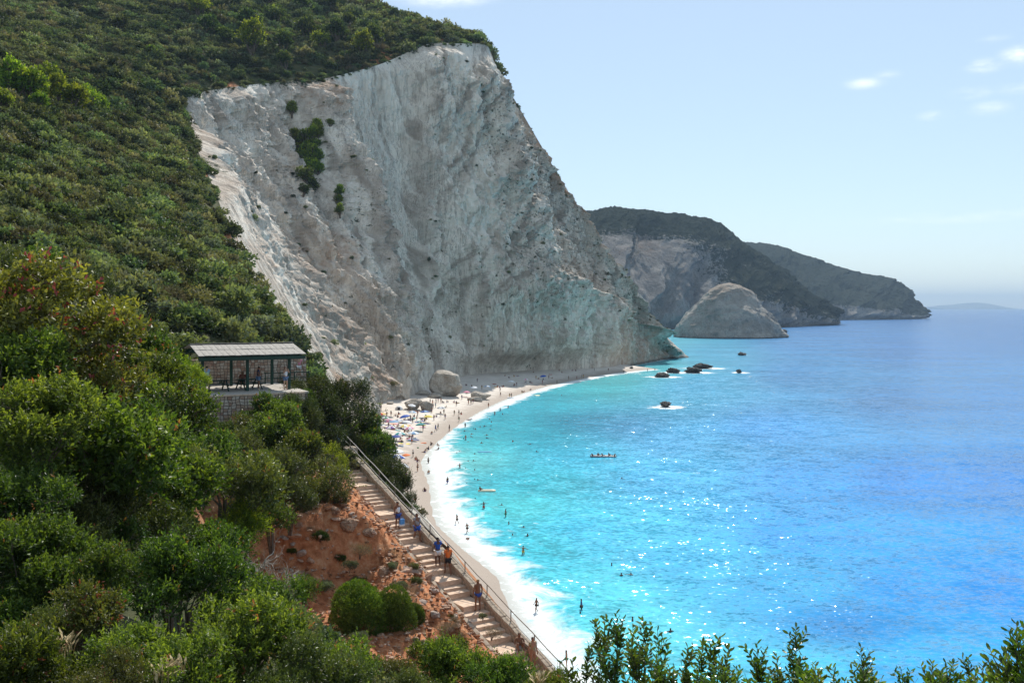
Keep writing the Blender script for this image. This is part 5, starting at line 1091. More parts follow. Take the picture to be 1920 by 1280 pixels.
# choose places on the hillside surface, denser where it is seen larger
r0 = np.random.RandomState(21); ii = r0.rand(220000); jj = r0.rand(220000)**.8
iu = (ii * (NU - 1.001)); jv = jj * (NV - 1.001); a0 = iu.astype(int); b0 = jv.astype(int); fa = (iu - a0)[:, None]; fb = (jv - b0)[:, None]
G3 = np.stack([X, Y, Z], -1)
pt = (G3[a0, b0] * (1 - fa) + G3[a0 + 1, b0] * fa) * (1 - fb) + (G3[a0, b0 + 1] * (1 - fa) + G3[a0 + 1, b0 + 1] * fa) * fb
e0 = earth[a0, b0]; d = pt[:, 1]
ppx = 960 + FPX * pt[:, 0] / np.maximum(d, 1); vis = (ppx > -90) & (d > 74) & (pt[:, 2] > 20)
cell = np.linalg.norm(np.cross(G3[np.minimum(a0 + 1, NU - 1), b0] - G3[a0, b0], G3[a0, np.minimum(b0 + 1, NV - 1)] - G3[a0, b0]), axis=1) / (.8 * np.maximum(jj, 1e-3)**(-.25))
space = np.interp(d, [70, 120, 250, 450, 800], [.85, 1.15, 1.8, 2.6, 4.6])
prob = cell * (NU * NV) / 220000 / (space**2) * 1.5
keep = vis & (r0.rand(len(d)) < prob) & (e0 < .4) & ~((pt[:, 0] > -26) & (pt[:, 0] < -13) & (pt[:, 1] < 81))
pt = pt[keep]; d = d[keep]; n = len(pt)
sc_ = space[keep] * r0.uniform(.40, .95, n) * np.where(r0.rand(n) < .13, r0.uniform(1.5, 2.3, n), 1)
bare = fbm(pt[:, 0] / 9, pt[:, 1] / 9, 8.5, 3); sc_ *= np.where(bare > .62, .35, 1)
patch = fbm(pt[:, 0] / 22, pt[:, 1] / 22, 5.5, 3) + r0.normal(0, .35, n)
idx = np.where(patch < -.35, r0.choice([2, 3], n), np.where(patch < .12, r0.choice([4, 5, 2, 3, 0], n), np.where(patch < .55, r0.choice([0, 1, 4, 5], n), r0.choice([6, 7, 0, 1, 4], n))))
idx = np.where(r0.rand(n) < .02, 8, idx)
pt[:, 2] -= .2 * sc_
print('scrub plants', n)
scatter('undergrowth', pt, sc_, idx, 31)
r3 = np.random.RandomState(24); mm = np.argwhere((Y > 27) & (Y < 76) & (earth < .25) & (oo_ > 3.6) & (X > -48) & (_tm < .01) & (X < 1)); wq = cell_w = np.ones(len(mm)); pk = mm[r3.randint(0, len(mm), 5200)]
q = G3[pk[:, 0], pk[:, 1]] + r3.normal(0, .35, (5200, 3)) * [1, 1, 0]; q[:, 2] -= .1
scatter('near_undergrowth', q, r3.uniform(.28, .75, 5200), r3.choice([0, 1, 2, 3, 4, 5], 5200), 34)
# scrub on the seaward slope top and down it, and on the near slope floor
r1 = np.random.RandomState(22); G2 = np.stack([X2, Y2, Z2], -1); m = 1500
a0 = r1.randint(95, 239, m); b0 = (r1.rand(m)**1.6 * 45).astype(int); q = G2[a0, b0] + r1.normal(0, .3, (m, 3)) * [1, 1, .1]
kk = (q[:, 1] > 66) ; q = q[kk]; n = len(q)
scatter('slope_scrub', q, r1.uniform(.5, 1.2, n), r1.choice([0, 1, 2, 3, 4], n), 32)
# tufts of scrub on the cliff and its rim
r2 = np.random.RandomState(23); m = 26000; a0 = r2.randint(0, NCU, m); b0 = r2.randint(0, int(NCV * .93), m); pr = vegm[a0, b0] + .8 * fbm(P[a0, b0, 0] / 6, P[a0, b0, 1] / 6, P[a0, b0, 2] / 6, 3)
kk = (pr > .62) & (r2.rand(m) < .22) | ((b0 < 5) & (r2.rand(m) < .9) & (UC[a0] > 4)) | ((b0 < 14) & (UC[a0] > 13.5) & (r2.rand(m) < .3) & (UC[a0] < 18)); q = P[a0, b0][kk]; n = len(q); print('cliff scrub', n)
scatter('cliff_scrub', q, r2.uniform(.35, 1.0, n), r2.choice([0, 1, 2, 3, 4, 6], n), 33)

# ================================================================= OBJECTS
def box_mesh(name, sx, sy, sz, bev=.01, jit=0.0, seed=0, z0=None):
    bm = bmesh.new(); bmesh.ops.create_cube(bm, size=1.0); rr = random.Random(seed)
    for v in bm.verts:
        v.co.x *= sx; v.co.y *= sy; v.co.z *= sz
        if jit: v.co += Vector((rr.uniform(-jit, jit) for _ in range(3)))
        if z0 is not None: v.co.z += z0
    if bev: bmesh.ops.bevel(bm, geom=bm.edges[:], offset=bev, segments=1, affect='EDGES')
    me = bpy.data.meshes.new(name); bm.to_mesh(me); bm.free(); return me
def rock_mesh(name, seed, sub=3, amp=.28, flat=.8, fr=1.6, attrs=True, cut=True):
    bm = bmesh.new(); bmesh.ops.create_icosphere(bm, subdivisions=sub, radius=1.0); V = np.array([v.co[:] for v in bm.verts])
    g = np.random.RandomState(seed)
    if cut:
        for _ in range(7):
            n = g.normal(size=3); n /= np.linalg.norm(n); dd = g.uniform(.55, .85); ex = np.maximum(0, V @ n - dd); V -= ex[:, None] * n * .9
    r = 1 + amp * .5 * fbm(V[:, 0] * fr + seed, V[:, 1] * fr, V[:, 2] * fr, 4) + amp * .15 * ridged(V[:, 0] * fr * 2 + seed, V[:, 1] * fr * 2, V[:, 2] * fr * 2, 2)
    V = V * r[:, None] * [1, 1, flat]
    for v, c in zip(bm.verts, V): v.co = c
    me = bpy.data.meshes.new(name); bm.to_mesh(me); bm.free(); return me
beach_bvh = BVHTree.FromPolygons([Vector(p) for p in np.stack([BX, BY, BZ], -1).reshape(-1, 3)], grid_faces(len(bx), len(by)).tolist())
def sand(px, py):
    h = ray(beach_bvh, px, py); return h if h is not None and h.z > -.3 else Vector(G(px, py, .0))

# ---- boulders on the beach, given by their outline on the photograph
def boulder(x0, x1, ytop, ybot, dr, label, seed, mat=M_BOULDER, lean=0.0, sub=5, amp=.22, kind='boulder', z0=None, cat='boulder', fr=1.4):
    hit = sand((x0 + x1) / 2, ybot) if z0 is None else Vector(G((x0 + x1) / 2, ybot, z0)); d = hit.y; k = d / FPX
    hw = (x1 - x0) / 2 * k; h = (ybot - ytop) * k
    me = rock_mesh(kind, seed, sub, amp, 1.0, fr)
    co = np.empty(len(me.vertices) * 3); me.vertices.foreach_get('co', co); co = co.reshape(-1, 3)
    for ax in (0, 2): co[:, ax] = (co[:, ax] - co[:, ax].min()) / (co[:, ax].max() - co[:, ax].min())
    z = co[:, 2] * (h * 1.18) - h * .18; t = np.clip(z / h, 0, 1); x = (co[:, 0] * 2 - 1) * hw + lean * hw * t
    nz = .12 * h * .35 * fbm(co[:, 0] * 5 + seed, co[:, 1] * 4, co[:, 2] * 5, 4)
    co = np.stack([x, co[:, 1] * dr + dr * .8 + nz, z], 1); me.vertices.foreach_set('co', co.astype(np.float32).ravel()); me.update()
    o = link(kind, me, mat, None, (hit.x, hit.y, hit.z)); tag(o, label, cat); return o
boulder(804, 868, 695, 744, 5.5, 'huge rounded pale boulder standing on the beach under the cliff', 5, lean=-.15, amp=.16)
boulder(716, 772, 688, 749, 4.5, 'tall rock spur leaning against the foot of the cliff, left of the huge boulder', 8, lean=-.3, amp=.2, mat=M_BOULDER)
boulder(757, 790, 748, 768, 2.4, 'grey flat-topped boulder on the sand among the sunbathers', 11, amp=.2)
boulder(786, 812, 752, 771, 2.0, 'brown boulder pressed against the grey flat-topped one', 12, mat=M_BOULDER)
boulder(882, 921, 734, 749, 2.6, 'long low grey boulder lying near the water line', 13)
boulder(876, 905, 744, 752, 1.6, 'flat pale slab beside the long low boulder', 14)
boulder(764, 790, 702, 722, 4, 'pale rock behind the huge boulder, against the cliff', 15)
boulder(780, 806, 732, 741, 2, 'low tan rock between the spur and the huge boulder', 16)
boulder(724, 738, 754, 758, 1.2, 'small flat pinkish rock in the sand left of the grey boulder', 17)
boulder(800, 830, 737, 746, 2.0, 'low rubble mound at the left foot of the huge boulder', 18)
boulder(1196, 1262, 637, 674, 9, 'dark wet rock toe at the very tip of the cape', 21, mat=rock_mat('cape_rock', (.20, .19, .17), (.32, .31, .28), (.08, .08, .075), scale=.3, bumpd=.4, wet=True), lean=-.3, z0=0, amp=.15, kind='cape_rock', cat='rock')
for k, ((x0, x1, y0, y1, dr), lab) in enumerate(zip(ROCKS, ['black rock nearest the sand spit, the lowest in the picture of the cluster', 'rounded brown-black rock in the middle of the cluster off the spit', 'jagged wet rock ringed by foam in the cluster off the spit', 'long flat black rock, farthest out of the cluster',
      'lone dark rock with a long white streak of surf, below the islet', 'tiny dark rock alone in the water right of the cluster', 'brown rock awash in white surf in the middle of the bay', 'small dark rock touching the end of the sand spit'])):
    boulder(x0, x1, y1 + (-1 if k != 4 else 0), y0 + 1.5, dr, lab, 30 + k, mat=M_SEAROCK, sub=4, kind='sea_rock', z0=0, cat='sea rock', amp=.8, fr=2.3)
for k, (x0, x1, y1, y0, lab) in enumerate([(1466, 1478, 617, 628, 'low dark rock at the right foot of the islet'), (1240, 1262, 627, 630.5, 'flat reef between the cape and the islet'), (1556, 1574, 602, 609, 'dark skerry at the tip of the headland')]):
    boulder(x0, x1, y1, y0, 6, lab, 50 + k, mat=M_SEAROCK, sub=3, kind='sea_rock', z0=0, cat='sea rock')

# ---- staircase along the edge
RT, RB = np.array([-11.6, 68.3, 22.7]), np.array([2.6, 46.4, 14.6])      # handrail top line
sdv = (RB - RT); SL = float(np.hypot(sdv[0], sdv[1])); dx, dy = sdv[0] / SL, sdv[1] / SL; slope = sdv[2] / SL
pl = np.array([dy, -dx])                         # to the inland side (left, towards the lens)
M_STEP = mat_simple('pale_step_concrete', (.66, .50, .38), .9, .14, 5, .2, col2=(.46, .32, .22))  # pale warm concrete, tone varied at random
M_SLAB = mat_simple('pinkish_stone_slab', (.46, .27, .17), .9, .2, 4, .3, col2=(.32, .18, .11))
M_WALLST = mat_simple('wall_stone', (.42, .35, .27), .95, .22, 3, .35, col2=(.26, .20, .15))
M_RAILG = mat_simple('galvanised_rail', (.34, .32, .29), .5, .15, 10, 0, metal=.0)
M_WOOD = mat_simple('weathered_rail_wood', (.24, .19, .14), .8, .2, 10, .2)
st = empty('staircase', (RT[0], RT[1], RT[2] - 1.1), math.atan2(dy, dx)); tag(st, 'long flight of pale steps running down along the cliff edge beside the handrail', 'staircase')
rs = random.Random(4); s = .2; n = 0; z = 0.0; treads = []
while s < SL + 3.2:
    t = rs.uniform(.42, .62)
    if n in (7, 13, 19, 24, 27, 33): t = rs.uniform(1.15, 1.5)
    treads.append((s, t)); s += t; n += 1
stepm = [box_mesh('step', 1, 1, 1, .012, .012, i) for i in range(4)]
zt = lambda s: slope * s        # height of the stair line relative to the head
for i, (s, t) in enumerate(treads):
    za = zt(s + t * .5) + rs.uniform(-.015, .015); wd = 1.40 + rs.uniform(-.1, .1); y0 = -(.35 + wd / 2)   # local +x runs down, inland is local -y side? fixed below
    o = link('step', stepm[i % 4], None if stepm[i % 4].materials else M_STEP, st)
    # in local axes x is down the flight; inland is +y or -y according to pl
    sg = 1 if (pl[0] * -dy + pl[1] * dx) > 0 else -1
    o.location = (s + t / 2 + .06, sg * (.30 + wd / 2), za - .25 + .0); o.scale = (t + .14, wd, .5); o.rotation_euler = (0, 0, rs.uniform(-.015, .015))
# right-hand stone parapet under the rail, left kerb and slab
def on_line(s, off, dz):
    return (RT[0] + dx * s + pl[0] * off, RT[1] + dy * s + pl[1] * off, RT[2] - 1.1 + slope * s + dz)
par = empty('parapet_wall', on_line(0, .12, 0), math.atan2(dy, dx)); tag(par, 'low rough stone parapet carrying the handrail on the seaward side of the steps', 'stone wall')
blk = [box_mesh('stone', 1, 1, 1, .06, .05, 40 + i) for i in range(5)]
s = 0.0; k = 0
while s < SL + 3.5:
    L_ = rs.uniform(.38, .62)
    for row in range(2):
        o = link('stone', blk[k % 5], None if blk[k % 5].materials else M_WALLST, par); k += 1
        o.location = (s + L_ / 2 + row * .2, 0, slope * s + .02 + row * .24 - .05); o.scale = (L_ * 1.05, .34 + .05 * rs.random(), .29); o.rotation_euler = (0, math.atan(-slope), rs.uniform(-.06, .06))
    s += L_
kb = empty('kerb', on_line(0, 0, 0), math.atan2(dy, dx)); tag(kb, 'concrete kerb along the inland side of the steps', 'kerb')
for i in range(26):
    o = link('kerb_stone', blk[i % 5], None, kb); s = i + .5
    if 5 < i < 8: continue
    o.location = (s, sg * 1.88, slope * s - .06 + rs.uniform(-.03, .03)); o.scale = (1.02, .26, .34); o.rotation_euler = (0, math.atan(-slope), rs.uniform(-.03, .03))
rp = empty('paved_ramp', on_line(0, 0, 0), math.atan2(dy, dx)); tag(rp, 'smooth orange-pink paved strip between the upper steps and the scarp', 'paved strip')
for i in range(9):
    for j in range(2):
        o = link('slab', blk[(i + j) % 5].copy() if i + j == 0 else bpy.data.meshes.get('slab_m') or blk[0].copy(), None, rp)
        if 'slab_m' not in bpy.data.meshes: o.data.name = 'slab_m'; o.data.materials.clear(); o.data.materials.append(M_SLAB)
        elif o.data.name != 'slab_m': o.data = bpy.data.meshes['slab_m']
        s = 3.2 + i * .92; o.location = (s, sg * (2.32 + j * .62), slope * s - .05 - .03 * j); o.scale = (.95, .63, .14); o.rotation_euler = (0, math.atan(-slope), rs.uniform(-.03, .03))
# hand rail
hr = empty('handrail', (0, 0, 0)); tag(hr, 'thin metal handrail with posts between the stairs and the drop to the beach', 'handrail')
def rod(a, b, r, k=6): V, F = tubes([[a, (np.array(a) + b) / 2, b]], [[r, r, r]], k); return V, F
def rodm(name, pts, r, mat, parent, k=6):
    V, F = tubes([pts], [[r] * len(pts)], k); return link(name, mesh_np(name, V, F, True), mat, parent)
up = [np.array(on_line(s, 0, 1.1 + .03 * math.sin(s * 1.7))) for s in np.linspace(-2.6, SL + 2.5, 24)]
rodm('top_rail', up[:14], .032, M_RAILG, hr); rodm('top_rail', up[13:], .026, M_WOOD, hr)
lo = [np.array(on_line(s, 0, .68 + .02 * math.sin(s * 2.1))) for s in np.linspace(-2.6, SL * .50, 14)]; rodm('lower_rail', lo, .024, M_RAILG, hr)
lo = [np.array(on_line(s, 0, .60)) for s in np.linspace(SL * .55, SL + 2.5, 10)]; rodm('lower_rail', lo, .016, M_WOOD, hr)
for i, s in enumerate([0.2, 2.6, 5.0, 7.4, 9.8, 12.2, 14.4, 16.4, 18.8, 21.2, 23.4, 25.6, 27.6]):
    rodm('post', [np.array(on_line(s, 0, .0)), np.array(on_line(s + .02, 0, 1.12))], .03, M_WOOD, hr)

# ---- loose stones on the red bank
stm = [rock_mesh('rock', 300 + i, 2, .5, .7) for i in range(6)]; M_STONE = mat_simple('pale_pink_stone', (.42, .29, .21), .95, .22, 2.5, .3, col2=(.30, .17, .11)); M_STONE2 = mat_simple('grey_pink_stone', (.36, .28, .23), .95, .22, 3, .3, col2=(.22, .16, .13))
for i, m_ in enumerate(stm): m_.materials.append(M_STONE if i % 2 else M_STONE2)
gr = random.Random(77); nst = 0
REG = [((770, 1010), (970, 1190), 90, 'on the bank below the middle steps'), ((700, 1170), (790, 1275), 26, 'in the gravelly gully at the bottom'), ((640, 940), (730, 1010), 26, 'on the brow of the red scarp'), ((840, 1100), (960, 1180), 46, 'against the kerb beside the shirtless walker'), ((720, 1030), (800, 1120), 34, 'on the red earth right of the cushion shrubs'), ((520, 940), (640, 1080), 24, 'stuck in the face of the red scarp')]
for (a, b_, cnt, where) in REG:
    for i in range(cnt):
        px, py = gr.uniform(a[0], b_[0]), gr.uniform(a[1], b_[1])
        if (py - 870) < (px - 640) * .93 - 0 and where.startswith('on the bank') : py = 870 + (px - 640) * .93 + gr.uniform(12, 70)
        h = ray(hill_bvh, px, py)
        if h is None or h.y < 30: continue
        big = gr.random() < .22; sz = gr.uniform(.16, .30) if big else gr.uniform(.07, .15)
        j = gr.randrange(6); o = link('rock', stm[j], None, None, (h.x, h.y, h.z + sz * .15), (gr.uniform(-.3, .3), gr.uniform(-.3, .3), gr.uniform(0, 6.3)), (sz * gr.uniform(.9, 1.5), sz, sz * gr.uniform(.7, 1.1)))
        tag(o, f"{'large' if big else 'small'} {'pinkish' if j % 2 else 'grey'} stone {where}, {'upper' if py < (a[1] + b_[1]) / 2 else 'lower'} {'left' if px < (a[0] + b_[0]) / 2 else 'right'} part", 'rock', 'loose stones on the red bank'); nst += 1
# crag blocks at the brow of the scarp
for k, (px, py, r, lab) in enumerate([(655, 985, 26, 'grey rock block at the brow of the red scarp'), (690, 1000, 20, 'weathered block at the right end of the red scarp'), (627, 958, 18, 'pale block set in the top of the red scarp'), (720, 1075, 20, 'dark angular rock above the cushion shrubs'), (800, 1085, 20, 'big pale block on the bank beside the steps'), (830, 1105, 17, 'pale block above the shirtless walker, on the bank'), (560, 985, 14, 'pale stone set in the left face of the scarp')]):
    h = ray(hill_bvh, px, py); rr = r * h.y / FPX
    o = link('rock', rock_mesh('rock', 400 + k, 4, .35, .8), rock_mat('crag_rock_%d' % k, (.34, .20, .13), (.48, .33, .23), (.16, .08, .05), scale=1.2, bumpd=.08) if k == 0 else bpy.data.materials['crag_rock_0'], None, (h.x, h.y + .1, h.z), (0, 0, k), (rr * .72, rr * .62, rr * .62)); tag(o, lab, 'rock')
# gravel
rubb = bpy.data.collections.new('rubble_kinds')
for i in range(4):
    o = bpy.data.objects.new('rubble_%d' % i, rock_mesh('rubble', 500 + i, 1, .5, .7)); o.data.materials.append(M_STONE if i % 2 else M_EARTH); rubb.objects.link(o)
_save = unlinked; unlinked = rubb
rg_ = np.random.RandomState(9); pts = []
ce = np.argwhere((earth > .35) & (Y > 36)); pk = ce[rg_.randint(0, len(ce), 9000)]; q = np.stack([X, Y, Z], -1)[pk[:, 0], pk[:, 1]] + rg_.normal(0, .18, (9000, 3)) * [1, 1, .05]
scatter('gravel', q, rg_.uniform(.03, .14, 9000), rg_.randint(0, 4, 9000), 41)
unlinked = _save

# ---- open pavilion on its walled terrace
av = np.array([.885, .466]); bv = np.array([-.466, .885]); PO = np.array([-16.25, 70.0]); FZ = 26.07
pv = empty('pavilion', (PO[0], PO[1], FZ), math.atan2(av[1], av[0])); tag(pv, 'open green-framed pavilion with a grey plank roof on the hillside terrace', 'pavilion')
M_GREEN = mat_simple('dark_green_paint', (.012, .055, .040), .5, .2, 8, .1); M_PLANK = mat_simple('weathered_grey_plank', (.36, .335, .30), .85, .2, 5, .3, col2=(.22, .20, .175))
for (x, y) in [(0, 0), (-3.0, 0), (-6.1, 0), (0, 5.1), (-3.1, 5.1), (-6.2, 5.1)]:
    link('post', box_mesh('post', .2, .2, 2.25, .02), M_GREEN, pv, (x, y, 1.12))
link('beam', box_mesh('beam', 7.2, .16, .34, .02), M_GREEN, pv, (-2.8, -.02, 2.36)); link('beam', box_mesh('beam', 7.2, .16, .30, .02), M_GREEN, pv, (-2.8, 5.1, 2.72))
link('beam', box_mesh('beam', 7.2, .12, .26, .02), M_GREEN, pv, (-2.8, 2.5, 2.80))
pitch = math.atan2(.56, 3.4)
for i in range(9): link('rafter', box_mesh('rafter', .1, 3.9, .14, .01), M_GREEN, pv, (-6.2 + i * .86, 1.25, 2.72), (pitch, 0, 0))
for i in range(9): link('rafter', box_mesh('rafter', .1, 3.4, .14, .01), M_GREEN, pv, (-6.2 + i * .86, 4.45, 2.78), (-pitch, 0, 0))
link('fascia', box_mesh('fascia', 7.5, .05, .22, .01), M_GREEN, pv, (-2.75, -.78, 2.36))
pm = [box_mesh('roof_board', .41, 1.98, .045, .008, .006, 600 + i) for i in range(4)]
for row in range(2):
    for i in range(18):
        o = link('roof_board', pm[(i + row) % 4], None if pm[(i + row) % 4].materials else M_PLANK, pv)
        yy = -.82 + .98 + row * 1.9; o.location = (-6.3 + i * .42 + (row * .0), yy, 2.60 + (yy + .82) * math.tan(pitch) * .95 + .045 * row); o.rotation_euler = (pitch + rs.uniform(-.012, .012), rs.uniform(-.02, .02), 0)
for i in range(18):
    o = link('roof_board', pm[i % 4], None, pv); o.location = (-6.3 + i * .42, 4.05, 3.12); o.rotation_euler = (-pitch, 0, 0); o.scale = (1, 1.3, 1)
# picnic tables
M_TGREEN = mat_simple('table_green_paint', (.014, .045, .032), .55, .2, 8, .1)
def picnic():
    t = empty('picnic_table'); 
    for k in range(4): link('table_board', box_mesh('table_board', 1.8, .17, .04, .006), M_TGREEN, t, (0, -.28 + k * .185, .74))
    for s_ in (-1, 1): link('bench_board', box_mesh('bench_board', 1.8, .26, .04, .006), M_TGREEN, t, (0, s_ * .72, .45))
    for s_ in (-1, 1):
        for q_ in (-1, 1): V, F = tubes([[(s_ * .65, q_ * .78, 0), (s_ * .65, q_ * .2, .73)]], [[.05, .05]], 4); link('leg', mesh_np('leg', V, F), M_TGREEN, t)
        link('cross_bar', box_mesh('cross_bar', .05, 1.6, .08, .005), M_TGREEN, t, (s_ * .65, 0, .41))
    return t
def pvw(x, y, z=0.0): return (PO[0] + av[0] * x + bv[0] * y, PO[1] + av[1] * x + bv[1] * y, FZ + z)
ang = math.atan2(av[1], av[0])
for k, (x, y, rz, lab) in enumerate([(-5.0, .9, .1, 'green picnic table at the left end under the pavilion roof'), (-2.6, 1.3, .25, 'green picnic table in the middle of the pavilion where someone sits')]):
    if k == 0: pt0 = picnic(); t = pt0
    else: t = copy_tree(pt0)
    t.location = pvw(x, y); t.rotation_euler = (0, 0, ang + rz); tag(t, lab, 'picnic table', 'picnic tables')
# terrace with stone retaining wall, back wall
def stone_wall(name, L_, Hh, th, mats, seed, cell=.30, label=None, cap=True):
    e = empty(name); g = np.random.RandomState(seed); link('wall_core', box_mesh('wall_core', L_, th, Hh, 0), mats[1], e, (0, 0, Hh / 2))
    nx, nz = max(2, int(L_ / cell)), max(2, int(Hh / (cell * .8))); gx_ = np.linspace(-L_ / 2, L_ / 2, nx + 1); gz_ = np.linspace(0, Hh, nz + 1)
    JX = gx_[:, None] + g.uniform(-.3, .3, (nx + 1, nz + 1)) * cell; JZ = gz_[None] + g.uniform(-.28, .28, (nx + 1, nz + 1)) * cell * .8
    JX[0] = gx_[0]; JX[-1] = gx_[-1]; JZ[:, 0] = 0; JZ[:, -1] = Hh
    for side in (-1, 1):
        V = []; F = []; tn = []
        for i in range(nx):
            for j in range(nz):
                q = np.array([(JX[i, j], JZ[i, j]), (JX[i + 1, j], JZ[i + 1, j]), (JX[i + 1, j + 1], JZ[i + 1, j + 1]), (JX[i, j + 1], JZ[i, j + 1])]); c = q.mean(0)
                o1 = c + (q - c) * .90; o2 = c + (q - c) * .74; pr = g.uniform(.02, .06); k = len(V); tt_ = g.rand()
                V += [(a, side * (th / 2 - .01), b) for a, b in o1] + [(a, side * (th / 2 + pr), b) for a, b in o2]; tn += [tt_] * 8
                for m_ in range(4): F.append([k + m_, k + (m_ + 1) % 4, k + 4 + (m_ + 1) % 4, k + 4 + m_])
                F.append([k + 4, k + 5, k + 6, k + 7])
        o = link('stone', mesh_np('stone', np.array(V), np.array(F), attrs={'tone': np.array(tn)}), mats[0], e); tag(o, kind='stuff')
    if cap:
        cm_ = box_mesh('coping', 1, 1, 1, .03, .02, 3); m = int(L_ / .8)
        for i in range(m): link('coping_stone', cm_, None if cm_.materials else M_STEP, e, (-L_ / 2 + (i + .5) * L_ / m, 0, Hh + .045), None, (L_ / m * .97, th + .12, .09))
    return e
M_WST = leaf_mat('rubble_wall_stone', (.36, .22, .16), (.50, .38, .29), (.58, .50, .42), trans=0.0, gloss=.15, rough=.9, hv=0)
M_MORT = mat_simple('wall_mortar', (.17, .14, .12), .95, .2, 6, .2)
w1 = stone_wall('retaining_wall', 9.6, 2.6, .5, (M_WST, M_MORT), 5, .26); p_ = pvw(-4.3, -2.15, -2.72); w1.location = p_; w1.rotation_euler = (0, 0, ang); tag(w1, 'pinkish rubble stone wall holding up the front of the pavilion terrace', 'stone wall')
w2 = stone_wall('stone_wall', 13.0, 1.85, .45, (M_WST, M_MORT), 6, .26); w2.location = pvw(-3.2, 7.6, .0); w2.rotation_euler = (0, 0, ang - .03); tag(w2, 'long rubble stone wall closing the terrace behind the pavilion', 'stone wall')
ter = empty('terrace', pvw(-4.6, 2.7, 0), ang); tag(ter, kind='structure')
pvm = [box_mesh('paving_slab', 1, 1, 1, .02, .01, 700 + i) for i in range(3)]; M_PAVE = mat_simple('pale_paving', (.45, .41, .36), .9, .15, 4, .2)
for i in range(11):
    for j in range(10):
        o = link('paving_slab', pvm[(i * 3 + j) % 3], None if pvm[(i * 3 + j) % 3].materials else M_PAVE, ter); o.location = (-5.0 + i * 1.0 - .1, -4.55 + j * .98, -.06 + rs.uniform(-.004, .004)); o.scale = (.985, .965, .12)
link('fill', box_mesh('fill', 10.9, 9.9, 2.2, 0), M_MORT, ter, (-.1, 0, -1.24))
gl_ = empty('green_railing', pvw(1.2, 5.6), ang); tag(gl_, 'low green railing on the terrace to the right of the pavilion', 'railing')
for k in range(4): link('post', box_mesh('post', .06, .06, .9, .005), M_GREEN, gl_, (-1.6 + k * 1.15, 0, .45))
for z_ in (.86, .45): link('rail', box_mesh('rail', 3.6, .05, .06, .005), M_GREEN, gl_, (.1, 0, z_))

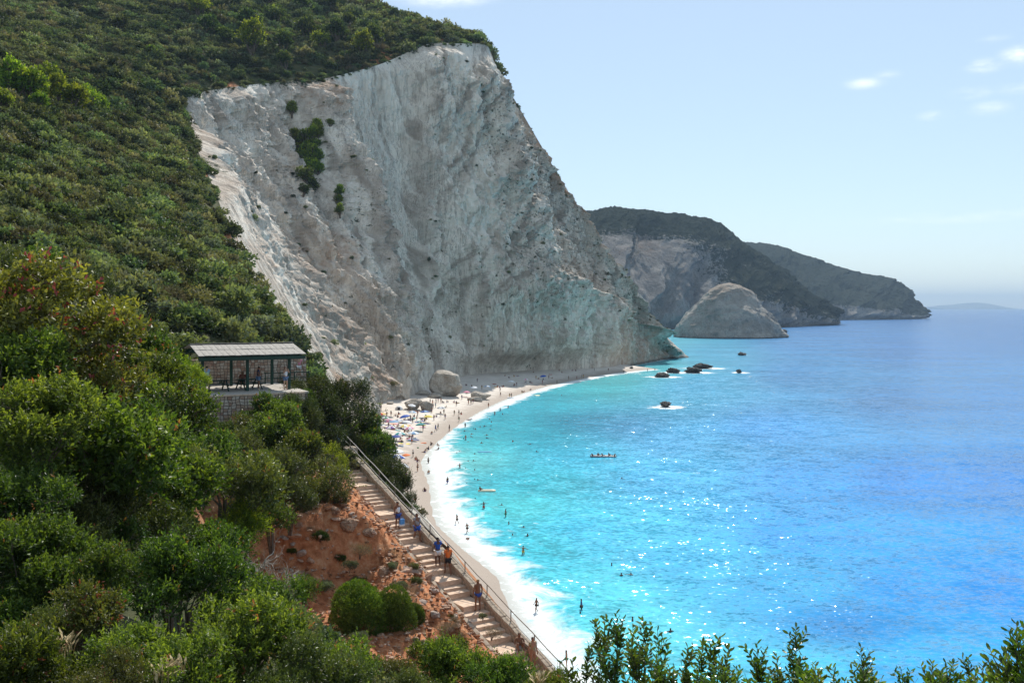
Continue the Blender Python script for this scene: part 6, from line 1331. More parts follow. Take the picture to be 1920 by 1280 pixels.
# ---------------------------------------------------------------- people
def skinned(name, J, E, Rr, root=0, sub=1):
    me = bpy.data.meshes.new(name + '_s'); me.from_pydata([tuple(j) for j in J], E, []); o = bpy.data.objects.new(name + '_s', me); C.objects.link(o)
    md = o.modifiers.new('skin', 'SKIN'); md.use_smooth_shade = True; o.modifiers.new('sub', 'SUBSURF').levels = sub
    o.modifiers['sub'].render_levels = sub
    for i, v in enumerate(me.skin_vertices[0].data): v.radius = Rr[i] if hasattr(Rr[i], '__len__') else (Rr[i], Rr[i]); v.use_root = (i == root)
    dg = bpy.context.evaluated_depsgraph_get(); dg.update(); m2 = bpy.data.meshes.new_from_object(o.evaluated_get(dg)); bpy.data.objects.remove(o); m2.name = name; return m2
def joints(pose='stand', f=False):
    J = dict(pel=(0, 0, .96), spi=(0, .01, 1.12), che=(0, 0, 1.33), nek=(0, -.01, 1.49), hed=(0, .015, 1.60), top=(0, .01, 1.70),
             lsh=(-.175, -.01, 1.43), lel=(-.235, -.03, 1.15), lwr=(-.25, .06, .91), lha=(-.25, .09, .84), rsh=(.175, -.01, 1.43), rel=(.235, -.03, 1.15), rwr=(.25, .06, .91), rha=(.25, .09, .84),
             lhi=(-.095, 0, .90), lkn=(-.115, .03, .50), lan=(-.12, -.02, .09), lto=(-.13, .13, .035), rhi=(.095, 0, .90), rkn=(.115, .03, .50), ran=(.12, -.02, .09), rto=(.13, .13, .035))
    u = J.update
    if pose == 'walk': u(dict(lkn=(-.11, .20, .53), lan=(-.12, .16, .14), lto=(-.13, .31, .11), rkn=(.11, -.02, .50), ran=(.115, -.24, .12), rto=(.12, -.11, .035), lel=(-.24, -.14, 1.17), lwr=(-.25, -.16, .93), lha=(-.25, -.13, .86), rel=(.24, .07, 1.16), rwr=(.24, .24, 1.0), rha=(.23, .30, .96)))
    if pose == 'photo': u(dict(lel=(-.24, .14, 1.25), lwr=(-.09, .24, 1.50), lha=(-.05, .24, 1.55), rel=(.24, .14, 1.25), rwr=(.09, .24, 1.50), rha=(.05, .24, 1.55)))
    if pose == 'armsup': u(dict(lel=(-.30, .02, 1.62), lwr=(-.22, .04, 1.86), lha=(-.20, .05, 1.93), rel=(.30, .02, 1.62), rwr=(.22, .04, 1.86), rha=(.20, .05, 1.93)))
    if pose == 'armsout': u(dict(lel=(-.44, .02, 1.40), lwr=(-.66, .06, 1.42), lha=(-.74, .07, 1.43), rel=(.42, .02, 1.30), rwr=(.60, .08, 1.22), rha=(.66, .1, 1.2)))
    if pose == 'bent': u(dict(lel=(-.27, -.06, 1.16), lwr=(-.20, .17, 1.10), lha=(-.15, .24, 1.12), rel=(.27, -.06, 1.16), rwr=(.22, .18, 1.12), rha=(.17, .25, 1.14), hed=(0, .06, 1.59), top=(0, .09, 1.69)))
    if pose == 'stride': u(dict(lkn=(-.11, .17, .52), lan=(-.12, .33, .12), lto=(-.13, .47, .09), rkn=(.11, -.10, .52), ran=(.115, -.36, .2), rto=(.12, -.28, .08), lel=(-.24, -.18, 1.2), lwr=(-.25, -.08, .98), lha=(-.24, -.02, .94), rel=(.24, .12, 1.19), rwr=(.2, .32, 1.2), rha=(.18, .38, 1.24), nek=(0, .04, 1.48), hed=(0, .09, 1.59), top=(0, .1, 1.69)))
    if pose == 'sit': u({k: (v[0], v[1] - .0, v[2] - .84) for k, v in J.items()} | dict(lkn=(-.16, .38, .50), lan=(-.15, .55, .09), lto=(-.16, .69, .05), rkn=(.15, .40, .48), ran=(.15, .58, .09), rto=(.16, .72, .05), lhi=(-.1, .04, .13), rhi=(.1, .04, .13), pel=(0, 0, .14), lel=(-.26, .06, .36), lwr=(-.17, .28, .42), lha=(-.13, .35, .44), rel=(.26, .08, .34), rwr=(.2, .32, .40), rha=(.16, .39, .43)))
    if pose == 'recline': u({k: (v[0], v[1] - .25 - (v[2] - .96) * .35, .12 + (v[2] - .96) * .85) for k, v in J.items()} | dict(pel=(0, -.25, .12), lhi=(-.1, -.18, .12), rhi=(.1, -.18, .12), lkn=(-.13, .22, .28), lan=(-.13, .60, .08), lto=(-.14, .68, .18), rkn=(.12, .24, .12), ran=(.13, .66, .07), rto=(.14, .70, .2), lel=(-.3, -.62, .26), lwr=(-.32, -.66, .03), lha=(-.33, -.58, .02), rel=(.3, -.62, .26), rwr=(.32, -.66, .03), rha=(.33, -.58, .02)))
    if pose == 'chair': u({k: (v[0], v[1], v[2] - .45) for k, v in J.items()} | dict(pel=(0, 0, .52), lhi=(-.1, .03, .50), rhi=(.1, .03, .50), lkn=(-.12, .42, .50), lan=(-.12, .40, .09), lto=(-.13, .54, .04), rkn=(.12, .42, .50), ran=(.12, .40, .09), rto=(.13, .54, .04), lel=(-.26, .08, .75), lwr=(-.16, .30, .78), lha=(-.1, .36, .79), rel=(.26, .08, .75), rwr=(.16, .30, .78), rha=(.1, .36, .79)))
    if pose == 'lie': u({k: (v[0], v[2] - .96, .13 - v[1] * .6) for k, v in J.items()})
    return J
ORD = ['pel', 'spi', 'che', 'nek', 'hed', 'top', 'lsh', 'lel', 'lwr', 'lha', 'rsh', 'rel', 'rwr', 'rha', 'lhi', 'lkn', 'lan', 'lto', 'rhi', 'rkn', 'ran', 'rto']
ED = [('pel', 'spi'), ('spi', 'che'), ('che', 'nek'), ('nek', 'hed'), ('hed', 'top'), ('che', 'lsh'), ('lsh', 'lel'), ('lel', 'lwr'), ('lwr', 'lha'), ('che', 'rsh'), ('rsh', 'rel'), ('rel', 'rwr'), ('rwr', 'rha'), ('pel', 'lhi'), ('lhi', 'lkn'), ('lkn', 'lan'), ('lan', 'lto'), ('pel', 'rhi'), ('rhi', 'rkn'), ('rkn', 'ran'), ('ran', 'rto')]
RD = dict(pel=(.155, .11), spi=(.135, .10), che=(.155, .11), nek=(.055, .055), hed=(.088, .10), top=(.055, .06), lsh=.060, rsh=.060, lel=.042, rel=.042, lwr=.028, rwr=.028, lha=(.022, .035), rha=(.022, .035), lhi=.088, rhi=.088, lkn=.060, rkn=.060, lan=.038, ran=.038, lto=.034, rto=.034)
_pm = {}
def pmesh(pose, detail):
    k = (pose, detail)
    if k in _pm: return _pm[k]
    J = joints(pose); E = [(ORD.index(a), ORD.index(b)) for a, b in ED]; body = skinned('body', [J[o_] for o_ in ORD], E, [RD[o_] for o_ in ORD], 0, 1)
    if detail:
        bm = bmesh.new(); bm.from_mesh(body); paths = []; R_ = []
        for s_ in 'lr':
            w_, h_ = np.array(J[s_ + 'wr']), np.array(J[s_ + 'ha']); d = h_ - w_; d /= np.linalg.norm(d); sd = np.cross(d, (1, 0, 0)); sd /= np.linalg.norm(sd) + 1e-9; cu_ = np.cross(sd, d) * (1 if s_ == 'l' else -1)
            for q_, ln in enumerate((.068, .08, .076, .06)):
                b0_ = h_ + sd * (q_ - 1.5) * .021 - d * .01; paths.append([b0_, b0_ + d * ln * .5 + cu_ * .006, b0_ + d * ln * .9 + cu_ * .022]); R_.append([.0095, .009, .007])
            b0_ = w_ + d * .02 + sd * .02; paths.append([b0_, b0_ + d * .035 + sd * .03, b0_ + d * .07 + sd * .035 + cu_ * .01]); R_.append([.012, .011, .008])
        hd = np.array(J['hed']); paths.append([hd + (0, .08, .0), hd + (0, .115, -.012), hd + (0, .10, -.03)]); R_.append([.008, .013, .008])
        for s_ in (-1, 1): paths.append([hd + (s_ * .085, 0, .02), hd + (s_ * .10, -.01, 0), hd + (s_ * .088, 0, -.03)]); R_.append([.01, .015, .008])
        V, F = tubes(paths, R_, 5); m2 = mesh_np('fing', V, F, True); bm.from_mesh(m2); bm.to_mesh(body); bm.free()
    def shell(nodes, edges, grow, cutz=None):
        Jn = [J[n] if isinstance(n, str) else tuple(np.array(J[n[0]]) * (1 - n[2]) + np.array(J[n[1]]) * n[2]) for n in nodes]
        rr = []
        for n in nodes:
            r = RD[n] if isinstance(n, str) else tuple(np.array(RD[n[0]] if hasattr(RD[n[0]], '__len__') else (RD[n[0]],) * 2) * (1 - n[2]) + np.array(RD[n[1]] if hasattr(RD[n[1]], '__len__') else (RD[n[1]],) * 2) * n[2])
            r = r if hasattr(r, '__len__') else (r, r); rr.append((r[0] + grow, r[1] + grow))
        return skinned('cloth', Jn, edges, rr, 0, 1)
    shirt = shell(['pel', 'spi', 'che', 'lsh', ('lsh', 'lel', .55), 'rsh', ('rsh', 'rel', .55)], [(0, 1), (1, 2), (2, 3), (3, 4), (2, 5), (5, 6)], .016); shirt.name = 'shirt'
    tank = shell(['pel', 'spi', 'che', ('che', 'lsh', .6), ('che', 'rsh', .6)], [(0, 1), (1, 2), (2, 3), (2, 4)], .014); tank.name = 'top'
    shorts = shell(['pel', 'lhi', ('lhi', 'lkn', .62), 'rhi', ('rhi', 'rkn', .62)], [(0, 1), (1, 2), (0, 3), (3, 4)], .022); shorts.name = 'shorts'
    trunks = shell(['pel', 'lhi', ('lhi', 'lkn', .22), 'rhi', ('rhi', 'rkn', .22)], [(0, 1), (1, 2), (0, 3), (3, 4)], .012); trunks.name = 'swimwear'
    bra = shell([('spi', 'che', .75), ('che', 'nek', .08)], [(0, 1)], .010); bra.name = 'swimwear'
    def hair(long):
        hd = np.array(J['hed']); tp_ = np.array(J['top']); ax = tp_ - hd; ax /= np.linalg.norm(ax)
        bk = np.array(J['che']) - np.array(J['nek']); bk /= np.linalg.norm(bk)
        nb = hd + np.cross(ax, (1, 0, 0)) * -.0
        back = np.array((0, -1, 0)) if pose not in ('lie',) else np.array((0, 0, -1))
        pts = [tp_ + ax * .012 + back * .012, hd + ax * .03 + back * .03] + ([hd - ax * .10 + back * .07, hd - ax * .22 + back * .09] if long else [hd - ax * .03 + back * .045])
        rr = [(.075, .075), (.098, .098)] + ([(.07, .05), (.05, .03)] if long else [(.075, .07)])
        return skinned('hair', pts, [(i, i + 1) for i in range(len(pts) - 1)], rr, 0, 1)
    _pm[k] = dict(body=body, shirt=shirt, top=tank, shorts=shorts, trunks=trunks, bra=bra, hair=hair(False), long=hair(True), J=J); return _pm[k]
_cm = {}
def col(name, c, rough=.7):
    if name not in _cm: _cm[name] = mat_simple(name, c, rough, .08, 9, 0)
    return _cm[name]
SKIN = [col('tanned_skin', (.36, .19, .115)), col('dark_tanned_skin', (.22, .11, .065)), col('fair_skin', (.50, .31, .22)), col('brown_skin', (.13, .065, .04))]
HAIR = [col('dark_hair', (.02, .015, .012)), col('brown_hair', (.08, .04, .02)), col('fair_hair', (.35, .24, .12)), col('auburn_hair', (.20, .05, .02))]
CL_ = dict(white=(.75, .76, .78), blue=(.03, .07, .30), navy=(.012, .02, .07), black=(.015, .015, .018), red=(.65, .06, .03), orange=(.75, .18, .04), royal=(.02, .09, .42), lightblue=(.25, .42, .62), green=(.05, .25, .12), pink=(.7, .25, .35), yellow=(.75, .6, .12), darkred=(.18, .02, .02), grey=(.3, .3, .32), denim=(.12, .2, .34), khaki=(.32, .27, .15), teal=(.03, .3, .3), purple=(.2, .08, .3))
_inst = {}
def part_of(me, name, mat, parent):
    key = (me.name, mat.name)
    if key not in _inst:
        m2 = me.copy() if me.materials else me
        m2.materials.clear(); m2.materials.append(mat); _inst[key] = m2
    return link(name, _inst[key], None, parent)
def person(loc, face, pose, sk, hair, clothes, label, scale=1.0, detail=False, long=False, group=None, tilt=0.0, extra=None):
    m = pmesh(pose, detail); e = empty('person', loc, face); e.scale = (scale,) * 3; e.rotation_euler[0] = tilt; tag(e, label, 'person', group)
    part_of(m['body'], 'body', SKIN[sk], e); part_of(m['long' if long else 'hair'], 'hair', HAIR[hair], e)
    for k, c in clothes: part_of(m[k], {'trunks': 'swimwear', 'bra': 'swimwear'}.get(k, k), col('cloth_' + c, CL_[c]), e)
    return e, m['J']
# facing: local +y is forward. rz turns it: rz=0 faces away from the lens, pi faces the lens
def stair_at(px, py):
    """foot point on the steps nearest to the pixel"""
    best = None
    for s_ in np.linspace(0, SL + 2, 300):
        for off in (.6, .8, 1.0, 1.2, 1.4):
            p = on_line(s_, off, .0); q = (960 + FPX * p[0] / p[1], HOR + FPX * (H - p[2]) / p[1]); dd = (q[0] - px)**2 + (q[1] - py)**2
            if best is None or dd < best[0]: best = (dd, p, s_)
    p = best[1]; s_ = best[2]
    z = None
    for (a, t) in treads:
        if a + .0 <= s_ <= a + t + .02: z = RT[2] - 1.1 + zt(a + t * .5) + .0
    return Vector((p[0], p[1], z if z is not None else p[2]))
down = math.atan2(-dx, dy)       # rotation that makes local +y run down the flight
upf = down + math.pi
e, J = person(stair_at(746, 990), down + .2, 'stand', 1, 0, [('top', 'white'), ('shorts', 'blue')], 'person in a white tank top and blue shorts carrying a bag on the upper steps', 1.0, True)
# bag hanging from the left hand
def bag_mesh(w_, h_, d_): return box_mesh('bag', w_, d_, h_, .04, .02, 5)
ma = Matrix.Rotation(down + .2, 4, 'Z'); hp = e.location + ma @ Vector(J['lha'])
b = empty('beach_bag', hp + Vector((0, 0, -.52)), down); tag(b, 'blue and white beach bag hanging from the hand of the person in the tank top', 'bag')
link('bag_body', box_mesh('bag_body', .36, .16, .40, .05, .015, 5), col('bag_blue', (.10, .32, .70)), b, (0, 0, .1)); link('bag_base', box_mesh('bag_base', .37, .17, .16, .04, .01, 6), col('bag_white', (.7, .75, .8)), b, (0, 0, -.08)); V, F = tubes([[(-.1, 0, .28), (-.05, 0, .42), (.05, 0, .42), (.1, 0, .28)]], [[.012] * 4], 4); link('bag_handle', mesh_np('bag_handle', V, F), col('bag_blue', (.1, .3, .7)), b)
person(stair_at(786, 1008), down, 'walk', 1, 0, [('shirt', 'grey'), ('shorts', 'royal')], 'person in a pale T-shirt and bright blue shorts walking down beside the handrail', 1.03, True)
person(stair_at(820, 1062), upf, 'bent', 3, 0, [('shirt', 'royal'), ('shorts', 'white')], 'person in a dark blue top and pale shorts, seen from behind on the steps', 1.02, True)
person(stair_at(840, 1074), upf - .2, 'walk', 1, 0, [('shirt', 'orange'), ('shorts', 'black')], 'person in an orange-red T-shirt and black shorts climbing the steps', 1.0, True)
person(stair_at(897, 1146), upf - .1, 'stand', 1, 2, [('trunks', 'blue')], 'shirtless person in blue swim shorts on the lower steps', 1.02, True)
person(stair_at(972, 1226), down - .4, 'sit', 1, 1, [('trunks', 'grey')], 'person crouching on the lowest visible steps beside the rail', 1.0, True)
e, _ = person(stair_at(1012, 1240), down, 'stand', 0, 0, [('shirt', 'khaki')], 'person half hidden behind the posts at the foot of the steps', .95, True)
e, _ = person(Vector(W(620, 838, 70)) + Vector((0, 0, -.9)), down, 'walk', 3, 0, [('shirt', 'lightblue'), ('shorts', 'navy')], 'person in a light blue top stepping out of the shade above the stairs', 1.0, True)
e.location = (e.location.x + .6, e.location.y, e.location.z + .3)
person(pvw(-.35, -.3), math.pi + .9, 'photo', 2, 3, [('top', 'white'), ('shorts', 'denim')], 'red-haired person in a white top and denim shorts at the right post of the pavilion', .98, True, True)
person(pvw(-2.1, .55), -1.2, 'bent', 1, 0, [('shirt', 'navy'), ('shorts', 'denim')], 'person with a cap looking down at something in hand, middle of the pavilion', 1.0, True)
person(pvw(-2.9, 2.05, .0), math.pi + .3, 'chair', 1, 1, [('shirt', 'darkred'), ('shorts', 'black')], 'seated person in dark red at the picnic table', 1.0, True)
person(pvw(-5.9, -.6, .25), -.4, 'armsup', 2, 0, [('shirt', 'lightblue'), ('shorts', 'navy')], 'person in light blue with both arms raised at the left end of the pavilion', .95, True)
person(pvw(2.7, 7.2, .3), math.pi, 'stand', 2, 0, [('shirt', 'pink'), ('shorts', 'white')], 'person in pink just beyond the right end of the stone wall', 1.0, True)

# ---- crowd on the beach
def z2(x, y): return (680 + x / 6.4, 680 + y / 6.4)
def z3(x, y): return (900 + x / 4.571, 660 + y / 4.571)
def z5(x, y): return (700 + x / 5.333, 900 + y / 5.333)
STAND = [z2(*p) for p in [(190, 570), (220, 570), (840, 505), (880, 485), (905, 480), (810, 490), (845, 555), (875, 540), (940, 485), (830, 600), (1100, 630), (1155, 630), (1155, 710), (1510, 540), (1430, 320), (1375, 235), (1310, 310), (1190, 440), (1270, 500), (1300, 500), (1325, 490), (1655, 405), (1650, 350), (1125, 520), (310, 795), (340, 640), (990, 680), (935, 650), (875, 825), (905, 800), (1040, 820), (725, 820), (590, 970), (605, 1130), (855, 690), (650, 700), (600, 725), (575, 700), (290, 655), (660, 640), (975, 620)]]
STAND += [(783, 884), z3(760, 235), z3(830, 235), z3(872, 222), z3(885, 222), z3(535, 272), z3(660, 272), z3(315, 292), z3(1100, 165), z3(1230, 185), z3(980, 165), z3(480, 235), z3(590, 230), (761, 898), (779, 946), (1062, 1252), (1214, 697), (1228, 696)]
SIT = [z2(*p) for p in [(985, 540), (430, 620), (400, 640), (420, 655), (970, 480), (1010, 475), (830, 855), (820, 985), (910, 1000), (895, 1050), (790, 1040), (735, 1075), (655, 1185), (200, 815), (160, 800), (1640, 300), (1690, 290), (1600, 300), (1820, 270), (715, 690), (740, 700), (770, 680), (890, 650), (1185, 620), (620, 650), (510, 690), (450, 920), (480, 880), (560, 905), (600, 890), (340, 965), (370, 975), (470, 960), (500, 830), (380, 790), (350, 770), (420, 760), (1240, 275), (700, 740), (540, 830), (1100, 480), (1140, 485), (1260, 450)]]
SIT += [z3(*p) for p in [(215, 207), (290, 210), (460, 177), (680, 160), (820, 162), (795, 162), (360, 345), (372, 345), (430, 325), (395, 262), (430, 262), (505, 232), (545, 238), (615, 225), (150, 300), (190, 300), (290, 290), (700, 178), (250, 222)]] + [(804, 888), (797, 920), (780, 862)]
LIE = [z2(*p) for p in [(1130, 485), (1860, 160), (400, 985), (440, 1000), (540, 910), (620, 910), (360, 800), (640, 585), (560, 575), (790, 560), (510, 650), (450, 790), (480, 720), (550, 690), (1250, 370), (1270, 690), (1300, 680), (1350, 455)]] + [(877, 1012), z3(440, 262), z3(120, 275), z3(600, 193)]
WALK = [(857, 984, 'stride', 'long-haired walker'), (876, 1001, 'stride', 'slim walker'), (1006, 1149, 'walk', 'child')]
WADE = [(839, 909), (803, 870), (862, 882), (907, 958), (948, 972), (981, 1045), (1090, 1150), (873, 826), (z2(1230, 780)), (z2(1745, 555)), (z2(1585, 635)), (z2(1650, 590))]
SWIM = [z2(*p) for p in [(1520, 680), (1545, 715), (1540, 760), (1530, 800), (1460, 765), (1410, 770), (1355, 800), (1335, 795), (1220, 825), (1490, 870), (1490, 905), (1305, 860), (1300, 890), (1210, 915), (1240, 930), (1265, 955), (1425, 965), (1160, 1070), (1345, 1095), (1805, 945), (1265, 1190), (1330, 1180), (1235, 1270), (1130, 1090), (1680, 620), (1495, 660)]]
SWIM += [(873, 880), (859, 882), (890, 882), (890, 900), (896, 901), (875, 908), (891, 936), (941, 947), (954, 982), (982, 989), (961, 1004), (989, 1005), (1147, 1059), (1165, 1079), (1183, 1077), (1186, 1162), (1088, 1153), (1208, 1171), (1257, 1184), (1166, 897), (961, 828), (994, 833), (1006, 847), z3(605, 330), z3(640, 325), z3(660, 322), z3(950, 300), z3(700, 372), z3(470, 380), z3(400, 395), z3(1250, 190), z3(1070, 215)]
swc = ['blue', 'black', 'red', 'navy', 'white', 'green', 'pink', 'royal', 'orange', 'teal', 'purple', 'yellow']
gp = random.Random(3)
def where_beach(px, py):
    if px > 1000: return 'on the far end of the beach'
    if px > 900: return 'on the far beach near the cliff shadow'
    if px > 860: return 'beside the long low boulder'
    if py < 770: return 'near the grey boulder'
    if px < 735: return 'at the back of the beach'
    if px > 800: return 'close to the water line'
    if py > 835: return 'on the near end of the beach'
    return 'among the parasols'
def outfit(g):
    c = g.choice(swc)
    if g.random() < .45: return [('trunks', c), ('bra', c)], c + ' bikini', True
    if g.random() < .25: d = g.choice(['white', 'black', 'blue', 'grey']); return [('shirt', d), ('shorts', c)], f'{d} shirt and {c} shorts', False
    return [('trunks', c)], c + ' swim shorts', False
GB = 'people on the beach'
for (px, py) in STAND:
    h = sand(px, py); cl, nm, lg = outfit(gp); pose = gp.choice(['stand', 'walk', 'stand', 'bent']); 
    person(h, gp.uniform(0, 6.28), pose, gp.choice([0, 1, 1, 3]), gp.choice([0, 0, 1, 2]), cl, f"person in {nm} {'walking' if pose == 'walk' else 'standing'} {where_beach(px, py)}", gp.uniform(.94, 1.04), False, lg, GB)
for (px, py) in SIT:
    h = sand(px, py); cl, nm, lg = outfit(gp); person(h, gp.uniform(0, 6.28), gp.choice(['sit', 'sit', 'recline']), gp.choice([0, 1, 1, 3]), gp.choice([0, 0, 1, 2]), cl, f'person in {nm} sitting {where_beach(px, py)}', gp.uniform(.94, 1.04), False, lg, GB)
towm = [box_mesh('towel', 1.0, 1.9, .03, .005, .02, i) for i in range(2)]
def towel(h, rz, c):
    o = link('beach_towel', towm[0].copy() if True else None, col('towel_' + c, CL_[c]), None, (h.x, h.y, h.z + .03), (0, 0, rz)); return o
for (px, py) in LIE:
    h = sand(px, py); cl, nm, lg = outfit(gp); rz = gp.uniform(0, 6.28); c = gp.choice(['white', 'blue', 'red', 'lightblue', 'yellow', 'pink']); t = towel(h, rz, c); tag(t, f'{c} towel under the person lying {where_beach(px, py)}', 'towel', 'towels on the sand')
    person((h.x, h.y, h.z + .04), rz, 'lie', gp.choice([0, 1, 1]), gp.choice([0, 0, 1, 2]), cl, f'person in {nm} lying {where_beach(px, py)}', 1, False, lg, GB)
for (px, py, pose, who) in WALK:
    h = sand(px, py); person(h, {857: .9, 876: 2.4, 1006: 2.0}[px], pose, 1, 0, [('trunks', 'black')] + ([('bra', 'black')] if px != 876 else []), f"{'long-haired person' if px == 857 else 'slim person' if px == 876 else 'person'} in dark swimwear {'striding along the wet edge of the sand' if px == 857 else 'running along the edge of the wash' if px == 876 else 'running through the white wash nearest the stairs'}", .95 if px != 1006 else .95, True, px == 857)
for k, (px, py) in enumerate(WADE):
    c = G(px, py + 2, -.45); cl, nm, lg = outfit(gp); person(c, gp.uniform(0, 6.28), gp.choice(['stand', 'armsout', 'bent']), gp.choice([0, 1, 3]), 0, cl, f"person in {nm} wading {'in the foam' if px < 900 and py > 860 else 'in shallow turquoise water'}, {'near the stairs side' if py > 900 else 'off the middle of the beach' if py > 790 else 'off the far beach'}", 1.0, False, lg, 'bathers in the sea')
for k, (px, py) in enumerate(SWIM):
    c = G(px, py, 0); dep = gp.uniform(-1.42, -1.28); cl, nm, lg = outfit(gp); ps = gp.choice(['armsout', 'stand', 'armsout']); zone = 'near the right foreground sprigs' if py > 1040 else 'off the near beach' if py > 930 else 'off the middle of the beach' if py > 800 else 'off the far beach'
    person((c[0], c[1], dep), gp.uniform(0, 6.28), ps, gp.choice([0, 1, 3]), gp.choice([0, 0, 1]), cl, f"swimmer up to the {'shoulders with arms spread' if ps == 'armsout' else 'neck'}, {zone}", 1.0, False, False, 'bathers in the sea')

# ---- parasols
def parasol_mesh(seed, r=1.15, n=8):
    V = [(0, 0, .42)]; F = []; 
    for q_, (rr, zz) in enumerate([(.55, .27), (1.0, 0.0)]):
        for i in range(n * 2):
            a = i * math.pi / n; k = r * rr * (1 if i % 2 == 0 else (.965 if q_ else .985)); V.append((math.cos(a) * k, math.sin(a) * k, zz + (0 if i % 2 == 0 else (.015 * (q_ + 1)))))
    m = n * 2
    for i in range(m): F.append([0, 1 + i, 1 + (i + 1) % m, 1 + (i + 1) % m]); F.append([1 + i, 1 + m + i, 1 + m + (i + 1) % m, 1 + (i + 1) % m])
    b = len(V)
    for i in range(m): x, y, z_ = V[1 + m + i]; V.append((x, y, z_ - .10))
    for i in range(m): F.append([1 + m + i, b + i, b + (i + 1) % m, 1 + m + (i + 1) % m])
    bm = bmesh.new(); vs = [bm.verts.new(v) for v in V]
    for f in F:
        u_ = []; [u_.append(x) for x in f if x not in u_]; bm.faces.new([vs[x] for x in u_])
    me = bpy.data.meshes.new('canopy'); bm.to_mesh(me); bm.free(); return me
_pl = {}
def parasol(px, py, c, label, r=1.0, tilt=.12, two=None, h=2.0):
    hit = sand(px, py); e = empty('parasol', hit, gp.uniform(0, 6)); tag(e, label, 'parasol', 'parasols on the beach'); e.rotation_euler[0] = tilt
    k = (c, two)
    if k not in _pl:
        me = parasol_mesh(1); me.materials.append(col('canopy_' + c, CL_.get(c, (.6, .6, .6)), .8))
        if two:
            me.materials.append(col('canopy_' + two, CL_[two], .8))
            for p_ in me.polygons:
                a = math.atan2(p_.center.y, p_.center.x); p_.material_index = int((a + math.pi) / (math.pi / 4)) % 2
        _pl[k] = me
    link('canopy', _pl[k], None, e, (0, 0, h - .4), None, r)
    if 'pole' not in _pl: V, F = tubes([[(0, 0, -.2), (0, 0, 1), (0, 0, 2.05)]], [[.022] * 3], 6); _pl['pole'] = mesh_np('pole', V, F, True); _pl['pole'].materials.append(col('pole_white', (.7, .7, .7)))
    link('pole', _pl['pole'], None, e)
    return e
PAR = [(761, 792, 'royal', None, 'bright blue parasol in the middle of the crowd', 1.25), (774, 784, 'lightblue', 'white', 'pale blue and white parasol above the bright blue one', 1.05), (797, 783, 'blue', 'lightblue', 'blue striped parasol below the brown boulder', 1.2), (803, 792, 'yellow', None, 'yellow parasol right of the bright blue one', 1.1), (757, 811, 'yellow', 'white', 'pale yellow parasol in the middle rows', 1.2),
 (716, 788, 'red', 'yellow', 'red and yellow parasol at the back of the beach', 1.1), (771, 770, 'white', None, 'white parasol in front of the grey boulder', 1.0), (827, 775, 'white', 'grey', 'off-white parasol left of the walkers near the water', 1.15), (888, 735, 'white', None, 'white parasol behind the long low boulder', 1.3), (913, 733, 'white', 'lightblue', 'pale parasol at the edge of the cliff shadow', 1.2), (875, 744, 'pink', None, 'pink parasol between the huge and the long low boulder', 1.1),
 (733, 853, 'lightblue', 'white', 'pale blue parasol at the near end, half behind bushes', 1.2), (742, 862, 'white', None, 'large white parasol at the near end of the beach', 1.5), (745, 872, 'royal', 'white', 'blue parasol just below the large white one', 1.3), (751, 888, 'white', 'grey', 'white parasol lowest on the beach beside the bushes', 1.2), (739, 803, 'lightblue', None, 'light blue parasol in the back row', 1.15), (716, 810, 'blue', 'white', 'blue and white parasol farthest left', 1.1),
 (750, 826, 'teal', 'white', 'pale green parasol in the lower rows', 1.15), (775, 825, 'lightblue', 'white', 'pale blue parasol nearest to the wet sand', 1.2), (742, 832, 'blue', None, 'dusty blue parasol of the lower rows', 1.15), (789, 808, 'teal', None, 'teal parasol standing by the people near the wet sand', 1.1), (728, 800, 'pink', 'grey', 'faded pink parasol in the back row', 1.15), (747, 800, 'grey', 'white', 'grey parasol beside the light blue one', 1.15), (762, 803, 'white', None, 'white parasol right of the grey one', 1.1),
 (1019, 712, 'royal', None, 'blue parasol alone on the far beach', 1.2), (958, 723, 'white', None, 'white parasol on the far beach beyond the shadow edge', 1.3), (986, 719, 'white', 'pink', 'pale parasol right of the far white one', 1.1), (762, 868, 'orange', None, 'small orange parasol beside the blue one at the near end', .8), (733, 814, 'purple', 'white', 'violet-tinted parasol of the left rows', 1.1), (768, 815, 'pink', 'white', 'pale pink parasol behind the nearest rows', 1.1), (722, 795, 'green', 'white', 'green and white parasol beside the red and yellow one', 1.0)]
for (px, py, c, two, lab, r) in PAR: parasol(px, py, c, lab, r, gp.uniform(-.05, .28), two)
tn_ = sand(748, 768); te = empty('beach_tent', tn_, .3); tag(te, 'small white dome beach tent left of the grey boulder', 'tent')
me = rock_mesh('tent_shell', 1, 2, 0, 1, cut=False); link('tent_shell', me, col('tent_white', (.8, .8, .8)), te, (0, 0, .1), None, (1.2, 1.0, 1.1)); link('opening_shade', box_mesh('opening_shade', .7, .1, .7, .08), col('tent_dark', (.02, .02, .03)), te, (-.2, -1.0, .45))  # near-black panel paints the shade inside the tent mouth
for k in range(26):
    px, py = gp.uniform(712, 800), gp.uniform(778, 835)
    h = sand(px, py); c = gp.choice(['white', 'blue', 'red', 'lightblue', 'yellow', 'pink', 'teal', 'navy', 'orange']); t = towel(h, gp.uniform(0, 6.28), c)
    tag(t, f"{c} towel spread {'in the back rows' if px < 735 else 'in the front rows' if px > 775 else 'between parasols'} {'of the upper crowd' if py < 805 else 'of the lower crowd'}", 'towel', 'towels on the sand')
bagm = box_mesh('bag', .4, .3, .3, .08, .03, 2)
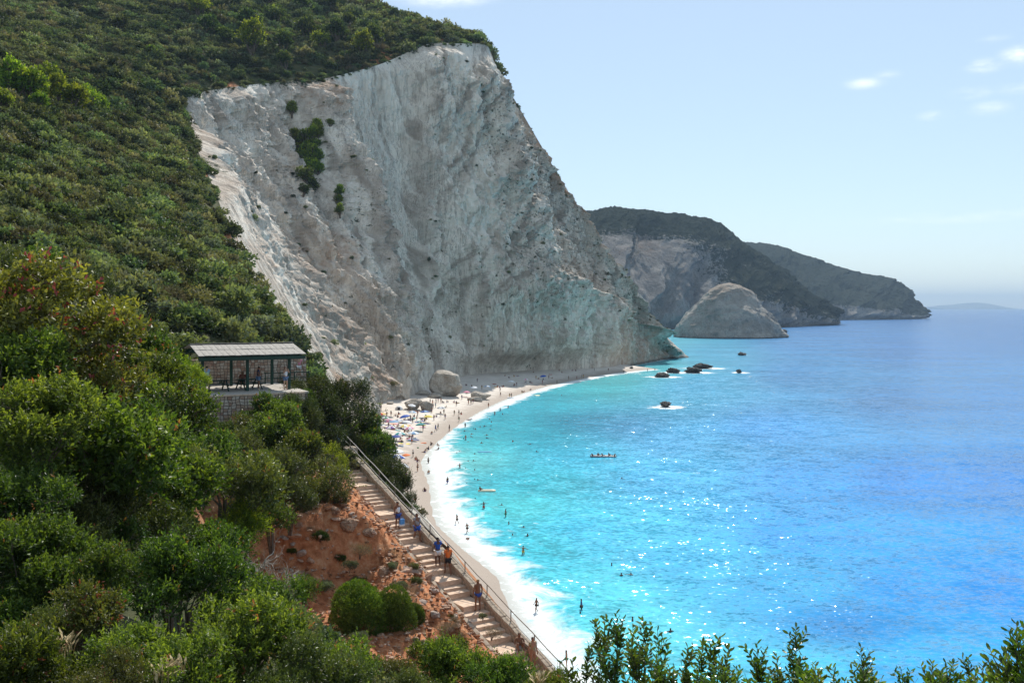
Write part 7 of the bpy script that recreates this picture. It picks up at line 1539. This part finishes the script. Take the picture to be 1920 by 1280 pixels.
for k in range(14):
    h = sand(gp.uniform(720, 800), gp.uniform(775, 840)); c = gp.choice(['navy', 'black', 'darkred', 'green', 'orange']); o = link('beach_bag', bagm.copy(), col('bagc_' + c, CL_[c]), None, (h.x, h.y, h.z + .12), (0, 0, gp.uniform(0, 3))); tag(o, f'{c} bag on the sand in the crowd', 'bag', 'bags on the sand')

# ---- floats
def capsule(name, L_, r, z=.0, n=10):
    t = np.linspace(0, np.pi, 14); xs_ = -np.cos(t) * L_ / 2; rr = r * np.sqrt(np.maximum(.01, 1 - np.abs(np.cos(t))**6)); return tubes([[(x, 0, z) for x in xs_]], [list(rr)], n)
def raft(c, rz, L_, Wd, c1, label, ppl):
    e = empty('inflatable_raft', c, rz); tag(e, label, 'inflatable'); m1 = col('float_' + c1, CL_[c1], .4)
    for s_ in (-1, 1): V, F = capsule('t', L_, .2); link('side_tube', mesh_np('side_tube', V + [0, s_ * Wd / 2, .12], F, True), m1, e)
    for s_ in (-1, 1): V, F = capsule('t', Wd, .2); V = V[:, [1, 0, 2]]; link('end_tube', mesh_np('end_tube', V + [s_ * (L_ / 2 - .15), 0, .12], F, True), m1, e)
    link('floor', box_mesh('floor', L_ - .3, Wd, .08, .02), m1, e, (0, 0, .06))
    for (x, pose, lab) in ppl:
        p = Vector(c) + Matrix.Rotation(rz, 3, 'Z') @ Vector((x, 0, .1)); person(p, rz + gp.uniform(-1, 1), pose, 1, 0, [('trunks', gp.choice(swc))], lab, 1.0)
CL_['cream'] = (.72, .68, .50)
raft(G(913, 921), .05, 3.0, .8, 'cream', 'pale yellow inflatable raft off the near beach with someone leaning on it', [(-1.2, 'sit', 'person sitting at the left end of the yellow raft')])
raft(G(1131, 856), -.1, 5.5, 1.0, 'grey', 'long grey float crowded with people in the middle of the bay', [(-2.2, 'recline', 'person reclining at the left end of the long grey float'), (-1.1, 'sit', 'person sitting second from the left on the long grey float'), (0.1, 'recline', 'person in the middle of the long grey float'), (1.2, 'sit', 'person sitting second from the right on the long grey float'), (2.2, 'recline', 'person at the right end of the long grey float')])
raft(G(1011 - 4, 742), .3, 2.2, .9, 'yellow', 'small yellow float off the far beach', [])
o = link('paddle_board', mesh_np('paddle_board', *(lambda V, F: (V * [1, 3.4, .5], F))(*capsule('p', 3.3, .11)), True), col('board_blue', (.04, .25, .62), .4), None, tuple(G(909, 847) + np.array([0, 0, .06])), (0, 0, .05)); tag(o, 'blue paddle board floating off the middle of the beach', 'paddle board')
o = raft(sand(957, 746), .8, 2.6, 1.2, 'white', 'white rubber dinghy drawn up at the edge of the foam with two people beside it', [(-.4, 'stand', 'person standing at the left side of the dinghy'), (.5, 'stand', 'person standing at the right side of the dinghy')])
o = link('driftwood', *(lambda VF: (mesh_np('driftwood', VF[0], VF[1], True), M_BARKR))(dead(91, 2, .8)), None, (sand(879, 1011).x, sand(879, 1011).y, sand(879, 1011).z + .05)); tag(o, 'dark scrap of driftwood on the wet sand below the runner', 'driftwood')
